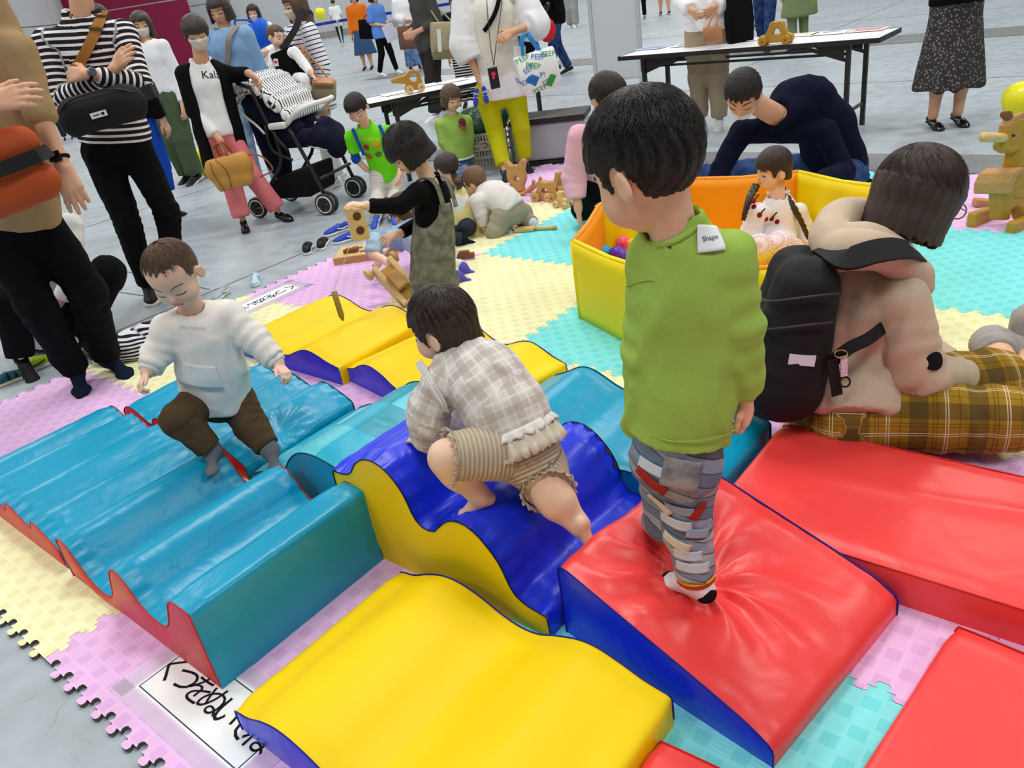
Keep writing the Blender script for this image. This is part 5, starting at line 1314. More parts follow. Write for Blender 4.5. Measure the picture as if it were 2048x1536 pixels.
solid('knit_vest', [cap(YW_['sp'][0]+U*.08, YW_['sp'][2], .172, .178, .03, sq=(D_, .78)), cap(J['sl']*.75+J['sr']*.25, J['sl']*.25+J['sr']*.75, .08, None, .03)], .011, C_KNIT, YW_['root'], YW_['inv'], 1, lambda V, s, c: .0015*np.sin(((V-J['pv'])@X)*190)*np.sin(((V-J['pv'])@U)*120))
# ---- crawling baby in cream hoodie
C_CRH = cloth('hoodie_offwhite', '#E8E3DF', .9); C_TAUP = cloth('trousers_taupe', '#A49A86', .9); C_LSOCK = cloth('sock_paleblue', '#C9D6E8', .95)
CB = person('person', 'crawling baby in off-white hoodie and taupe trousers on the yellow mat',
    JY(4.95, hd=(950, 362, .12), nk=(972, 388, .06), pv=(1022, 418, -.05), sp=[(1008, 402, -.02), (990, 392, .02)],
       sl=(955, 402, -.04), el=(962, 428, -.05), wl=(968, 452, -.05), sr=(990, 385, .12), er=(985, 410, .14), wr=(980, 435, .13),
       hl=(1005, 432, -.09), kl=gr(990, 462, .045), al=gr(1015, 452, .045), hr=(1045, 428, .0), kr=gr(1050, 440, .05), ar=gr(1066, 446, .045), tl=gr(1032, 470, .02), tr=gr(1096, 455, .03)),
    .182, body_dims('toddler', .95), True, SK_C, dict(t=.025, bz=-.22, side=-.05, fz=.22, fy=.14, xf=.32, jag=.03, seed=4), H_LBR, dict(eyes='down'),
    (-.72, .45, -.45), (-.3, .0, .9),
    top=dict(m=C_CRH, inf=.020, hem=.01, sleeve=1.0, wr=.005, prims=lambda o: [ell(o['J']['nk']+np.array([.035, -.01, .025]), np.array([.09, .075, .05]), None, .03)]),
    pants=dict(m=C_TAUP, inf=.020, r=(.072, .056, .042), wr=.004), feet=dict(kind='sock', m=C_LSOCK, leg=.05), res=(.014, .009, .005, .0035), seed=19)
# ---- girl in yellow dress, from behind
C_YDR = cloth('dress_yellow', '#F0E29A', .75); C_JLEG = cloth('leggings_slate', '#30353E', .9)
YD = person('person', 'small girl with ponytail in a pale yellow dress sitting behind the pinafore child',
    JY(4.98, hd=(893, 335, .06), nk=(900, 378, .03), pv=(915, 428, .0), sp=[(912, 415, .0), (906, 398, .0)],
       sl=(876, 392, -.04), el=(880, 420, -.02), wl=(878, 440, .06), sr=(928, 388, .10), er=(930, 415, .12), wr=(915, 435, .16),
       hl=gr(895, 462, .08), kl=gr(850, 472, .10), al=gr(925, 478, .05), hr=gr(935, 455, .08), kr=gr(900, 440, .09), ar=gr(870, 430, .05), tl=gr(968, 474, .03), tr=gr(850, 425, .03)),
    .180, body_dims('toddler', .95), True, SK_C, dict(t=.045, bz=-.26, side=-.14, fz=.15, fy=.16, xf=.33, jag=.03, seed=5), H_DBR, dict(eyes='open'),
    (-.55, .75, -.3), (-.1, .1, 1),
    top=dict(m=C_WHT, inf=.014, hem=.0, sleeve=.9, wr=.004), pants=dict(m=C_JLEG, inf=.010, r=(.06, .048, .038), wr=.003), feet=dict(kind='sock', m=C_NSOCK, leg=.03),
    skirt=dict(m=C_YDR, to=gr(922, 464, .02), w=.19, sq=.9, up=.12, folds=11, am=.014), res=(.014, .009, .005, .004), seed=20)
mb = MB(); tl = [at(908, 350, 4.98), at(915, 362, 4.92), at(918, 372, 4.90), at(914, 380, 4.9)]; mb.tube(spline(tl, 4), [.022, .024, .026, .028, .03, .03, .03, .028, .025, .02, .014, .008, .004], 9); mb.build('ponytail', H_DBR, YD['root'], smooth=True, inv=YD['inv'])
# ---- child crawling behind the pinafore child
C_DENS = cloth('denim_sky', '#8FB2D0', .9, pat=p_denim('#7FA5C6', '#B0CADF')); C_IVOR = cloth('leggings_ivory', '#E6E2D4', .9); C_PUR = cloth('sock_purple', '#5B57C4', .95)
HC = person('person', 'child in sky-blue denim reaching for the wooden cart behind the pinafore child',
    JY(4.25, hd=(806, 420, .22), nk=(800, 462, .15), pv=(868, 500, .05), sp=[(848, 482, .1), (825, 470, .12)],
       sl=(752, 482, .05), el=(745, 508, .0), wl=(778, 526, -.12), sr=(815, 470, .22), er=(790, 495, .2), wr=(770, 515, .15),
       hl=(872, 515, -.02), kl=gr(865, 545, .06), al=gr(915, 552, .045), hr=(895, 505, .08), kr=gr(890, 528, .06), ar=gr(925, 535, .045), tl=gr(972, 552, .02), tr=gr(965, 540, .02)),
    .185, body_dims('toddler', 1.0), True, SK_C, dict(t=.05, bz=-.36, side=-.34, cur=1, fz=.12, fy=.15, xf=.3, ear=False, fall=1), H_BRN, dict(eyes='down'), (-.8, -.3, -.5), (-.3, 0, .9),
    top=dict(m=C_DENS, inf=.016, hem=.03, sleeve=.5, sr=1.2, wr=.005), pants=dict(m=C_IVOR, inf=.010, r=(.06, .046, .040), wr=.003), feet=dict(kind='sock', m=C_PUR, leg=.0), handl=dict(c=.4, d=(.4, -.6, -.2), n=(0, -.2, 1)), res=(.014, .009, .006, .0035), seed=21)
# ---- crouching child cut by the right edge
C_GRY = cloth('romper_grey', '#A9A3A1', .85)
RC = person('person', 'crouching toddler in grey clothes cut off by the right edge',
    JY(2.42, hd=(2130, 540, .0), nk=(2110, 610), pv=(2060, 720), sp=[(2080, 690), (2100, 650)],
       sl=(2150, 640), el=(2170, 700), wl=(2140, 750), sr=(2060, 640, .0), er=(2090, 700), wr=(2080, 760),
       hl=(2075, 735, .05), kl=(2020, 700, .0), al=gr(2080, 790, .05), hr=(2045, 735, -.05), kr=(1985, 690, -.06), ar=gr(2028, 775, .05), tl=gr(2090, 830, .02), tr=gr(2050, 815, .02)),
    .185, body_dims('toddler', 1.1), True, SK_B, dict(SHORT), H_BRN, {}, (-.7, -.6, -.3), (0, 0, 1),
    top=dict(m=C_GRY, inf=.02, hem=.04, sleeve=.9, wr=.005), pants=dict(m=C_GRY, inf=.018, len=.62, r=(.075, .066, .05), wr=.006, ws=.05), feet=dict(kind='bare'), res=(.014, .008, .006, .004), seed=22)
# ---- crouching person behind the khaki man
CP = person('person', 'person in black trousers and white shirt crouching behind the khaki man',
    JY(4.0, hd=(60, 330, .1), nk=(75, 420, .1), pv=(80, 640, .15), sp=[(80, 570, .15), (78, 490, .12)],
       sl=(140, 450, .1), el=(150, 540, .0), wl=(120, 600, -.05), sr=(30, 460, .1), er=(20, 540, .0), wr=(50, 590, .0),
       hl=(130, 640, .15), kl=(215, 545, -.05), al=gr(170, 672, .10), hr=(60, 650, .15), kr=(20, 600, -.2), ar=gr(42, 715, .12), tl=gr(195, 700, .05), tr=gr(60, 745, .05)),
    .23, body_dims('adult', .92), False, SK_A, dict(SHORT), H_BLK, {}, (.3, -.8, -.4), (0, 0, 1), top=dict(m=C_WHT, inf=.02, hem=.12, hw=.03, sleeve=1, wr=.008), pants=dict(m=C_JET, inf=.016, wr=.006, r=(.10, .085, .06)), feet=dict(SN_KK), res=(.02, .013, .012, .006), seed=23)
# ================================================================== PEOPLE FURTHER AWAY
def stander(label, pos, Ht, fdir, stride=0.0, arml='down', armr='down', hairst=None, hmat=H_BLK, top=None, pants=None, skirt=None, feet=None, mask=None, skin=SK_A, lean=0.0, kid=False, w=1.0, seed=1, face=None, res=(.03, .018, .011, .009), look=None, hands=True, group=None, legsk=None):
    p = np.array([pos[0], pos[1], 0.0]); f = nrm([fdir[0], fdir[1], 0]); r = np.array([f[1], -f[0], 0]); z = np.array([0, 0, 1.0]); H_ = Ht
    def q(fr, rr, zz): return p+f*fr*H_+r*rr*H_+z*zz*H_
    hr = .60 if not kid else .58
    J = dict(hd=q(lean*.9, 0, .925 if not kid else .90), nk=q(lean*.8, 0, .825 if not kid else .79), pv=q(0, 0, .53 if not kid else .48), sl=q(lean*.8, -.105*w, .80 if not kid else .755), sr=q(lean*.8, .105*w, .80 if not kid else .755),
             hl=q(0, -.05, .50 if not kid else .45), hr=q(0, .05, .50 if not kid else .45), kl=q(.02+stride*.4, -.052, .27), kr=q(.02-stride*.3, .052, .27), al=q(stride, -.055, .052), ar=q(-stride, .055, .052))
    J['tl'] = J['al']+f*.2-z*.05; J['tr'] = J['ar']+f*.2-z*.05
    for s, sg, a in (('l', -1, arml), ('r', 1, armr)):
        if a == 'down': J['e'+s] = q(lean*.5-.01, sg*.125*w, .63); J['w'+s] = q(.03, sg*.135*w, .48)
        elif a == 'bent': J['e'+s] = q(-.02, sg*.13*w, .64); J['w'+s] = q(.11, sg*.06*w, .60)
        elif a == 'fwd': J['e'+s] = q(.06, sg*.13*w, .66); J['w'+s] = q(.19, sg*.10*w, .62)
        elif a == 'hold': J['e'+s] = q(.02, sg*.13*w, .65); J['w'+s] = q(.13, sg*.03*w, .66)
    D = body_dims('adult' if not kid else 'child', Ht/1.68 if not kid else Ht/1.10)
    return person('person', label, J, (.138 if not kid else .175)*Ht, D, kid, skin, hairst if hairst is not None else SHORT, hmat, face if face is not None else dict(eyes='open'), look if look is not None else (f[0], f[1], -.15), (0, 0, 1), top, pants, skirt, feet, False if not hands else None, False if not hands else None, mask, res, group, seed)
LONG = dict(t=.06, bz=-.95, side=-.75, cur=1, fz=.18, fy=.10, xf=.27, jag=.03, ear=False, fall=1, ext=1.3)
SHOULD = dict(t=.07, bz=-.58, side=-.5, cur=1, fz=.20, fy=.10, xf=.27, jag=.03, ear=False, fall=1, flare=.25)
C_OLIVE = cloth('trousers_olive', '#4B5B42', .9); C_CHAM = cloth('chambray', '#87ACD3', .85); C_BEI = cloth('chino_beige', '#A8977F', .9); C_TEEB = cloth('tee_cornflower', '#5E8AD6', .85)
C_GREYJ = cloth('jacket_grey', '#4C4A46', .85); C_TROU = cloth('trousers_charcoal', '#302E2C', .9); C_ROYAL = cloth('trousers_royal', '#1749B4', .85); C_PINKC = cloth('coat_pink', '#DDA6B8', .85); C_ORNG = cloth('top_orange', '#E8761C', .85); C_SKD = cloth('skirt_denim', '#3C597F', .9); C_OLC = cloth('coat_olive', '#7C8A62', .9); C_GREYT = cloth('trousers_grey', '#9A9C98', .9)
C_BRET = cloth('shirt_breton', '#ECEDF2', .85, pat=p_stripes('#ECEDF2', '#23285A', .034, .24)); C_LEAFY = cloth('skirt_leafy', '#4A4545', .9, pat=p_dots('#3F3B3D', '#8C867F', 55, .32)); C_WHP = cloth('jeans_white', '#DEDFDF', .9); C_GAPR = cloth('apron_grey', '#C6C8D2', .9)
g1 = gr(372, 366)
o12 = stander('woman in white top and olive overalls with a beige mask behind the black cardigan', (g1[0]+.08, g1[1]), 1.66, (-.35, -.9), .03, 'down', 'fwd', SHOULD, H_DBR, dict(m=C_WHT, inf=.016, hem=-.02, sleeve=1, sr=1.3, wr=.004), dict(m=C_OLIVE, inf=.02, r=(.11, .10, .09), up=.22, wr=.006), None, SN_K, dict(m=M_MASKB), seed=31, look=(.25, -.9, -.2))
a = at(437, 15, 7.5); o13 = stander('woman in light blue denim shirt with a grey shoulder strap behind the stroller', (a[0], a[1]), 1.66, (-.15, -1), 0, 'down', 'bent', dict(SHOULD, bz=-.42, side=-.36), H_DBR, dict(m=C_CHAM, inf=.024, hem=.14, sleeve=.96, wr=.007, neck=.014, collar=C_CHAM, cr=1.8), dict(m=C_LJEAN, inf=.014, wr=.004), None, SN_W, seed=32, look=(-.15, -.9, -.28))
a = at(588, 10, 7.28); o14 = stander('woman in navy-striped white top and white jeans carrying a baby', (a[0], a[1]), 1.60, (-.75, -.55), .05, 'down', 'bent', LONG, H_BRN, dict(m=C_BRET, inf=.022, hem=.20, hw=.02, sleeve=.95, sr=1.6, wr=.005), dict(m=C_WHP, inf=.014, r=(.088, .066, .052), wr=.004), None, SN_W, dict(m=M_MASKB), seed=33)
a = at(285, 220, 7.0); o35 = stander('person in black jacket and royal blue trousers behind the striped man', (a[0]-.1, a[1]), 1.72, (.3, .9), .03, hairst=SHORT, top=dict(m=C_JET, inf=.03, hem=.06, sleeve=1, wr=.006), pants=dict(m=C_ROYAL, inf=.02, len=.8, r=(.10, .085, .075)), feet=SN_KK, seed=34)
g = gr(322, 247); o36 = stander('person in pink coat and black leggings far behind the striped man', g, 1.46, (.4, -.8), .10, hairst=BOB, top=dict(m=C_PINKC, inf=.03, hem=.22, hw=.06, sleeve=1, wr=.006), pants=dict(m=C_JET, inf=.008), feet=SN_W, seed=35)
a = at(505, 20, 13.0); o38 = stander('far woman in white top with a pink mask wearing a dotted baby sling', (a[0], a[1]), 1.62, (0, -1), 0, 'bent', 'bent', SHOULD, H_BLK, dict(m=C_WHT, inf=.016, hem=.1, sleeve=1, wr=.004), dict(m=C_TROU, inf=.014), None, SN_K, dict(m=mat('mask_pink', '#D9B3BC', .8)), seed=36)
g = gr(778, 150); o27 = stander('person in cornflower blue T-shirt walking with printed sheets', g, 1.56, (.75, -.5), .10, 'bent', 'bent', BOB, H_BLK, dict(m=C_TEEB, inf=.03, hem=.12, hw=.02, sleeve=.48, sr=1.6, wr=.005), dict(m=C_JET, inf=.014), None, SN_W, seed=37)
g = gr(738, 139); o42 = stander('person in orange top and long denim skirt with a black bag', (g[0], g[1]), 1.62, (-.2, -.9), 0, hairst=BOB, top=dict(m=C_ORNG, inf=.025, hem=.02, sleeve=1, wr=.005), pants=None, skirt=dict(m=C_SKD, to=np.array([g[0], g[1], .34]), w=.27, folds=8), feet=SN_K, seed=38)
g = gr(684, 85); o28 = stander('staff member in white T-shirt with yellow armband walking away', g, 1.62, (.1, 1), .12, hairst=SHORT, top=dict(m=C_WHT, inf=.025, hem=.05, sleeve=.45, wr=.004), pants=dict(m=C_TROU, inf=.012), skirt=dict(m=C_GAPR, to=np.array([g[0], g[1], .62]), w=.23), feet=SN_KK, seed=39, res=(.035, .022, .016, .012))
g = gr(712, 62); o29 = stander('person in black T-shirt and jeans by the far wall', g, 1.62, (.3, -.9), .08, top=dict(m=C_JET, inf=.025, hem=.06, sleeve=.9, wr=.004), pants=dict(m=C_LJEAN, inf=.014), feet=SN_KK, seed=40, res=(.035, .022, .016, .012))
g = gr(885, 235); o30 = stander('person in dark grey jacket with a canvas shoulder bag', g, 1.70, (-.85, -.5), .08, 'bent', 'bent', SHORT, H_BLK, dict(m=C_GREYJ, inf=.03, hem=.12, sleeve=.86, wr=.007), dict(m=C_TROU, inf=.022, r=(.11, .095, .085), wr=.006), None, dict(SN_W), seed=41)
g = gr(832, 140); o31 = stander('woman in white cardigan and blue jeans with a brown leather bag', g, 1.60, (.3, -.9), .03, 'down', 'bent', SHOULD, H_DBR, dict(m=C_WHT, inf=.03, hem=.12, sleeve=1, sr=1.5, wr=.006), dict(m=cloth('denim_blue', '#5B7BA6', .9, pat=p_denim('#4C6C98', '#7F9BC0')), inf=.02, r=(.10, .09, .10)), None, dict(kind='flat', m=mat('loafer_brown', '#8A5A3A', .5), sm=M_SOLEK), seed=42)
a = at(912, 20, 10.9); o32 = stander('masked child in navy T-shirt behind the white shirt sleeve', (a[0], a[1]), 1.34, (-.2, -1), 0, hairst=SHORT, top=dict(m=C_NAVY, inf=.03, hem=.1, sleeve=.5, wr=.004), pants=dict(m=C_STRI, inf=.03), feet=SN_K, mask=dict(m=M_MASKL), seed=43, kid=False)
g = gr(1122, 150); o33 = stander('person in black jacket and dark jeans pushing a stroller', (g[0], g[1]), 1.66, (-.9, -.2), .10, 'fwd', 'fwd', SHORT, H_BLK, dict(m=C_JET, inf=.035, hem=.16, sleeve=1, wr=.006), dict(m=C_JEAN, inf=.02, wr=.005), None, SN_K, seed=44)
g = gr(1147, 55); o34 = stander('person in loose grey trousers far behind the stroller', g, 1.68, (-.4, -.9), .05, top=dict(m=C_WHT, inf=.02, hem=.05, sleeve=1), pants=dict(m=C_GREYT, inf=.03, r=(.11, .10, .10)), feet=SN_W, seed=45, res=(.035, .022, .016, .012))
g = gr(1420, 254); o24 = stander('person in white blouse and beige trousers with a tan pouch behind the table', g, 1.64, (-.45, -.9), .03, 'bent', 'bent', BOB, H_BLK, dict(m=C_SHIRT, inf=.03, hem=.06, hw=.02, sleeve=1, sr=1.6, wr=.007), dict(m=C_BEI, inf=.024, r=(.112, .09, .066), wr=.006), None, SN_W, seed=46)
g = gr(1597, 104); o25 = stander('person in long olive coat beyond the table', g, 1.62, (-.2, .9), 0, hairst=BOB, top=dict(m=C_OLC, inf=.035, hem=.42, hw=.06, sleeve=.9, sr=1.5, wr=.006), pants=dict(m=C_OLC, inf=.01), feet=SN_KK, seed=47)
g = gr(1560, 100); o26 = stander('person in dark jeans beyond the table', (g[0]-.1, g[1]+.3), 1.68, (-.5, -.8), .14, top=dict(m=C_NAVY, inf=.025, hem=.08, sleeve=1), pants=dict(m=C_JEAN, inf=.018), feet=SN_KK, seed=48)
g = gr(1500, 60); o26b = stander('person in pale jeans with a black backpack beyond the table', g, 1.66, (.2, .9), .05, top=dict(m=C_JET, inf=.03, hem=.08, sleeve=1), pants=dict(m=C_LJEAN, inf=.018), feet=SN_K, seed=55)
g = gr(1530, 26); o26c = stander('far walker in black trousers and black sneakers', g, 1.68, (-.9, -.2), .12, top=dict(m=C_GREYT, inf=.025, hem=.08, sleeve=1), pants=dict(m=C_JET, inf=.014), feet=SN_K, seed=56, res=(.035, .022, .016, .012))
g = gr(1330, 30); o41 = stander('far walker in shorts and black sneakers', g, 1.65, (.1, 1), .06, top=dict(m=C_WHT, inf=.025, hem=.08, sleeve=.5), pants=dict(m=C_JET, inf=.02, len=.35), feet=SN_K, seed=49, res=(.035, .022, .016, .012))
g = gr(1283, 38); o41b = stander('far walker in black leggings behind the white partition', g, 1.62, (-.3, -.9), .05, top=dict(m=C_JET, inf=.025, hem=.2, sleeve=1), pants=dict(m=C_JET, inf=.01), feet=dict(kind='flat', m=mat('loafer_tan', '#8C7450', .6), sm=M_SOLEK), seed=50, res=(.035, .022, .016, .012))
g = gr(1888, 252); o23 = stander('woman in leaf-patterned long skirt and black ballet flats', (g[0], g[1]), 1.62, (-.08, -1), .0, 'bent', 'bent', SHOULD, H_DBR, dict(m=C_JET, inf=.02, hem=.02, sleeve=1), None, dict(m=C_LEAFY, to=np.array([g[0], g[1], .27]), w=.245, sq=.8, folds=7, am=.014), FLAT_K, seed=51, res=(.02, .012, .009, .007))
a = at(68, 100, 15.0); o45 = stander('child in orange far behind the khaki man', (a[0], a[1]), 1.12, (.3, -.9), 0, hairst=SHORT, top=dict(m=C_ORNG, inf=.03, hem=.1, sleeve=1), pants=dict(m=C_TROU, inf=.014), feet=SN_K, seed=52, kid=True, res=(.03, .02, .014, .011))
# ---- baby in the black carrier
R14 = o14; bc = at(553, 72, 6.72)
BB = person('person', 'baby in white with a dark red shoe strapped into the black carrier',
    JY(7.0, hd=(552, 72), nk=(562, 100, .02), pv=(590, 158, .02), sp=[(580, 135, .02), (570, 115, .02)],
       sl=(590, 104, -.05), el=(608, 128, -.10), wl=(622, 146, -.16), sr=(548, 112, .05), er=(545, 130, .02), wr=(548, 146, .0),
       hl=(596, 160, -.04), kl=(606, 160, -.16), al=(616, 186, -.17), hr=(560, 168, .04), kr=(556, 182, -.06), ar=(564, 204, -.05), tl=(640, 198, -.22), tr=(570, 212, -.08)),
    .165, body_dims('toddler', .88), True, SK_C, dict(t=.025, bz=-.20, side=-.04, fz=.22, fy=.14, xf=.32, jag=.03), H_BRN, dict(eyes='open'), (.78, -.45, -.25), (.1, 0, 1),
    top=dict(m=C_WHT, inf=.016, hem=.02, sleeve=1.0, wr=.004), pants=dict(m=C_WHT, inf=.016, r=(.062, .05, .04), wr=.004), feet=dict(kind='sock', m=cloth('bootie_red', '#8E1730', .8), f=1.1), handl=dict(c=.5), handr=False, res=(.02, .012, .007, .005), seed=53, base=np.array([at(590, 158, 7.02)[0], at(590, 158, 7.02)[1], 0]))
# the carrier is worn by the mother
inv = o14['inv']; J = BB['J']; U = nrm(J['nk']-J['pv'])
P = [cap(J['pv']-U*.03, J['nk']-U*.015, .125, .105, .03, sq=(BB['D'], .9), cut=[(J['nk']+U*.0, U)])]
P += [cap(J['kl'], J['hl'], .05, .06, .02, 's'), cap(J['sl'], J['el'], .045, None, .01, 's')]
car = solid('baby_carrier', P, .012, C_JET, o14['root'], inv, 1)
mb = MB(); mb.ribbon(spline([J['nk']+np.array([.02, -.06, .0]), at(590, 60, 7.05), at(602, 30, 7.16), at(618, 22, 7.30), at(625, 40, 7.42)], 6), np.array([.3, -.8, .5]), .05, .012); mb.build('carrier_strap', C_DARK, car, inv=inv)
c = at(552, 125, 6.84); mb = MB(); mb.box(c, (.035, .006, .055), frame((.12, 0, 1), (1, .3, 0))); lb_ = mb.build('carrier_label', mat('label_white', '#E8DCD8', .6), car, inv=inv)
mb = MB(); mb.box(c+np.array([0, -.005, .004]), (.02, .004, .018), frame((.12, 0, 1), (1, .3, 0))); mb.build('label_mark', mat('label_red', '#B2322E', .6), lb_, inv=inv)
# hanging bags of the far people
def tote(root, inv, name, c, w, h, d, m, strap_to=None, sm=None, fr=None, flap=None):
    fr = np.eye(3) if fr is None else fr; c = np.asarray(c, float)
    P = [cap(c-fr[:, 0]*w*.36, c+fr[:, 0]*w*.36, h*.5, None, .01, sq=(fr[:, 1], d/h))]
    P += [plane(c+fr[:, 2]*h*.46, fr[:, 2]), plane(c-fr[:, 2]*h*.5, -fr[:, 2]), plane(c+fr[:, 0]*w*.5, fr[:, 0]), plane(c-fr[:, 0]*w*.5, -fr[:, 0])]
    o = solid(name, P, max(.008, w/28), m, root, inv, 1, lambda V, s, ch: .004*wnoise(V, .05, 2))
    if strap_to is not None:
        for k in (-1, 1):
            a = c+fr[:, 0]*w*.22*k+fr[:, 2]*h*.44
            mb = MB(); mb.tube(spline([a, a*.5+np.asarray(strap_to)*.5+fr[:, 0]*w*.05*k, np.asarray(strap_to)], 5), .009, 6); mb.build('bag_strap', sm or m, o, smooth=True, inv=inv)
    return o
m_canv = mat('canvas_beige', '#A79A7C', .9, bump=.3); m_brl = mat('leather_brown', '#6B4A3C', .5); m_tan = mat('leather_tan', '#B07A55', .5); m_cwht = mat('canvas_white', '#DEDEDC', .9); m_olv2 = mat('canvas_olive', '#77714E', .9)
c = at(893, 78, 10.0); t_ = tote(o30['root'], o30['inv'], 'canvas_bag', c, .36, .40, .16, m_canv, at(855, 0, 10.2), m_canv, frame((.12, 0, 1), (1, .25, 0)))
mb = MB(); mb.box(c-np.array([.01, .09, .17]), (.37, .02, .08), frame((.12, 0, 1), (1, .25, 0))); mb.build('bag_base', m_olv2, t_, inv=o30['inv'])
for k in (-1, 1): mb = MB(); mb.box(c+np.array([.085*k, -.10, .0]), (.045, .012, .24), frame((.12, 0, 1), (1, .25, 0))); mb.build('bag_webbing', m_cwht, t_, inv=o30['inv'])
tote(o31['root'], o31['inv'], 'leather_bag', at(816, 74, 16.0), .36, .42, .12, m_brl, at(822, 40, 16.2), None, frame((.05, 0, 1)))
tote(o42['root'], o42['inv'], 'black_bag', at(735, 58, 18.6), .36, .40, .16, C_JET, at(738, 25, 18.8), None, frame((.15, 0, 1)))
tote(o24['root'], o24['inv'], 'tan_pouch', at(1425, 68, 6.75), .15, .13, .05, m_tan, at(1432, 20, 6.85), None, frame((.0, 0, 1), (1, -.2, 0)))
tote(o24['root'], o24['inv'], 'black_backpack', at(1478, 40, 6.9), .20, .45, .14, C_JET, at(1462, -30, 6.95), None, frame((-.05, 0, 1)))
tote(o14['root'], o14['inv'], 'saddle_bag', at(648, 178, 6.88), .19, .17, .09, m_canv, at(600, 90, 7.0), m_tan, frame((.25, 0, 1)))
mb = MB(); c = at(646, 163, 6.84); mb.box(c, (.17, .10, .03), frame((.25, -.4, 1))); mb.build('bag_flap', m_tan, o14['root'], bevel=.008, inv=o14['inv'])
tote(o13['root'], o13['inv'], 'blue_bag', at(505, 75, 7.9), .36, .24, .15, mat('bag_blue', '#1565DC', .45), at(470, 40, 7.7), None, frame((-.3, 0, 1)))
J = o13['J']; mb = MB(); mb.ribbon(spline([J['sl']+np.array([-.05, -.02, .07]), at(458, 75, 7.33), at(456, 110, 7.33), at(452, 150, 7.36)], 6), np.array([-.1, -1, .2]), .04, .006); mb.build('shoulder_strap', mat('strap_taupe', '#8C8079', .8), o13['root'], inv=o13['inv'])
# printed sheets in the walker's hands
mb = MB(); mb.box(at(780, 66, 16.2), (.22, .01, .3), frame((-.2, -.3, 1), (1, .3, 0))); mb.build('printed_sheet', mat('paper_lilac', '#DCDCEC', .7), None, label='printed leaflet held by the person in the blue T-shirt', cat='paper')
# ================================================================== OBJECTS
def f_wood(c1, c2, sc=6):
    def fn(nt, b, tc):
        m_ = N(nt, 'Mapping'); m_.inputs['Scale'].default_value = (sc, sc*7, sc*7); nt.links.new(tc.outputs['Object'], m_.inputs[0])
        n = N(nt, 'TexNoise'); n.inputs['Scale'].default_value = 2.2; n.inputs['Detail'].default_value = 5; n.inputs['Distortion'].default_value = .6; nt.links.new(m_.outputs[0], n.inputs['Vector'])
        nt.links.new(mixc(nt, n.outputs['Fac'], c1, c2), b.inputs['Base Color'])
    return fn
WD_L = mat('wood_light', '#D9B877', .5, .4, fn=f_wood('#C9A25F', '#E6CB92')); WD_M = mat('wood_mid', '#C08F55', .5, .4, fn=f_wood('#AE7B43', '#CFA36A')); WD_D = mat('wood_dark', '#7B4B28', .5, .4, fn=f_wood('#6B3F20', '#8E5C35')); WD_Y = mat('wood_honey', '#B88A2C', .45, .4, fn=f_wood('#A67A22', '#C89A3C'))
M_BLKMET = mat('metal_black', '#1C1A19', .45, .5); M_WHTTOP = mat('table_white', '#E6E8EA', .45, .4); M_PAPER = mat('paper_white', '#EEF0F2', .7)
def plate2d(prims2, holes, t):
    def f(P):
        d = np.full(len(P), 9.)
        for s in prims2:
            if s[0] == 'c': q = np.hypot(P[:, 0]-s[1], P[:, 2]-s[2])-s[3]
            elif s[0] == 'l':
                a = np.array([s[1], s[2]]); b = np.array([s[3], s[4]]); ba = b-a; p = P[:, [0, 2]]-a; h = np.clip(p@ba/(ba@ba), 0, 1); q = np.hypot(*(p-h[:, None]*ba).T)-(s[5]+(s[6]-s[5])*h if len(s) > 6 else s[5])
            else: q = np.maximum(np.abs(P[:, 0]-s[1])-s[3], np.abs(P[:, 2]-s[2])-s[4])
            d = smin(d, q, .012)
        for s in holes: d = smax(d, -(np.hypot((P[:, 0]-s[1]), P[:, 2]-s[2])-s[3]), .004)
        return smax(d, np.abs(P[:, 1])-t/2, .004)
    return f
def toy(name, label, o, xd, prims2, holes, t, m, wheels=(), wm=None, sc=1.0, zd=(0, 0, 1), wt=.03, parent=None, cat='wooden toy', h=.004, group=None):
    """wooden toy from flat outlines (x,z) extruded; wheels [(x,z,r)]"""
    xd = nrm(xd); zd = nrm(np.asarray(zd)-xd*(np.asarray(zd)@xd)); R = np.array([xd, np.cross(zd, xd), zd]).T
    root = empty(name, (0, 0, 0), 0, label, cat, group); root.matrix_world = Matrix([[*(R[i]), o[i]] for i in range(3)]+[[0, 0, 0, 1]]); root.scale = (sc, sc, sc)
    xs = [v for s in prims2 for v in ((s[1]-s[3], s[1]+s[3]) if s[0] in 'cb' else (min(s[1], s[3])-.06, max(s[1], s[3])+.06))]; zs = [v for s in prims2 for v in ((s[2]-s[-1], s[2]+s[-1]) if s[0] in 'cb' else (min(s[2], s[4])-.06, max(s[2], s[4])+.06))]
    V, Q = sdf_mesh([func(plate2d(prims2, holes, t), (min(xs)-.01, -t/2-.005, min(zs)-.01), (max(xs)+.01, t/2+.005, max(zs)+.01), 0)], h); link('body', mesh_np('body', lap(V, Q, 1), Q), m, root)
    for x, z, r in wheels:
        for s in (-1, 1):
            mb = MB(); mb.lathe([(r*.82, -wt/2), (r*.96, -wt/2+.002), (r, -wt/2+.006), (r, wt/2-.006), (r*.96, wt/2-.002), (r*.82, wt/2)], 22, (x, s*(t/2+wt/2+.003), z), frame((0, 1, 0)))
            w_ = mb.build('wheel', wm or m, root, smooth=False)
            mb = MB(); mb.lathe([(r*.22, -wt/2-.004), (r*.22, wt/2+.004)], 10, (x, s*(t/2+wt/2+.003), z), frame((0, 1, 0))); mb.build('axle', WD_D, w_)
    return root
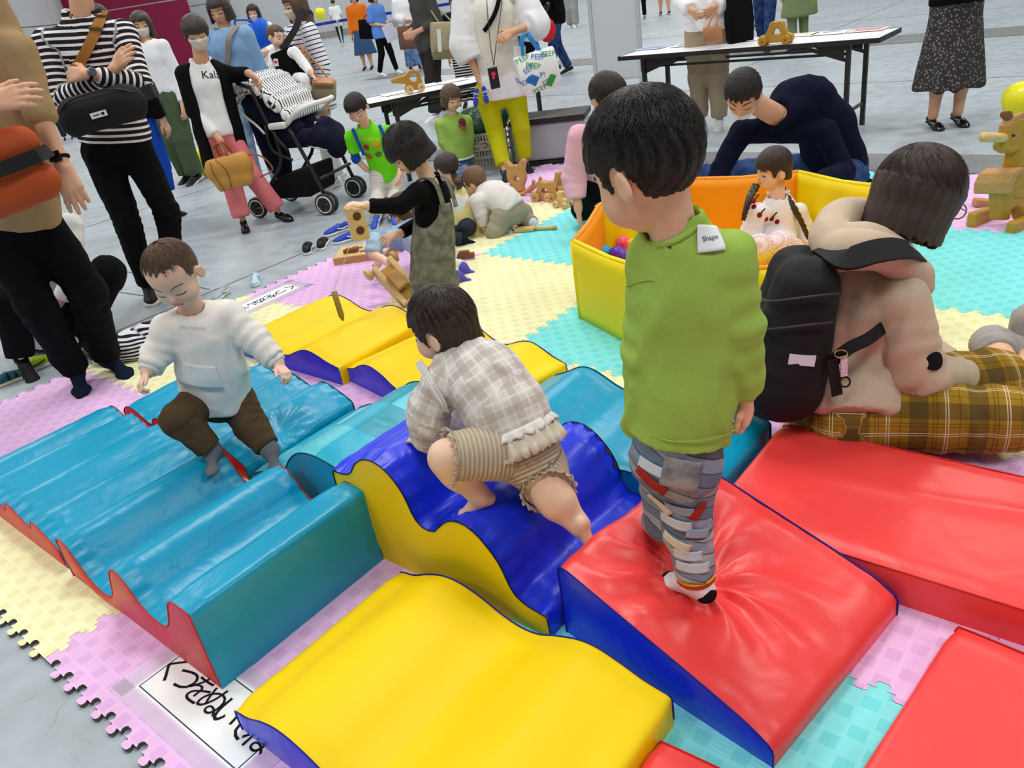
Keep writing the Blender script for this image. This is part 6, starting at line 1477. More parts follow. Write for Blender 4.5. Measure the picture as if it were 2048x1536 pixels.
# ---- ball pit (octagon of padded panels)
m_pitY = mat('pit_yellow', '#F2D900', .5, .35, fn=f_vinyl(5, .12)); m_pitO = mat('pit_orange', '#F79A0C', .5, .35, fn=f_vinyl(5, .12))
pit_c = None; A0 = np.array([1.10, -.59]); ang = math.radians(111); pv_ = [A0]
for k in range(7): pv_.append(pv_[-1]+.56*np.array([math.cos(ang), math.sin(ang)])); ang -= math.radians(45)
PITC = np.mean(pv_, 0); PIT = empty('ball_pit', mp(PITC[0], PITC[1], MAT_Z), MAT_YAW, 'octagonal soft ball pit with yellow and orange fabric walls', 'ball pit')
pl = [p-PITC for p in pv_]
for k in range(8):
    a, b = pl[k], pl[(k+1) % 8]; L = np.linalg.norm(b-a); d = (b-a)/L; n_ = np.array([d[1], -d[0]])
    if n_@((a+b)/2) > 0: n_ = -n_
    h_ = .365
    for side, t0, t1, mm in (('outer_panel', 0, .016, m_pitY), ('inner_panel', .0165, .032, m_pitO if k % 2 == 0 else m_pitY)):
        nx, nz = 14, 8; V = []; F = []
        for off in (t0, t1):
            for i in range(nx+1):
                for j in range(nz+1):
                    u = i/nx; v = j/nz; e = math.sin(math.pi*u)**.5*math.sin(math.pi*v)**.5 if 0 < u < 1 and 0 < v < 1 else 0
                    bul = (.006*e)*(-1 if off == 0 else 1); sag = .02*math.sin(math.pi*u) if v == 1 and False else 0
                    q = a+d*L*(.01+.98*u)+n_*(off+bul); V.append((q[0], q[1], h_*v-.012*math.sin(math.pi*u)*v))
        m_ = (nx+1)*(nz+1); ix = lambda s, i, j: s*m_+i*(nz+1)+j
        for i in range(nx):
            for j in range(nz): F += [(ix(0, i, j), ix(0, i, j+1), ix(0, i+1, j+1), ix(0, i+1, j)), (ix(1, i, j), ix(1, i+1, j), ix(1, i+1, j+1), ix(1, i, j+1))]
            F += [(ix(0, i, nz), ix(1, i, nz), ix(1, i+1, nz), ix(0, i+1, nz)), (ix(0, i, 0), ix(0, i+1, 0), ix(1, i+1, 0), ix(1, i, 0))]
        for j in range(nz): F += [(ix(0, 0, j), ix(1, 0, j), ix(1, 0, j+1), ix(0, 0, j+1)), (ix(0, nx, j), ix(0, nx, j+1), ix(1, nx, j+1), ix(1, nx, j))]
        mb = MB(); mb.add(V, F); mb.build(side, mm, PIT, smooth=True)
    mb = MB(); mb.tube([(*(a+n_*.016), .0), (*(a+n_*.016), h_)], .016, 8); mb.build('corner_post', m_pitY, PIT, smooth=True)
    mb = MB(); mb.tube([(*(a+d*.01+n_*.016), h_), (*(a*.5+b*.5+n_*.016), h_-.012), (*(b-d*.01+n_*.016), h_)], .012, 8); mb.build('rim', m_pitY if k % 2 or k == 7 else m_pitO, PIT, smooth=True)
mb = MB(); mb.prism([tuple(p*.97) for p in pl][::-1], 0, .02); mb.build('pit_floor', m_pitY, PIT)
BALLC = {'b': mat('ball_sky', '#35A7DE', .35, .4), 'p': mat('ball_purple', '#5A35BC', .35, .4), 'k': mat('ball_pink', '#F0587F', .35, .4), 'r': mat('ball_red', '#E8402F', .35, .4), 'y': mat('ball_yellow', '#F2C21A', .35, .4)}
NAMEB = {'b': 'sky-blue', 'p': 'purple', 'k': 'pink', 'r': 'red', 'y': 'yellow'}
_bm = {}
SPOT = [('b', 1209, 504, .16, 'beside the yellow wall at the left'), ('p', 1233, 506, .16, 'between the sky-blue and pink balls'), ('k', 1246, 486, .17, 'topmost of the pile'), ('y', 1266, 490, .16, 'just behind the pink ball'), ('r', 1260, 500, .155, 'under the pink ball'), ('p', 1246, 512, .165, 'in front of the red ball'), ('p', 1283, 472, .16, 'nearest the boy\'s shoulder'), ('p', 1256, 520, .14, 'half hidden under another purple ball'), ('k', 1242, 524, .12, 'lowest by the front wall')]
for c, x, y, z, w_ in SPOT:
    if c not in _bm:
        mb = MB(); mb.ball((0, 0, 0), .036, 20, 13); me = bpy.data.meshes.new('ball'); me.from_pydata(mb.v, [], mb.f); me.update(); me.polygons.foreach_set('use_smooth', np.ones(len(me.polygons), bool)); me.materials.append(BALLC[c]); _bm[c] = me
    o = link('plastic_ball', _bm[c], None, None, NAMEB[c]+' plastic ball in the pit, '+w_, 'ball', 'balls in the ball pit'); o.location = gr(x, y, z)
g_ = np.random.default_rng(3)
for i in range(16):   # the layer they lie on
    r_ = g_.uniform(.08, .42); th = g_.uniform(2.2, 5.2); q = PITC+np.array([r_*math.cos(th), r_*math.sin(th)])
    c = 'bpkry'[i % 5]; o = link('plastic_ball', _bm[c], None, None, NAMEB[c]+' plastic ball low in the pit under the visible pile', 'ball', 'lower balls in the ball pit'); o.location = mp(q[0], q[1], MAT_Z+.06+.04*(i % 2))
# ---- folding tables
def table(name, label, c0, xd, L, Wd, Hh):
    rz = math.atan2(xd[1], xd[0]); t = empty(name, (c0[0], c0[1], 0), rz, label, 'table', 'folding tables')
    mb = MB(); mb.box((L/2, Wd/2, Hh-.016), (L, Wd, .026)); mb.build('tabletop', M_WHTTOP, t)
    mb = MB(); mb.ring([(0, 0), (L, 0), (L, Wd), (0, Wd)], [(.002, .002), (L-.002, .002), (L-.002, Wd-.002), (.002, Wd-.002)], Hh-.032, Hh-.001)
    for a, b in (((0, -.003), (L, -.003)), ((0, Wd+.003), (L, Wd+.003))): mb.box(((a[0]+b[0])/2, a[1], Hh-.018), (L, .006, .034))
    for x in (-.003, L+.003): mb.box((x, Wd/2, Hh-.018), (.006, Wd+.01, .034))
    mb.build('edge_band', M_BLKMET, t)
    for x in (.22, L-.22):
        for y in (.05, Wd-.05):
            mb = MB(); mb.box((x, y, (Hh-.03)/2), (.032, .032, Hh-.03)); mb.build('leg', M_BLKMET, t)
        mb = MB(); mb.bar((x, .05, .17), (x, Wd-.05, .17), .02); mb.build('leg_brace', M_BLKMET, t)
        s = 1 if x < L/2 else -1
        for y in (.05, Wd-.05):
            mb = MB(); mb.bar((x, y, Hh-.15), (x+s*.30, y, Hh-.05), .012, .025); mb.build('folding_stay', M_BLKMET, t)
            mb = MB(); mb.prism([(x-.03, Hh-.03), (x+s*.26, Hh-.03), (x+s*.22, Hh-.06), (x+s*.03, Hh-.14), (x-.03, Hh-.14)], -.004, .004, np.array([[1, 0, 0], [0, 0, 1], [0, 1, 0]]), (0, y, 0)); mb.build('bracket', M_BLKMET, t)
    for y in (.12, Wd-.12):
        mb = MB(); mb.bar((.25, y, Hh-.11), (L-.25, y, Hh-.11), .018); mb.build('shelf_rail', M_BLKMET, t)
    return t
T1A = np.array([1.37, 7.27]); T1 = table('folding_table', 'long white folding table with black legs behind the navy man', T1A, (1.566, -1.479), 2.15, .50, .69)
T2A = np.array([-.78, 6.80]); T2 = table('folding_table', 'white folding table behind the two green-clad children', T2A, (.857, .303), 1.75, .46, .69)
def sheet(label, c, xd, w, h, z, col='paper_white', group='sheets on the tables', lines=None):
    o = MB(); o.box((0, 0, 0), (w, h, .0015)); ob = o.build('paper_sheet', mat(col, '#EEF0F2'), None, label=label, cat='paper', group=group); ob.location = (c[0], c[1], z); ob.rotation_euler = (0, 0, math.atan2(xd[1], xd[0]))
    if lines:
        for i, (x, y, ww, hh_, cc) in enumerate(lines):
            mb = MB(); mb.box((x, y, .0012), (ww, hh_, .0006)); mb.build('print', mat('print_'+cc, {'b': '#7F93B8', 'r': '#C48E8E', 'g': '#9AA3A8', 'y': '#DCC98E'}[cc], .7), ob)
    return ob
mat('paper_blue', '#BFCBE4', .7); mat('paper_pinkish', '#E6CFCF', .7)
for lab, x, y, col, ln in (('blue-printed sheet at the left end of the long table', 1305, 96, 'paper_blue', [(0, .06, .2, .03, 'b'), (0, -.02, .22, .08, 'b')]), ('white printed sheet second from the left on the long table', 1375, 90, 'paper_white', [(0, .02, .2, .1, 'g')]), ('pinkish printed sheet left of the wooden car', 1430, 84, 'paper_pinkish', [(0, 0, .22, .12, 'r')]), ('white sheet right beside the wooden car', 1490, 80, 'paper_white', [(-.03, .03, .1, .05, 'g')]), ('yellow-marked sheet right of the wooden car', 1600, 70, 'paper_white', [(.0, .04, .16, .06, 'y')]), ('white sheet near the right end of the long table', 1660, 66, 'paper_white', [(0, .04, .14, .04, 'b')]), ('pink-printed sheet at the right end of the long table', 1735, 60, 'paper_pinkish', [(0, .02, .2, .1, 'r')])):
    sheet(lab, gr(x, y, .69), (1.566, -1.479), .27, .20, .6925, col, lines=ln)
for lab, x, y in (('stack of papers at the left of the toy elephant', 792, 184), ('stack of papers at the right of the toy elephant', 848, 170), ('thin papers at the far end of the low table', 905, 160)): sheet(lab, gr(x, y, .70), (.857, .303), .26, .20, .6925)
# toys on the tables
c = gr(1552, 88, .69); toy('toy_car', 'wooden toy car with round grip hole on the long table', c+np.array([0, 0, .03]), (1.5, -1.3, 0), [('l', -.10, .01, .10, .01, .028), ('l', -.055, .02, -.02, .10, .022), ('l', -.02, .10, .035, .10, .022), ('l', .035, .10, .075, .02, .022)], [], .045, WD_Y, [(-.085, .0, .032), (.085, .0, .032)], WD_Y, 1.05)
c = gr(824, 186, .69); toy('toy_elephant', 'wooden elephant on wheels on the low table', c+np.array([0, 0, .035]), (.9, .25, 0), [('c', .03, .075, .07), ('l', -.03, .08, -.14, .085, .035, .018), ('b', .03, .02, .07, .035)], [('c', .035, .085, .034)], .045, WD_Y, [(-.02, -.0, .032), (.08, .0, .032)], WD_L, 1.0)
# toys on the mat
c = gr(1095, 400, .012); toy('toy_car', 'wooden toy beetle car with round grip hole on the pink mat', c+np.array([0, 0, .03]), (.8, -.6, 0), [('l', -.10, .0, .09, .0, .03), ('l', -.06, .02, -.03, .09, .022), ('l', -.03, .09, .03, .08, .022), ('l', .03, .08, .08, .02, .022)], [], .06, WD_M, [(-.07, -.0, .034), (.075, .0, .034)], WD_M, .95)
c = gr(1043, 388, .012); RE = toy('rocking_elephant_toy', 'wooden rocking animal with round hole on the pink mat', c+np.array([0, 0, .05]), (.75, -.66, 0), [('c', -.02, .09, .085), ('l', -.07, .14, -.095, .18, .03, .02), ('l', .03, .15, .06, .20, .03, .02), ('b', -.02, .0, .05, .03)], [('c', -.015, .07, .026)], .05, WD_M, (), None, .95)
for s in (-1, 1):
    mb = MB(); mb.tube(spline([(-.13, s*.045, .01), (-.05, s*.045, -.035), (.05, s*.045, -.035), (.15, s*.045, .03), (.17, s*.045, .07)], 6), .014, 8); mb.build('rocker', WD_M, RE, smooth=True)
c = gr(1120, 402, .012); TR = toy('toy_crane_truck', 'wooden crane truck between the beetle car and pink sleeve', c+np.array([0, 0, .03]), (.55, -.8, 0), [('b', 0, .02, .11, .022), ('b', -.06, .07, .035, .04), ('l', -.02, .06, .03, .17, .02), ('b', .06, .055, .04, .03)], [], .06, WD_M, [(-.075, -.0, .03), (.075, .0, .03)], WD_L, .95)
c = gr(1128, 414, .012); toy('toy_tractor', 'small wooden tractor beside the kneeling knee', c+np.array([0, 0, .025]), (.6, -.75, 0), [('b', 0, .02, .06, .018), ('b', -.02, .06, .025, .03)], [], .045, WD_L, [(-.045, .0, .026), (.045, .0, .022)], WD_L, .9)
c = gr(1062, 462, .012); mb = MB(); R_ = frame((0, 0, 1), (.9, -.35, 0)); pd = empty('wooden_paddle', c, math.atan2(-.35, .9), 'light wooden paddle toy under the crawling baby', 'wooden toy')
mb.box((-.04, 0, .015), (.13, .055, .025)); mb.build('blade', WD_L, pd, bevel=.006); mb = MB(); mb.tube([(.02, 0, .015), (.17, 0, .015)], .012, 10); mb.build('handle', WD_L, pd, smooth=True)
c = gr(932, 518, .012); toy('wooden_puzzle_piece', 'dark wooden car-shaped puzzle piece on the mat corner', c+np.array([0, 0, .012]), (.95, -.2, 0), [('b', 0, .01, .055, .014), ('b', -.005, .028, .03, .012)], [], .03, WD_D, (), None, 1.0, h=.003)
# ---- puzzle board
PB0 = mp(-.84, -.43); e1 = np.array([.27, .213, 0]); rz = MAT_YAW+math.atan2(.213, .27); PB = empty('puzzle_board', (PB0[0], PB0[1], MAT_Z), rz, 'light wooden shape puzzle board with dark cut-outs on the mat edge', 'wooden toy')
mb = MB(); mb.box((.19, .12, .022), (.40, .24, .044)); mb.build('board', WD_L, PB, bevel=.003)
mb = MB(); mb.box((.19, -.003, .022), (.404, .012, .046)); mb.build('front_rail', WD_M, PB, bevel=.002)
for i, (x, y, shp) in enumerate(((.10, .16, [(-.05, -.02), (.05, -.02), (.05, .0), (.02, .01), (.015, .03), (-.02, .03), (-.025, .01), (-.05, .005)]), (.09, .08, [(-.045, -.02), (.045, -.02), (.05, .01), (-.03, .02)]), (.21, .07, [(-.06, -.015), (.06, -.015), (.06, .005), (.02, .012), (.015, .028), (-.03, .028), (-.035, .012), (-.06, .008)]), (.30, .16, [(-.05, -.02), (.05, -.02), (.05, .02), (-.05, .02)]))):
    mb = MB(); mb.prism([(x+a, y+b) for a, b in shp], .0442, .048 if i != 1 else .07); mb.build('puzzle_shape', WD_D, PB)
# ---- wooden pull block in the child's hand with string and stick
WB0 = at(714, 445, 3.50); WB = empty('wooden_block_toy', WB0, .35, 'tall wooden block with two round holes and a string held by the pinafore child', 'wooden toy')
mb = MB(); mb.box((0, 0, 0), (.072, .065, .155)); mb.build('block', WD_L, WB, bevel=.004)
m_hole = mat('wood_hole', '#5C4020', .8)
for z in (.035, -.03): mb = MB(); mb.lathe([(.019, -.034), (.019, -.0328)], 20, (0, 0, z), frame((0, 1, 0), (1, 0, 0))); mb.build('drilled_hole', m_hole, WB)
i2 = inv_of(WB); mb = MB(); mb.tube(spline([at(705, 470, 3.47), at(690, 520, 3.45), at(676, 555, 3.43), at(667, 586, 3.42)], 6), .0016, 5); mb.build('string', mat('string_white', '#D9D4C6', .9), WB, inv=i2)
mb = MB(); mb.tube([at(668, 584, 3.42), at(683, 632, 3.42), at(686, 641, 3.42)], [.0135, .0135, .005], 10); mb.build('stick', mat('wood_stick', '#8F763A', .6, fn=f_wood('#7F6831', '#A08748')), WB, smooth=True, inv=i2)
# ---- wooden cart (ride-on) seen behind the pinafore child
CT = empty('wooden_cart', gr(780, 575, 0), 0, 'honey wooden wheeled cart tilted beside the pinafore child', 'wooden toy'); ic = inv_of(CT)
a, b = at(762, 528, 3.98), at(826, 600, 3.86); ax = nrm(b-a); sd_ = nrm(np.cross(ax, (0.2, -.7, .7)))
for s in (-1, 1): mb = MB(); mb.bar(a+sd_*.05*s, b+sd_*.05*s, .03, .06, (0.2, -.7, .7)); mb.build('side_beam', WD_L, CT, bevel=.006, inv=ic)
mb = MB(); mb.bar(a+ax*.03, b-ax*.02, .11, .02, (0.2, -.7, .7)); mb.build('bed', WD_Y, CT, bevel=.004, inv=ic)
mb = MB(); mb.box(a*.45+b*.55+np.array([0, -.03, .03]), (.06, .05, .10), frame(ax, sd_)); mb.build('wood_insert', WD_M, CT, bevel=.004, inv=ic)
for p_ in (a, b-ax*.02):
    for s in (-1, 1): mb = MB(); mb.lathe([(.026, -.014), (.032, -.010), (.032, .010), (.026, .014)], 18, p_+sd_*.085*s+np.array([0, 0, -.01]), frame(sd_)); mb.build('wheel', WD_M if s < 0 else WD_L, CT, inv=ic)
# ---- wooden rocking giraffe at the right
HO = empty('rocking_horse', gr(2020, 455, .012), 0, 'honey wooden rocking horse with peg handles at the right edge', 'wooden toy'); ih = inv_of(HO); hb = gr(2020, 455, .012)
def hat(px, py, Y=3.62): return at(px, py, Y)
def plank(name, pts, t, m, n=(.55, -.8, .1), r=.01):
    """outline in picture plane at its own distance, given a real thickness"""
    W_ = [hat(*q) for q in pts]; n = nrm(n); mb = MB(); k = len(W_); mb.add([w-n*t/2 for w in W_]+[w+n*t/2 for w in W_], [tuple(range(k)), tuple(range(k, 2*k))[::-1]]+[(i, k+i, k+(i+1) % k, (i+1) % k) for i in range(k)]); return mb.build(name, m, HO, bevel=r, inv=ih)
plank('body', [(1988, 440), (1988, 372), (1996, 350), (2012, 338), (2040, 332), (2075, 332), (2090, 350), (2092, 445), (2070, 445), (2055, 438), (2036, 440), (2030, 418), (2022, 412), (2012, 420), (2008, 440)], .06, WD_Y)
plank('neck', [(2008, 378), (2018, 340), (2026, 300), (2030, 268), (2060, 260), (2062, 340), (2040, 395), (2015, 398)], .075, WD_Y)
plank('head', [(1998, 300), (1996, 292), (2006, 270), (2012, 245), (2030, 236), (2060, 240), (2058, 282), (2028, 300), (2012, 308)], .06, WD_Y)
plank('ear', [(2004, 232), (2008, 222), (2018, 222), (2022, 234), (2014, 242)], .03, WD_D, r=.006)
plank('ear', [(2034, 232), (2040, 224), (2054, 226), (2056, 246), (2042, 252)], .03, WD_M, r=.006)
plank('mane', [(2010, 262), (2008, 252), (2020, 232), (2030, 228), (2034, 238), (2020, 262)], .05, WD_M, r=.006)
plank('back_rest', [(1980, 388), (1982, 366), (1992, 346), (2010, 334), (2014, 340), (2000, 352), (1992, 372), (1990, 388)], .16, WD_M, r=.006)
mb = MB(); mb.tube([hat(1966, 274, 3.56), hat(2010, 276, 3.62), hat(2075, 276, 3.70)], .022, 12); mb.build('peg_handle', WD_L, HO, smooth=True, inv=ih)
for q0, q1 in (((1942, 440, 3.66), (2000, 422, 3.80)), ((2020, 460, 3.50), (2080, 436, 3.62))):
    mb = MB(); mb.bar(at(*q0), at(*q1), .05, .075); mb.build('rocker_rail', WD_Y, HO, bevel=.012, inv=ih)
mb = MB(); mb.bar(hat(1948, 404, 3.95), hat(2060, 415, 3.9), .06, .04); mb.build('cross_rail', WD_M, HO, bevel=.008, inv=ih)
mb = MB(); mb.ball(hat(2027, 271, 3.575), .008, 8, 6); mb.build('eye', M_EYE, HO, smooth=True, inv=ih)
# ---- shoes left on the floor
def pair_shoe(label, px, py, d, L, ft, z=0.0, group=None):
    g0 = gr(px, py, z); root = empty('shoe', (g0[0], g0[1], z), 0, label, 'shoe', group); iv = inv_of(root)
    up = (0, 0, 1); d = nrm([d[0], d[1], 0]); shoe(root, iv, g0+np.array([0, 0, L*.30]), d, L, ft, .006); return root
K1 = dict(kind='shoe', m=M_SNB, sm=M_SOLEW); pair_shoe('left black slip-on sneaker with white sole on the concrete', 616, 506, (-.12, .99), .215, K1, group='black slip-on pair'); pair_shoe('right black slip-on sneaker with white sole on the mat edge', 645, 497, (-.02, 1), .215, K1, group='black slip-on pair')
pair_shoe('pale blue strapped toddler shoe beside the upside-down sign', 514, 562, (.12, -.97), .165, dict(kind='shoe', m=mat('shoe_paleblue', '#B9D5EA', .6), sm=M_SOLEW, strap=mat('strap_sky', '#A6C6E2', .6)))
pair_shoe('grey and white shoe behind the toddler\'s shoulder', 452, 588, (-.3, -.9), .17, dict(kind='shoe', m=mat('shoe_grey', '#A9B4B8', .6), sm=M_SOLEW, stripe=M_SNW))
YS = dict(kind='shoe', m=mat('shoe_neon', '#B9E02A', .5), sm=M_SOLEW, stripe=mat('shoe_olive', '#3A3F2E', .6)); pair_shoe('neon yellow sneaker nearest the left edge by the navy sock', 66, 742, (.7, .7), .22, YS, group='neon sneaker pair')
pair_shoe('dark sneaker with neon heel behind the navy sock', 110, 722, (.7, .7), .22, dict(kind='shoe', m=mat('shoe_darkolive', '#3B3F35', .6), sm=M_SOLEW, stripe=mat('shoe_neon2', '#B9E02A', .5)), group='neon sneaker pair')
pair_shoe('teal and black shoe cut by the left edge', 10, 770, (.7, .6), .20, dict(kind='shoe', m=mat('shoe_teal', '#1F5B66', .6), sm=mat('sole_cream', '#D8CFAE', .7), strap=M_SNB))
BS = dict(kind='shoe', m=mat('shoe_royal', '#2546B5', .5), sm=M_SOLEW, stripe=M_SNW, lace=M_SNW); pair_shoe('blue running shoe behind the wooden block', 688, 462, (-.75, -.55), .21, BS, group='blue running shoes'); pair_shoe('blue running shoe under the wooden block', 712, 478, (-.9, -.35), .21, BS, group='blue running shoes')
# the small shoes in the woman's hand
for i, (x, y) in enumerate(((952, 190), (968, 186))):
    root = empty('toddler_shoe', at(x, y, 6.42), 0, ('left' if i == 0 else 'right')+' of the two small blue shoes dangling from the woman\'s hand', 'shoe', 'blue toddler shoes in hand'); shoe(root, inv_of(root), at(x, y-6, 6.42), (-.25+.3*i, -.35, -.9), .13, dict(kind='shoe', m=mat('shoe_royal', '#2546B5', .5), sm=mat('sole_red', '#B84A4A', .6), strap=mat('shoe_trim', '#E8D6A8', .6)), .006, up=(-.1, -.9, .4))
# ---- crate with green bag, clear box
CR0 = np.array([-.10, 6.92]); CRx = np.array([.40, -.06]); rzc = math.atan2(-.06, .40); CRT = empty('slatted_crate', (CR0[0], CR0[1], 0), rzc, 'grey slatted plastic crate behind the green-clad toddler', 'crate'); m_cr = mat('crate_grey', '#A9A79C', .6)
wc, dc, hc_ = .42, .30, .30
for nm, o_, L_, rot in (('front_wall', (0, 0), wc, 0), ('back_wall', (0, dc), wc, 0), ('side_wall', (0, 0), dc, 90), ('side_wall', (wc, 0), dc, 90)):
    mb = MB(); n_ = int(L_/.028)
    for i in range(n_+1):
        x = i*L_/n_; mb.box((x, 0, .15), (.012, .012, .28))
    for z in (.01, .10, .19, .29): mb.box((L_/2, 0, z), (L_, .014, .022))
    o = mb.build(nm, m_cr, CRT); o.location = (*o_, 0); o.rotation_euler = (0, 0, math.radians(rot))
mb = MB(); mb.box((wc/2, dc/2, .008), (wc, dc, .012)); mb.build('crate_floor', m_cr, CRT)
mb = MB(); mb.box((.20, -.012, .20), (.22, .003, .085)); lbl = mb.build('crate_label', mat('label_kraft', '#B7AE9E', .8), CRT)
me = text_mesh('こつの', .07); o = link('label_text', me, M_INK, lbl); o.location = (.20, -.0145, .20); o.rotation_euler = (math.pi/2, 0, 0)
m_bag = mat('bin_bag_green', '#1E4A34', .3, .5, fn=f_vinyl(18, .8)); cb = np.array([CR0[0]+.22, CR0[1]+.12, .38])
solid('bin_bag', [ell(cb, np.array([.22, .16, .13]), None, .05), ell(cb+np.array([.12, 0, .05]), np.array([.12, .12, .10]), None, .05), ell(cb+np.array([-.12, -.03, .0]), np.array([.12, .12, .10]), None, .05)], .012, m_bag, None, None, 1, lambda V, s, c: .012*wnoise(V, .05, 3), label='crumpled dark green plastic bag in the slatted crate', cat='plastic bag')
BX = empty('storage_box', (.34, 6.75, 0), -.30, 'grey translucent storage box with dark lid behind the chartreuse trousers', 'box'); m_bx = mat('box_grey', '#A7ACB4', .3, .5); 
mb = MB(); mb.box((.30, .17, .19), (.60, .34, .30)); mb.build('box_body', m_bx, BX, bevel=.02); mb = MB(); mb.box((.30, .17, .36), (.64, .38, .05)); mb.build('box_lid', M_BLKMET, BX, bevel=.01); mb = MB(); mb.box((.30, .17, .02), (.62, .36, .035)); mb.build('box_base', M_BLKMET, BX)
# ---- paper signs on the mat
m_tape = mat('clear_tape', '#EBDFF2', .25, .5, alpha=.38)
def sign(label, a0, b0, rz, w, h, txt, size, z=MAT_Z+.0012):
    p0 = mp(a0, b0, z); S = empty('paper_sign', p0, MAT_YAW+rz, label, 'sign')
    mb = MB(); mb.box((w/2, h/2, .0005), (w, h, .001)); mb.build('sheet', M_PAPER, S)
    for x0, x1, y0, y1 in ((.012, w-.012, .012, .015), (.012, w-.012, h-.015, h-.012), (.012, .015, .012, h-.012), (w-.015, w-.012, .012, h-.012)):
        mb = MB(); mb.box(((x0+x1)/2, (y0+y1)/2, .0013), (x1-x0, y1-y0, .0006)); mb.build('border_line', mat('ink_slate', '#3A404C', .7), S)
    for x0, x1, y0, y1 in ((-.05, w+.05, -.035, .006), (-.05, w+.05, h-.006, h+.035), (-.05, .006, -.03, h+.03), (w-.006, w+.05, -.03, h+.03)):
        mb = MB(); mb.box(((x0+x1)/2, (y0+y1)/2, .0018), (x1-x0, y1-y0, .0004)); mb.build('tape', m_tape, S)
    n = len(txt)
    for i, ch in enumerate(txt):
        me = text_mesh(ch, size); o = link('character', me, M_INK, S); o.location = (w*(i+.62)/(n+.25), h*.5, .0022)
    return S
sign('white paper sign with black Japanese writing under the teal step block', 1.325, -2.915, 0, .46, .175, 'くつをぬいでね', .088)
sign('white paper sign with upside-down Japanese writing at the far mat edge', -.90, -.77, -math.pi/2, .52, .17, 'くつをぬいでね', .085)
sign('white paper sign on the pink mat behind the rocking horse', 2.17, 1.70, math.pi, .45, .17, 'くつ', .09)
# ---- striped cloth bundle
C_BUND = cloth('stripe_bundle', '#E9E9EA', .9, pat=p_stripes('#E6E6E8', '#20222E', .017, .5)); b0 = gr(272, 690, .06)
solid('striped_bag', [ell(b0, np.array([.17, .12, .085]), None, .03, s0=.1), ell(b0+np.array([.10, .03, .03]), np.array([.12, .10, .075]), None, .03, s0=.1), ell(b0+np.array([-.12, -.04, -.01]), np.array([.09, .08, .055]), None, .03, s0=.1), plane((b0[0], b0[1], 0.013), (0, 0, -1))], .007, C_BUND, None, None, 1, lambda V, s, c: .007*wnoise(V, .035, 6), label='crumpled black and white striped cloth bag beside the navy socks', cat='bag')
# ---- yellow balloons
def balloon(label, c, r):
    mb = MB(); mb.lathe([(.001, -1.25*r), (.12*r, -1.2*r), (.07*r, -1.1*r), (.45*r, -.85*r), (.8*r, -.45*r), (1*r, .1*r), (.93*r, .55*r), (.65*r, .88*r), (.3*r, 1.02*r), (.001, 1.06*r)], 20, (0, 0, 0)); o = mb.build('balloon', mat('balloon_yellow', '#EDE81A', .3, .5), None, smooth=True, label=label, cat='balloon', group='yellow balloons'); o.location = c
    mb = MB(); mb.tube([(0, 0, -1.2*r), (.03, .01, -1.2*r-.12), (0, 0, -c[2]+.005)] if c[2] > .5 else [(0, 0, -1.2*r), (.02, 0, -1.2*r+.02)], .003, 4); mb.build('string', mat('balloon_string', '#D9D9D4', .8), o); return o
balloon('yellow balloon above the rocking horse at the right edge', at(2046, 205, 5.2), .13); balloon('yellow balloon by the far wall near the barrier post', at(641, 28, 24.), .15); balloon('yellow balloon behind the coral trousers', gr(408, 325, .15), .14)
# ---- partition panel
PA = empty('partition_panel', at(1192, 150, 10.3)*np.array([1, 1, 0]), 0, 'white freestanding partition panel with aluminium posts beside the long table', 'partition'); p1, p2 = at(1192, 150, 10.3), at(1284, 160, 10.0); d_ = p2-p1; Lp = np.hypot(d_[0], d_[1]); PA.rotation_euler = (0, 0, math.atan2(d_[1], d_[0])); m_pan = mat('panel_grey', '#C9CCD0', .5); m_alu = mat('aluminium', '#B9BCBF', .35, .5)
mb = MB(); mb.box((Lp/2, 0, 1.08), (Lp-.05, .03, 1.9)); mb.build('panel', m_pan, PA)
for x in (0, Lp): mb = MB(); mb.box((x, 0, 1.02), (.045, .05, 2.04)); mb.build('post', m_alu, PA); mb = MB(); mb.box((x, 0, .015), (.06, .45, .03)); mb.build('foot', m_alu, PA)
mb = MB(); mb.box((Lp/2, 0, .14), (Lp, .035, .03)); mb.build('bottom_rail', m_alu, PA)
# ---- belt barrier
BP = empty('barrier_post', gr(688, 101), 0, 'steel barrier post with a blue belt near the far wall', 'barrier'); mb = MB(); mb.lathe([(.17, 0), (.17, .02), (.05, .04), (.032, .06), (.032, .90), (.045, .91), (.045, .96), (.02, .98)], 16); mb.build('post', m_alu, BP, smooth=False)
mb = MB(); mb.ribbon([(0, 0, .92), (-2.4, -.8, .90)], (0.3, -1, 0), .09, .004); mb.build('belt', mat('belt_blue', '#1B2F9A', .7), BP); mb = MB(); mb.ribbon([(0, 0, .92), (4.2, -.6, .90), (7.5, -1, .9)], (0.1, -1, 0), .09, .004); mb.build('belt', mat('belt_blue', '#1B2F9A', .7), BP)
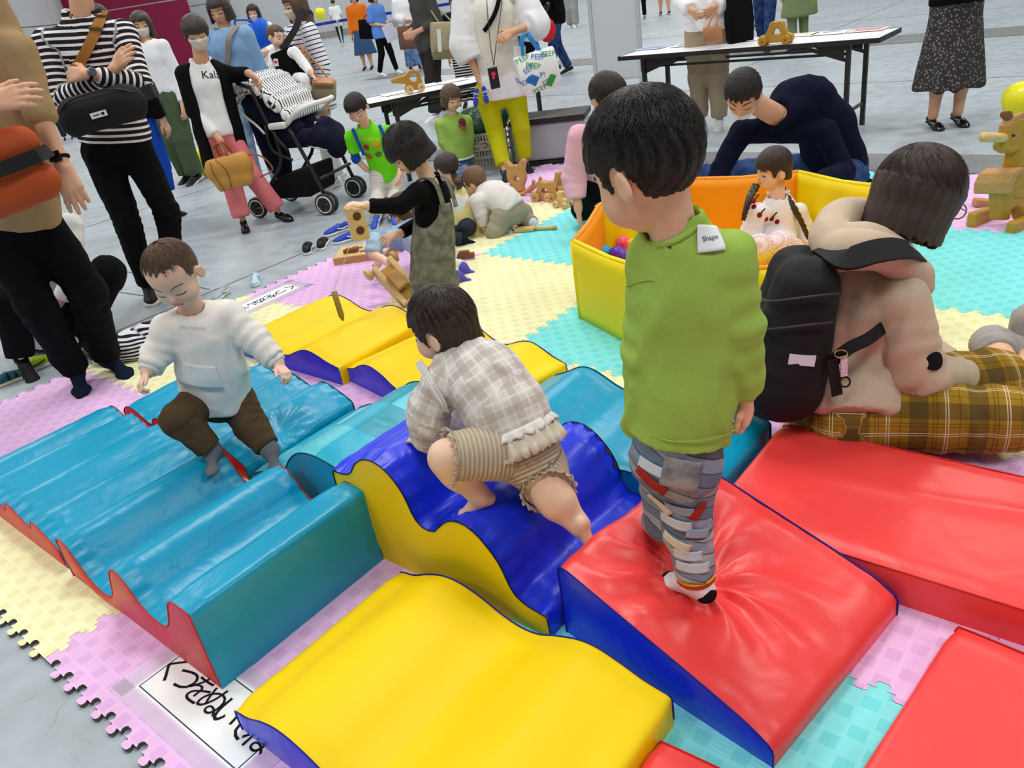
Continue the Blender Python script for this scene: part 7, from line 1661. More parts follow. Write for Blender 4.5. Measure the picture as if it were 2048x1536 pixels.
# ================================================================== DETAILS ON PEOPLE
def march(prims, px, py, y0, y1, n=260):
    d = ray(px, py); ts = np.linspace(y0, y1, n)/d[1]; P = np.array([0, 0, CAM_H])+d[None]*ts[:, None]; f = sdist(prims, P)
    k = int(np.argmax(f < 0)) if (f < 0).any() else int(np.argmin(f)); return P[k]
def sgrad(prims, p, e=.004):
    P = np.array([p+e*v for v in np.vstack([np.eye(3), -np.eye(3)])]); f = sdist(prims, P); return nrm(f[:3]-f[3:])
def drape(prims, P, n, off):
    """slides points along -n on to the surface"""
    P = P+n*.03
    for _ in range(14): P = P-n*np.clip(sdist(prims, P)-off, -.02, .03)[:, None]*.9
    return P
def decal(o, prims, name, px, py, yr, w, h, m, rot=0.0, off=.003, nx=8, ny=8, parent=None, shape=None, me=None, thick=.0015, bow=0):
    c = march(prims, px, py, *yr); n = sgrad(prims, c); xa = nrm(RT-n*(RT@n)); ya = np.cross(n, xa); cr, sr = math.cos(rot), math.sin(rot); xa, ya = xa*cr+ya*sr, ya*cr-xa*sr
    if me is None:
        g = [((i/nx-.5)*w, (j/ny-.5)*h) for i in range(nx+1) for j in range(ny+1)]
        if shape: g = [shape(x/w, y/h, w, h) for x, y in g]
        P = np.array([c+xa*x+ya*y for x, y in g]); P = drape(prims, P, n, off); inv = o['inv']; P = P@inv[:3, :3].T+inv[:3, 3]
        q = [(i*(ny+1)+j, (i+1)*(ny+1)+j, (i+1)*(ny+1)+j+1, i*(ny+1)+j+1) for i in range(nx) for j in range(ny)]
        ob = link(name, mesh_np(name, P, np.array(q)), m, parent or o['root'])
        if thick: sm = ob.modifiers.new('thickness', 'SOLIDIFY'); sm.thickness = thick; sm.offset = 0
    else:
        V = np.zeros(len(me.vertices)*3); me.vertices.foreach_get('co', V); V = V.reshape(-1, 3); P = c+V[:, :1]*xa+V[:, 1:2]*ya; P = drape(prims, P, n, off); inv = o['inv']; P = P@inv[:3, :3].T+inv[:3, 3]
        me.vertices.foreach_set('co', P.astype(np.float32).ravel()); me.update(); ob = link(name, me, m, parent or o['root'])
    return ob
def disc(x, y, w, h):
    r = max(abs(x), abs(y)); a = math.hypot(x, y)+1e-9; return (x*w*r/a, y*h*r/a)
# ---- boy: neck label, sock details, jeans patches
lb = decal(B, B['topP'], 'neck_label', 1416, 478, (1.0, 1.6), .044, .046, M_LABEL, .12)
decal(B, B['topP'], 'label_script', 1416, 478, (1.0, 1.6), 0, 0, M_INK, .25, .0055, parent=lb, me=text_mesh('Shape', .0125))
m_redpl = cloth('patch_red', '#A5322C', .9); m_pl = [cloth('patch_pale', '#C9CFDA', .9), cloth('patch_cream', '#DCD3BE', .9), cloth('patch_mid', '#9AA7BC', .9), m_redpl]
for i, (x, y, w, h, k, r) in enumerate(((1302, 962, .075, .028, 3, -.25), (1308, 938, .075, .024, 0, -.2), (1322, 1005, .06, .026, 1, -.2), (1358, 1018, .06, .024, 2, .1), (1350, 1045, .07, .026, 0, .15), (1352, 1085, .065, .026, 1, -.15), (1375, 1110, .06, .024, 0, .1), (1395, 1065, .05, .022, 2, -.1), (1385, 1135, .07, .024, 0, .05), (1395, 1020, .05, .02, 3, 1.2))):
    decal(B, B['pantsP'], 'denim_patch', x, y, (1.0, 1.7), w, h, m_pl[k], r, .0035)
pk = decal(B, B['pantsP'], 'back_pocket', 1362, 950, (1.0, 1.7), .075, .07, cloth('pocket_denim', '#7D7B80', .9, pat=p_denim('#6E7078', '#A39C9A', 30)), -.12, .004)
m_rain = [cloth('sock_red', '#C02A2A', .9), cloth('sock_yel', '#E2B81E', .9), cloth('sock_blu', '#2A55B8', .9)]
for s in 'lr':
    a = B['J']['a'+s]; t = nrm((B['J']['t'+s]-a)); L = .165; sk = B['sock'+s]
    P0 = foot_prims(a, t, (0, 0, 1), L, False, 1.0); u = np.array([0, 0, 1.])
    for nm, pl_ in (('sock_toe', [plane(a+t*.54*L, -t)]), ('sock_heel', [plane(a-t*.06*L, t), plane(a+u*.02, u)])):
        solid(nm, [Prim(lambda P, f=q.f: f(P)-.0022, q.lo, q.hi, q.k, q.op, q.ch) for q in P0]+pl_, .005, C_BLK, sk, B['inv'])
    ax = nrm(B['J']['k'+s]-a)
    for i in range(3): mb = MB(); fr = frame(ax); c = a+ax*(.004+.008*i); mb.tube([c+fr@np.array([.038*math.cos(q), .038*math.sin(q), 0]) for q in np.linspace(0, 6.283, 19)[:-1]], .0045, 5, closed=True); mb.build('sock_band', m_rain[i], sk, inv=B['inv'])
    decal(B, P0, 'sock_print', *((1322, 1140) if s == 'r' else (1262, 1022)), (1.1, 1.8), .03, .03, m_rain[1], .5, .003, parent=sk)
# ---- toddler: pocket, embroidery, cuffs
pkt = decal(T, T['topP'], 'front_pocket', 398, 752, (2.0, 2.7), .150, .080, cloth('pocket_cream', '#DCE0DE', .9), -.18, .006, 14, 8, shape=lambda x, y, w, h: (x*w*(1.0-.38*max(0, y+.5)*1.0), y*h), thick=.006)
me = text_mesh('the nature', .018); decal(T, T['topP'], 'embroidered_text', 385, 655, (2.0, 2.7), 0, 0, cloth('thread_grey', '#CFC9BE', .9), -.05, .003, me=me)
def cuff(o, s, m, r=.034, wd=.016):
    w, e = o['J']['w'+s], o['J']['e'+s]; d = nrm(w-e); c = w-d*.006; solid('cuff', [cap(c-d*wd, c+d*wd, r, r*.95, .002, cut=[(c-d*wd, -d), (c+d*wd, d)])], .0055, m, o['top'], o['inv'], 1)
for s in 'lr': cuff(T, s, C_CREAM, .034)
# ---- crawling girl: yoke frill, peplum ruffle, hem edges
def ring_frill(o, name, c, ax, x, ra, rb, drop, n, amp, m, parent=None, lay=4, a0=0, a1=6.283):
    """a gathered band round an elliptical section"""
    ax = nrm(ax); x = nrm(x-ax*(x@ax)); y = np.cross(ax, x); V = []; k = 140
    for j in range(lay):
        t = j/(lay-1)
        for i in range(k+1):
            a = a0+(a1-a0)*i/k; rr = 1+.10*t; w_ = amp*t*math.sin(a*n)+amp*.4*t*math.sin(a*n*2.3+1)
            V.append(c+x*(ra*rr+w_)*math.cos(a)+y*(rb*rr+w_)*math.sin(a)-ax*(drop*t+.004*math.sin(a*n*1.3)*t))
    Q = [(j*(k+1)+i, j*(k+1)+i+1, (j+1)*(k+1)+i+1, (j+1)*(k+1)+i) for j in range(lay-1) for i in range(k)]
    V = np.array(V)@o['inv'][:3, :3].T+o['inv'][:3, 3]; ob = link(name, mesh_np(name, V, np.array(Q)), m, parent or o['root']); sm = ob.modifiers.new('thickness', 'SOLIDIFY'); sm.thickness = .002; return ob
ud = nrm(G['sp'][1]-G['sp'][0]); ring_frill(G, 'peplum_ruffle', G['J']['pv']+ud*.028, ud, G['X'], .107, .098, .055, 26, .006, cloth('ruffle_cream', '#DED3C2', .85), G['top'])
ring_frill(G, 'hem_frill', G['J']['pv']+ud*.042, ud, G['X'], .105, .096, .022, 19, .006, C_PLAID, G['top'])
for s in 'lr':
    h_, k_ = G['J']['h'+s], G['J']['k'+s]; q = h_+(k_-h_)*.90; ring_frill(G, 'leg_hem_frill', q, nrm(h_-k_), G['X'], .062, .062, .010, 15, .0035, C_RIBS, G['pants'], 3)
a_ = G['J']['sl']; mb = MB(); pts = [march(G['topP'], x, y, 1.4, 2.1) for x, y in ((838, 725), (850, 745), (862, 768), (874, 788), (885, 805), (893, 822))]; mb.ribbon(spline(pts, 5), np.array([-.4, -.6, .6]), .022, .003); mb.build('shoulder_frill', C_PLAID, G['top'], inv=G['inv'])
mb = MB(); [mb.ball(p+np.array([-.003, -.006, .004]), .003, 6, 5) for p in spline(pts, 5)]; tr_ = mb.build('pompom_trim', M_WHITE, G['top'], smooth=True, inv=G['inv']); tr_['kind'] = 'stuff'
# wisps of hair at the nape
g_ = np.random.default_rng(4)
mb = MB()
for i in range(26):
    b = at(930+g_.uniform(-30, 28), 690+g_.uniform(-25, 12), 1.80+g_.uniform(-.03, .05)); mb.tube(spline([b, b+np.array([g_.uniform(.0, .03), g_.uniform(-.02, .02), -.02]), b+np.array([g_.uniform(.005, .045), g_.uniform(-.03, .02), -.045-g_.uniform(0, .03)])], 4), .0008, 4)
o_ = mb.build('hair_wisps', H_DBR, G['root'], inv=G['inv']); o_['kind'] = 'stuff'
# ---- seated woman: hood, backpack, straps, glasses, sleeve print
P = []
ring = spline([at(1668, 500, 2.06), at(1662, 465, 2.14), at(1690, 432, 2.26), at(1752, 440, 2.36), at(1800, 470, 2.30)], 4)
for a, b in zip(ring[:-1], ring[1:]): P.append(cap(a, b, .045, None, .03))
ring2 = spline([at(1668, 510, 2.05), at(1712, 500, 2.00), at(1775, 508, 2.0), at(1822, 545, 2.02), at(1835, 570, 2.06)], 4)
for a, b in zip(ring2[:-1], ring2[1:]): P.append(cap(a, b, .040, None, .03))
ring3 = spline([at(1700, 468, 2.08), at(1745, 472, 2.06), at(1800, 500, 2.10)], 4)
for a, b in zip(ring3[:-1], ring3[1:]): P.append(cap(a, b, .030, None, .015))
solid('hood', P, .008, C_HOOD, W['root'], W['inv'], 1, lambda V, s, c: .006*wnoise(V, .05, 4))
BKP = empty('backpack', gr(1600, 800, 0)*np.array([1, 1, 0]), 0, 'black backpack with side pocket on the seated woman\'s back', 'backpack'); ib = inv_of(BKP); m_nyl = mat('nylon_black', '#131316', .7, .3, bump=.3, bscale=300)
up_ = nrm(at(1618, 520, 2.02)-at(1568, 770, 2.0)); lat = nrm(np.array([.25, .95, .05])); out_ = nrm(np.cross(lat, up_)); lat = nrm(np.cross(up_, out_))
if out_[0] > 0: out_ = -out_
bc_ = at(1585, 655, 2.05)
def bp(o_, l_, u_): return bc_+out_*o_+lat*l_+up_*u_
P = [cap(bp(.01, l_, -.15), bp(.0, l_, .14), .115, .09, .05) for l_ in (-.07, .07)]+[cap(bp(.045, l_, -.16), bp(.035, l_, .0), .085, .075, .04) for l_ in (-.06, .06)]
shell = solid('pack_body', P, .008, m_nyl, BKP, ib, 1, lambda V, s, c: .004*wnoise(V*np.array([1, 1, .5]), .05, 3)+.003*wnoise(V, .025, 5))
PB_ = P
solid('side_pocket', [cap(bp(-.005, -.10, -.17), bp(-.005, -.10, -.03), .085, .085, .02, sq=(lat, .75), cut=[(bp(0, 0, -.02), up_)])], .007, m_nyl, BKP, ib, 1, lambda V, s, c: .003*wnoise(V, .03, 5))
mb = MB(); mb.box(bp(-.005, -.165, -.035), (.07, .02, .03), np.array([out_, lat, up_]).T); mb.build('card_in_pocket', mat('card_white', '#D8DCE4', .4), BKP, inv=ib)
for i, z in enumerate((.10, .02)):
    mb = MB(); mb.tube(spline([bp(.115, -.08, z), bp(.10, -.165, z+.02), bp(.0, -.185, z+.05), bp(-.07, -.17, z+.06)], 5), .005, 6); mb.build('zip_seam', mat('zip_dark', '#26262B', .5), BKP, smooth=True, inv=ib)
mb = MB(); s_ = spline([at(1648, 500, 2.05), at(1690, 520, 1.93), at(1750, 505, 1.90), at(1800, 500, 1.93), at(1832, 512, 2.02), at(1838, 545, 2.12)], 6); mb.ribbon(s_, np.array([-.15, -.65, .75]), .065, .012); mb.build('shoulder_strap', m_nyl, BKP, inv=ib)
mb = MB(); s_ = spline([at(1640, 755, 1.95), at(1665, 722, 1.90), at(1700, 695, 1.885), at(1735, 678, 1.90), at(1765, 655, 1.96)], 6); mb.ribbon(s_, np.array([-.2, -.9, .3]), .035, .005); mb.build('lower_strap', m_nyl, BKP, inv=ib)
mb = MB(); s_ = [at(1664, 718, 1.885), at(1668, 750, 1.88), at(1674, 790, 1.88)]; mb.ribbon(s_, np.array([-.1, -1, .2]), .03, .004); mb.build('strap_tail', m_nyl, BKP, inv=ib)
mb = MB(); c = at(1682, 708, 1.87); mb.tube([c+.018*(RT*math.cos(q)+UP*.6*math.sin(q)) for q in np.linspace(0, 6.283, 17)[:-1]], .002, 5, closed=True); rg_ = mb.build('key_ring', mat('brass', '#C9B36A', .3, metal=1), BKP, smooth=True, inv=ib)
mb = MB(); mb.ribbon([at(1687, 712, 1.87), at(1688, 735, 1.87), at(1688, 752, 1.87)], np.array([-.1, -1, .2]), .018, .003); mb.build('key_tag', mat('tag_lilac', '#D9C9D6', .6, fn=p_dots('#E3D8E0', '#8E6FA6', 260, .35)), rg_, inv=ib)
mb = MB(); c = at(1690, 764, 1.87); mb.tube([c+.014*(RT*math.cos(q)+UP*math.sin(q)) for q in np.linspace(0, 6.283, 17)[:-1]], .003, 5, closed=True); mb.build('rubber_ring', M_SNB, rg_, smooth=True, inv=ib)
decal(W, W['topP'], 'sleeve_print', 1862, 628, (1.6, 2.4), .035, .075, C_BLK, -.05, .004); decal(W, W['topP'], 'sleeve_print', 1868, 722, (1.6, 2.4), .062, .052, C_BLK, .2, .004, shape=disc)
hc, R, hh = W['hc'], W['R'], W['hh']; mb = MB(); 
for s in (-1, 1): c = hc+R@np.array([s*.16, .43, -.03])*hh; mb.tube([c+R@np.array([.115*math.cos(q), 0, .085*math.sin(q)])*hh for q in np.linspace(0, 6.283, 19)[:-1]], .0022, 5, closed=True); mb.tube([c+R@np.array([s*.115, 0, .02])*hh, hc+R@np.array([s*.37, .0, .02])*hh], .002, 5)
mb.tube([hc+R@np.array([x, .44, -.01])*hh for x in (-.05, .05)], .002, 5); gl_ = mb.build('glasses', mat('frame_gold', '#9B8D62', .3, metal=1), W['root'], smooth=True, inv=W['inv'])
# ---- khaki man: orange sling bag, watch
m_org = mat('nylon_rust', '#B04A1C', .65, bump=.3); c = at(28, 335, 3.12); fr = frame((-.15, .1, 1), (1, .35, 0)); SB = empty('sling_bag', np.array([c[0], c[1], 0]), 0, 'rust orange sling bag on the khaki man\'s front', 'bag'); isb = inv_of(SB)
for nm, zz, hh_, dd_ in (('upper_compartment', .072, .075, .085), ('lower_compartment', -.072, .085, .10)):
    solid(nm, [cap(c+fr@np.array([-.12, 0, zz]), c+fr@np.array([.06, 0, zz]), hh_, hh_*.86, .01, sq=(fr[:, 1], .75))], .008, m_org, SB, isb, 1, lambda V, s, q: .003*wnoise(V, .04, 2))
mb = MB(); mb.ribbon([c+fr@np.array([-.2, -.08, .0]), c+fr@np.array([-.05, -.085, .0]), c+fr@np.array([.10, -.06, .01]), c+fr@np.array([.13, .02, .02])], -fr[:, 1], .05, .012); mb.build('bag_strap', m_nyl, SB, inv=isb)
w_, e_ = BM['J']['wl'], BM['J']['el']; d = nrm(w_-e_); fr = frame(d); mb = MB(); c = w_-d*.012; mb.tube([c+fr@np.array([.032*math.cos(q), .032*math.sin(q), 0]) for q in np.linspace(0, 6.283, 21)[:-1]], .0075, 6, closed=True); wt_ = mb.build('watch_band', C_BLK, BM['root'], smooth=True, inv=BM['inv'])
mb = MB(); n_ = nrm(np.array([.15, -.95, .3])-d*(np.array([.15, -.95, .3])@d)); mb.box(c+n_*.034, (.036, .042, .012), np.array([np.cross(d, n_), d, n_]).T); mb.build('watch_face', mat('watch_glass', '#0B0C10', .12, .6), wt_, bevel=.004, inv=BM['inv'])
# ---- striped man: crossbody strap, waist bag, watch
mb = MB(); pts = [march(SM['topP'], x, y, 4.0, 5.0)+np.array([0, -.012, 0]) for x, y in ((208, 22), (200, 45), (190, 70), (178, 95), (166, 118), (150, 140))]; mb.ribbon(spline(pts, 4), np.array([.1, -1, .25]), .052, .004); st_ = mb.build('leather_strap', mat('leather_cognac', '#9A6420', .5), SM['root'], inv=SM['inv'])
for (x, y) in ((203, 32), (194, 57)): mb = MB(); q = march(SM['topP'], x, y, 4.0, 5.0)+np.array([0, -.02, 0]); mb.box(q, (.062, .012, .016), frame((.25, -.2, 1), (1, .1, -.25))); mb.build('buckle', mat('buckle_brass', '#6E5026', .4), st_, inv=SM['inv'])
c = at(205, 222, 4.32); fr = frame((-.10, .05, 1), (1, .05, .15)); WBG = empty('waist_bag', np.array([c[0], c[1], 0]), 0, 'black waist bag with a small white label on the striped man', 'bag'); iw = inv_of(WBG)
solid('bag_body', [cap(c+fr@np.array([-.13, 0, -.0]), c+fr@np.array([.13, 0, .0]), .10, .10, .02, sq=(fr[:, 1], .60)), plane(c-fr[:, 2]*.085, -fr[:, 2])], .009, m_nyl, WBG, iw, 1, lambda V, s, q: .004*wnoise(V, .05, 2))
mb = MB(); mb.tube(spline([c+fr@np.array([-.20, -.03, .04]), c+fr@np.array([-.10, -.063, .085]), c+fr@np.array([.10, -.063, .085]), c+fr@np.array([.20, -.03, .04])], 5), .006, 6); mb.build('zip_seam', mat('zip_dark', '#26262B', .5), WBG, smooth=True, inv=iw)
for s in (-1, 1): mb = MB(); mb.ribbon([c+fr@np.array([s*.19, .0, .02]), c+fr@np.array([s*.24, .10, .03]), c+fr@np.array([s*.22, .25, .04])], fr[:, 0]*s, .07, .006); mb.build('hip_wing', m_nyl, WBG, inv=iw)
mb = MB(); mb.box(c+fr@np.array([-.0, -.066, -.012]), (.082, .003, .028), fr); wl_ = mb.build('white_label', M_LABEL, WBG, inv=iw)
mb = MB(); mb.box(c+fr@np.array([.022, -.0685, -.012]), (.014, .002, .012), fr); mb.box(c+fr@np.array([-.012, -.0685, -.012]), (.034, .002, .004), fr); mb.build('label_print', M_INK, wl_, inv=iw)
w_, e_ = SM['J']['wl'], SM['J']['el']; d = nrm(w_-e_); fr = frame(d); mb = MB(); c = w_-d*.0; mb.tube([c+fr@np.array([.034*math.cos(q), .034*math.sin(q), 0]) for q in np.linspace(0, 6.283, 21)[:-1]], .008, 6, closed=True); wt_ = mb.build('watch_band', C_BLK, SM['root'], smooth=True, inv=SM['inv'])
mb = MB(); n_ = nrm(np.array([0, -.9, .4])-d*(np.array([0, -.9, .4])@d)); mb.lathe([(.022, 0), (.022, .012), (.018, .014)], 16, c+n_*.03, frame(n_)); mb.build('watch_face', mat('watch_steel', '#5C6470', .25, metal=.6), wt_, inv=SM['inv'])
# ---- coral woman: tee print, handbag
decal(SW, SW['topP'], 'shirt_lettering', 432, 150, (5.7, 6.6), 0, 0, M_INK, .22, .004, me=text_mesh('Kalach', .075))
c = at(461, 343, 5.98); fr = frame((-.10, .05, 1), (1, -.1, .10)); HB = empty('handbag', np.array([c[0], c[1], 0]), 0, 'tan leather handbag with short handles held by the coral-trousered woman', 'handbag'); ihb = inv_of(HB); m_hb = mat('leather_camel', '#C08A3C', .45, .4)
solid('bag_body', [cap(c+fr@np.array([-.065, 0, .03]), c+fr@np.array([.065, 0, .03]), .115, .115, .02, sq=(fr[:, 1], .75)), cap(c+fr@np.array([-.045, 0, -.06]), c+fr@np.array([.055, 0, -.06]), .10, .10, .02, sq=(fr[:, 1], .85)), plane(c+fr[:, 2]*.115, fr[:, 2]), plane(c-fr[:, 2]*.12, -fr[:, 2])], .010, m_hb, HB, ihb, 1)
for y in (-.05, .05): mb = MB(); mb.tube(spline([c+fr@np.array([-.05, y, .10]), c+fr@np.array([-.045, y*.5, .19]), c+fr@np.array([.02, y*.5, .20]), c+fr@np.array([.05, y, .10])], 6), .009, 6); mb.build('handle', mat('leather_russet', '#8E5330', .5), HB, smooth=True, inv=ihb)
mb = MB(); mb.tube(spline([c+fr@np.array([.13, .02, .09]), c+fr@np.array([.26, .0, .05]), c+fr@np.array([.31, .0, -.06]), c+fr@np.array([.20, .0, -.09])], 6), .006, 6); mb.build('long_strap', mat('leather_russet', '#8E5330', .5), HB, smooth=True, inv=ihb)
for s in (-1, 1): mb = MB(); mb.tube(spline([c+fr@np.array([s*.02-.06, -.088, .11]), c+fr@np.array([s*.05-.04, -.090, .02]), c+fr@np.array([s*.03-.03, -.085, -.11])], 6), .0025, 5); mb.build('seam', mat('seam_brown', '#5E3A1C', .6), HB, smooth=True, inv=ihb)
# ---- lime boy: print
decal(LB, LB['topP'], 'shirt_lettering', 736, 279, (5.8, 6.5), 0, 0, mat('print_yellow', '#E8E83A', .7), .0, .004, me=text_mesh('FANTASTIC', .036))
for x, y, c_, w_ in ((733, 294, '#B02A30', .05), (752, 290, '#C9A51E', .065), (738, 312, '#B5652A', .06), (757, 308, '#6A6660', .05)): decal(LB, LB['topP'], 'shirt_print', x, y, (5.8, 6.5), w_, w_*.8, mat('print'+c_, c_, .7), .2, .004, shape=disc)
decal(GT, GT['topP'], 'shirt_print', 924, 247, (6.4, 7.2), .07, .095, mat('print_plum', '#7A2E3C', .8), -.2, .004, shape=disc); decal(GT, GT['topP'], 'shirt_print', 926, 257, (6.4, 7.2), .055, .03, mat('print_tan', '#A9743A', .8), -.1, .005, shape=disc)
# hem band of the green sweatshirt
ud = GT['U']; mb = MB(); c = GT['J']['pv']-ud*.03; fr = frame(ud, GT['X']); mb.tube([c+fr@np.array([.112*math.cos(q), .100*math.sin(q), 0]) for q in np.linspace(0, 6.283, 31)[:-1]], .009, 6, closed=True); mb.build('hem_band', C_WHT, GT['top'], smooth=True, inv=GT['inv'])
# ---- chartreuse woman: strap, phone, tote bag
inv = YW_['inv']; mb = MB(); pts = [march(YW_['topP'], x, y, 5.9, 7.0)+np.array([0, -.025, 0]) for x, y in ((1002, -20), (992, 20), (980, 45), (968, 62))]; mb.ribbon(spline(pts, 4), np.array([0, -1, .2]), .032, .005); mb.build('crossbody_strap', C_JET, YW_['root'], inv=inv)
PH = empty('phone', at(988, 156, 6.36)*np.array([1, 1, 0]), 0, 'black phone in a case hanging on a cord from the woman\'s neck', 'phone'); ip = inv_of(PH); c = at(988, 156, 6.36); fr = frame((-.04, .0, 1), (1, .1, 0)); mb = MB(); mb.box(c, (.075, .012, .155), fr); ph_ = mb.build('phone_body', mat('phone_black', '#14110F', .25, .5), PH, bevel=.008, inv=ip)
mb = MB(); mb.lathe([(.016, 0), (.016, .006)], 14, c+np.array([.0, -.006, .03]), frame((0, -1, 0))); mb.lathe([(.012, 0), (.012, .006)], 14, c+np.array([-.004, -.006, .005]), frame((0, -1, 0))); mb.build('case_charm', mat('charm_pink', '#D8325A', .5), ph_, inv=ip)
mb = MB(); 
for x0 in (974, 1003): mb.tube(spline([at(988, 132, 6.37), at(981 if x0 < 990 else 992, 90, 6.36), at(x0, 10, 6.38), at(x0, -40, 6.42)], 6), .003, 5)
mb.build('neck_cord', mat('cord_brown', '#4A3226', .8), PH, inv=ip)
TB = empty('tote_bag', at(1075, 140, 6.32)*np.array([1, 1, 0]), 0, 'white tote bag printed PEEP! in blue and green hanging from the woman\'s arm', 'tote bag'); it = inv_of(TB); c = at(1075, 140, 6.32); fr = frame((-.14, 0, 1), (1, .1, .14)); m_tb = mat('tote_white', '#EDEFEF', .8, bump=.2)
bagP = [cap(c+fr@np.array([-.085, 0, .0]), c+fr@np.array([.085, 0, .0]), .16, .16, .02, sq=(fr[:, 1], .42)), plane(c+fr[:, 2]*.13, fr[:, 2]), plane(c-fr[:, 2]*.15, -fr[:, 2]), plane(c+fr[:, 0]*.155, fr[:, 0]), plane(c-fr[:, 0]*.155, -fr[:, 0])]
solid('bag_body', bagP, .010, m_tb, TB, it, 1, lambda V, s, q: .004*wnoise(V, .06, 2))
m_pb, m_pg = mat('print_blue', '#2C6FB8', .8), mat('print_green', '#3C9A3A', .8); OT = dict(inv=it, root=TB)
for i, (x, y, t_, mm, r_) in enumerate(((1045, 118, 'PEEP', m_pg, .5), (1078, 114, 'PEEP!', m_pb, .0), (1066, 132, 'PEEP', m_pg, -.1), (1055, 140, 'PEEP!', m_pb, .7), (1093, 126, 'PEEP', m_pb, 1.1), (1096, 108, 'PEEP', m_pg, .1), (1085, 150, 'P!', m_pb, .2), (1092, 165, 'EE', m_pb, .4), (1080, 178, 'PEEP', m_pg, .3), (1052, 165, 'PEEP!', m_pb, .3))): decal(OT, bagP, 'printed_word', x, y, (5.9, 6.7), 0, 0, mm, r_, .004, me=text_mesh(t_, .055))
for x, y, w_, h_, mm in ((1062, 158, .11, .07, m_pb), (1102, 160, .05, .09, m_pg)): decal(OT, bagP, 'printed_shape', x, y, (5.9, 6.7), w_, h_, mm, -.4, .005)
for k in (-.09, .06):
    for y in (-.03, .03): mb = MB(); mb.ribbon(spline([c+fr@np.array([k, y, .10]), c+fr@np.array([k*.4-.02, y, .24]), at(1060, 68, 6.36+y)], 5), -fr[:, 1], .026, .004); mb.build('bag_handle', mat('webbing_blue', '#2B86CF', .7), TB, inv=it)
mb = MB(); mb.box(c+fr@np.array([-.10, 0, .15]), (.09, .015, .10), fr@np.array([[.97, 0, .25], [0, 1, 0], [-.25, 0, .97]])); mb.build('folded_leaflet', mat('leaflet', '#D9D6CE', .6), TB, inv=it)
# ---- far black stroller with red bag
c = at(1072, 45, 12.2); FS = empty('stroller', np.array([c[0], c[1], 0]), 0, 'dark stroller with a red bag behind the tote bag', 'stroller'); ifs = inv_of(FS)
solid('seat', [ell(np.array([c[0]-.25, c[1], .62]), np.array([.24, .22, .28]), None, .05), cap(np.array([c[0]-.30, c[1], .35]), np.array([c[0]-.1, c[1], .9]), .16, .14, .04)], .02, C_JET, FS, ifs)
for dy in (-.2, .2):
    mb = MB(); mb.tube([np.array([c[0]+.10, c[1]+dy, .08]), np.array([c[0]-.05, c[1]+dy, .6]), np.array([c[0]+.20, c[1]+dy, 1.02])], .014, 7); mb.build('frame_tube', M_BLKMET, FS, inv=ifs)
    for dx in (-.45, .10): mb = MB(); mb.lathe([(.075, -.02), (.085, -.01), (.085, .01), (.075, .02)], 16, np.array([c[0]+dx, c[1]+dy, .085]), frame((0, 1, 0))); mb.build('wheel', M_SOLEK, FS, inv=ifs)
mb = MB(); mb.tube([np.array([c[0]+.20, c[1]-.2, 1.02]), np.array([c[0]+.20, c[1]+.2, 1.02])], .018, 8); mb.build('push_bar', M_BLKMET, FS, inv=ifs)
q = at(1094, 60, 12.0); solid('red_bag', [ell(q, np.array([.13, .10, .16]), None, .04), ell(q+np.array([-.04, 0, .14]), np.array([.07, .06, .12]), None, .04)], .016, mat('bag_red', '#C81E24', .6), None, None, 1, lambda V, s, ch: .008*wnoise(V, .06, 2), label='soft red bag hanging on the far stroller', cat='bag')
ring_frill(BR, 'collar_frill', BR['J']['nk']+BR['U']*.018, BR['U'], BR['X'], .046, .046, -.016, 17, .004, C_PKW, BR['top'], 3)
for s in 'lr': cuff(BR, s, cloth('sleeve_blush', '#F2D5CC', .85), .036, .03)

# seams of the green shirt
for pts in ([(1252, 572), (1276, 563), (1305, 560), (1335, 570)], [(1300, 880), (1340, 893), (1390, 893), (1440, 884), (1475, 868)]):
    mb = MB(); q = [march(B['topP'], x, y - (12 if y > 800 else 0), 1.0, 1.7)+np.array([0, -.004, .001]) for x, y in pts]; mb.tube(spline(q, 6), .0016, 5); mb.build('stitched_seam', C_GRN, B['top'], smooth=True, inv=B['inv'])
# ---- the stroller beside the coral-trousered woman
R0 = np.array([-1.80, 6.42, 0.0]); Sf = nrm([.61, -.25, 0]); Sl = nrm([.25, .61, 0])
ST = empty('stroller', R0, math.atan2(Sf[1], Sf[0]), 'navy and white stroller with striped hood beside the coral-trousered woman', 'stroller'); ist = inv_of(ST)
def sp_(px, py, lat=0.0):
    """point on the stroller's side plane, lat metres from the near side"""
    d = ray(px, py); o = np.array([0, 0, CAM_H]); t = ((R0+Sl*lat-o)@Sl)/(d@Sl); return o+d*t
WD = .50
m_nav = cloth('stroller_navy', '#191A30', .85); m_trim = mat('stroller_white', '#E4E4E2', .6); m_hoodst = cloth('hood_stripes', '#EDEDEE', .85, pat=p_stripes('#EFEFF0', '#26262C', .034, .3)); m_tyre = mat('tyre', '#3A3A3B', .7); m_mesh = mat('basket_mesh', '#0C0C0E', .9)
def tubeS(name, pts, r, m=M_BLKMET, sm=True, n=8):
    mb = MB(); mb.tube(spline(pts, 4) if len(pts) > 2 else pts, r, n); return mb.build(name, m, ST, smooth=sm, inv=ist)
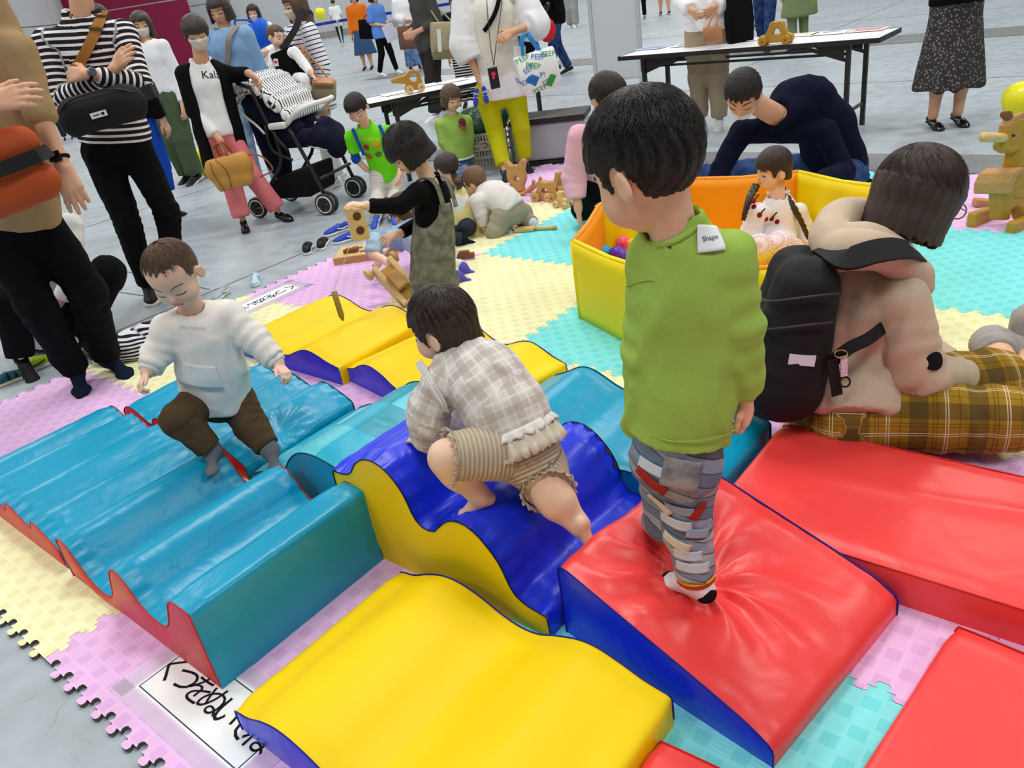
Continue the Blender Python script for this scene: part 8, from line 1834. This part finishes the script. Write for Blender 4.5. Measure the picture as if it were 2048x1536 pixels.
for lat in (.02, WD):
    off = (sp_(0, 0, lat)*0)
    def q(px, py): return sp_(px, py, .02)+Sl*(lat-.02)
    tubeS('front_leg', [q(578, 258), q(612, 318), q(652, 395)], .015)
    tubeS('rear_leg', [q(548, 262), q(562, 322), q(545, 362), q(524, 405)], .014)
    tubeS('back_frame', [q(502, 178), q(520, 218), q(548, 268), q(575, 300)], .014)
    tubeS('side_link', [q(530, 250), q(545, 300), q(585, 320)], .011)
    mb = MB(); mb.box(q(555, 252), (.16, .045, .05), np.array([Sf, Sl, [0, 0, 1]]).T); mb.build('armrest', m_trim, ST, bevel=.018, inv=ist)
    for (px, py) in ((655, 412), (518, 424)):
        c = q(px, py); c[2] = .085
        for s in ((-1, 1) if px > 600 else (0,)):
            cc = c+Sl*.028*s; mb = MB(); mb.lathe([(.062, -.014), (.078, -.014), (.085, -.008), (.085, .008), (.078, .014), (.062, .014)], 24, cc, frame(Sl)); w_ = mb.build('wheel', m_tyre, ST, inv=ist)
            cf = cc-Sl*.017; mb = MB(); mb.tube([cf+.062*(Sf*math.cos(a)+np.array([0, 0, 1])*math.sin(a)) for a in np.linspace(0, 6.283, 21)[:-1]], .005, 5, closed=True); mb.build('rim', m_trim, w_, inv=ist)
            mb = MB()
            for k in range(6): a = k*math.pi/3; mb.tube([cf, cf+.058*(Sf*math.cos(a)+np.array([0, 0, 1])*math.sin(a))], .006, 5)
            mb.build('spokes', M_BLKMET, w_, inv=ist)
mb = MB(); mb.tube([sp_(640, 358, .02), sp_(640, 358, .02)+Sl*(WD-.02)], .014, 8); mb.build('front_bar', M_BLKMET, ST, smooth=True, inv=ist)
h0, h1 = sp_(502, 176, .02), sp_(502, 176, .02)+Sl*(WD-.02); tubeS('push_handle', [h0, h0-Sf*.10+np.array([0, 0, .06]), h1-Sf*.10+np.array([0, 0, .06]), h1], .016)
md = Sl*WD/2
def c_(px, py): return sp_(px, py, .02)+md
solid('seat_back', [cap(c_(480, 205)-Sl*.10, c_(558, 268)-Sl*.10, .10, .12, .03), cap(c_(480, 205)+Sl*.10, c_(558, 268)+Sl*.10, .10, .12, .03)], .012, m_nav, ST, ist, 1, lambda V, s, ch: .006*np.sin(s*60))
solid('seat_base', [cap(c_(555, 285)-Sl*.11, c_(625, 282)-Sl*.11, .075, .07, .03), cap(c_(555, 285)+Sl*.11, c_(625, 282)+Sl*.11, .075, .07, .03), cap(c_(622, 284), c_(640, 300), .14, .12, .04, sq=(Sf, .6))], .012, m_nav, ST, ist, 1)
solid('rear_cover', [cap(c_(478, 225), c_(520, 330), .17, .16, .03, sq=(nrm(np.cross(Sl, c_(520, 330)-c_(478, 225))), .35)), cap(c_(520, 330), c_(535, 365), .15, .10, .03, sq=(Sf, .4))], .013, m_nav, ST, ist, 1)
P = []
for k in range(13):
    a = k/12; cc = spline([c_(462, 200), c_(468, 178), c_(492, 172), c_(530, 198), c_(568, 234)], 4); p0 = cc[int(a*(len(cc)-1))]; P += [cap(p0-Sl*.20, p0+Sl*.20, .042, None, .06, s0=k*.03)]
solid('folded_hood', P, .010, m_hoodst, ST, ist, 1, lambda V, s, ch: .006*np.sin(((V-R0)@Sf)*120))
tubeS('hood_edge', [c_(458, 190)-Sl*.22, c_(480, 225)-Sl*.24, c_(512, 250)-Sl*.25, c_(530, 268)-Sl*.25], .010, m_trim)
a, b = sp_(572, 250, .03), sp_(572, 250, .03)+Sl*(WD-.05); tubeS('bumper_bar', [a, a+Sf*.16+np.array([0, 0, .10]), (a+b)/2+Sf*.27+np.array([0, 0, .12]), b+Sf*.16+np.array([0, 0, .10]), b], .020, m_trim)
pb_ = [(-.02, .14), (.42, .12), (.46, .34), (.14, .24)]; mb = MB(); V = [R0+Sf*x+Sl*y+np.array([0, 0, z]) for y in (.05, WD-.05) for x, z in ((.10, .13), (.50, .13), (.53, .36), (.12, .27))]; mb.add(V, [(3, 2, 1, 0), (4, 5, 6, 7), (0, 1, 5, 4), (1, 2, 6, 5), (2, 3, 7, 6), (3, 0, 4, 7)]); mb.build('basket', m_mesh, ST, bevel=.03, inv=ist)
tubeS('seat_piping', [c_(590, 292)-Sl*.16, c_(628, 306)-Sl*.13, c_(652, 312), c_(650, 300)+Sl*.14], .006, m_trim)
sh0 = c_(604, 268); root = empty('baby_shoe', sh0, 0, 'white baby sneaker lying on the stroller seat', 'shoe'); shoe(root, inv_of(root), sh0+np.array([0, 0, .05]), (.8, -.5, .1), .14, dict(kind='shoe', m=M_SNW, sm=mat('sole_pink', '#D98A94', .6)), .006)
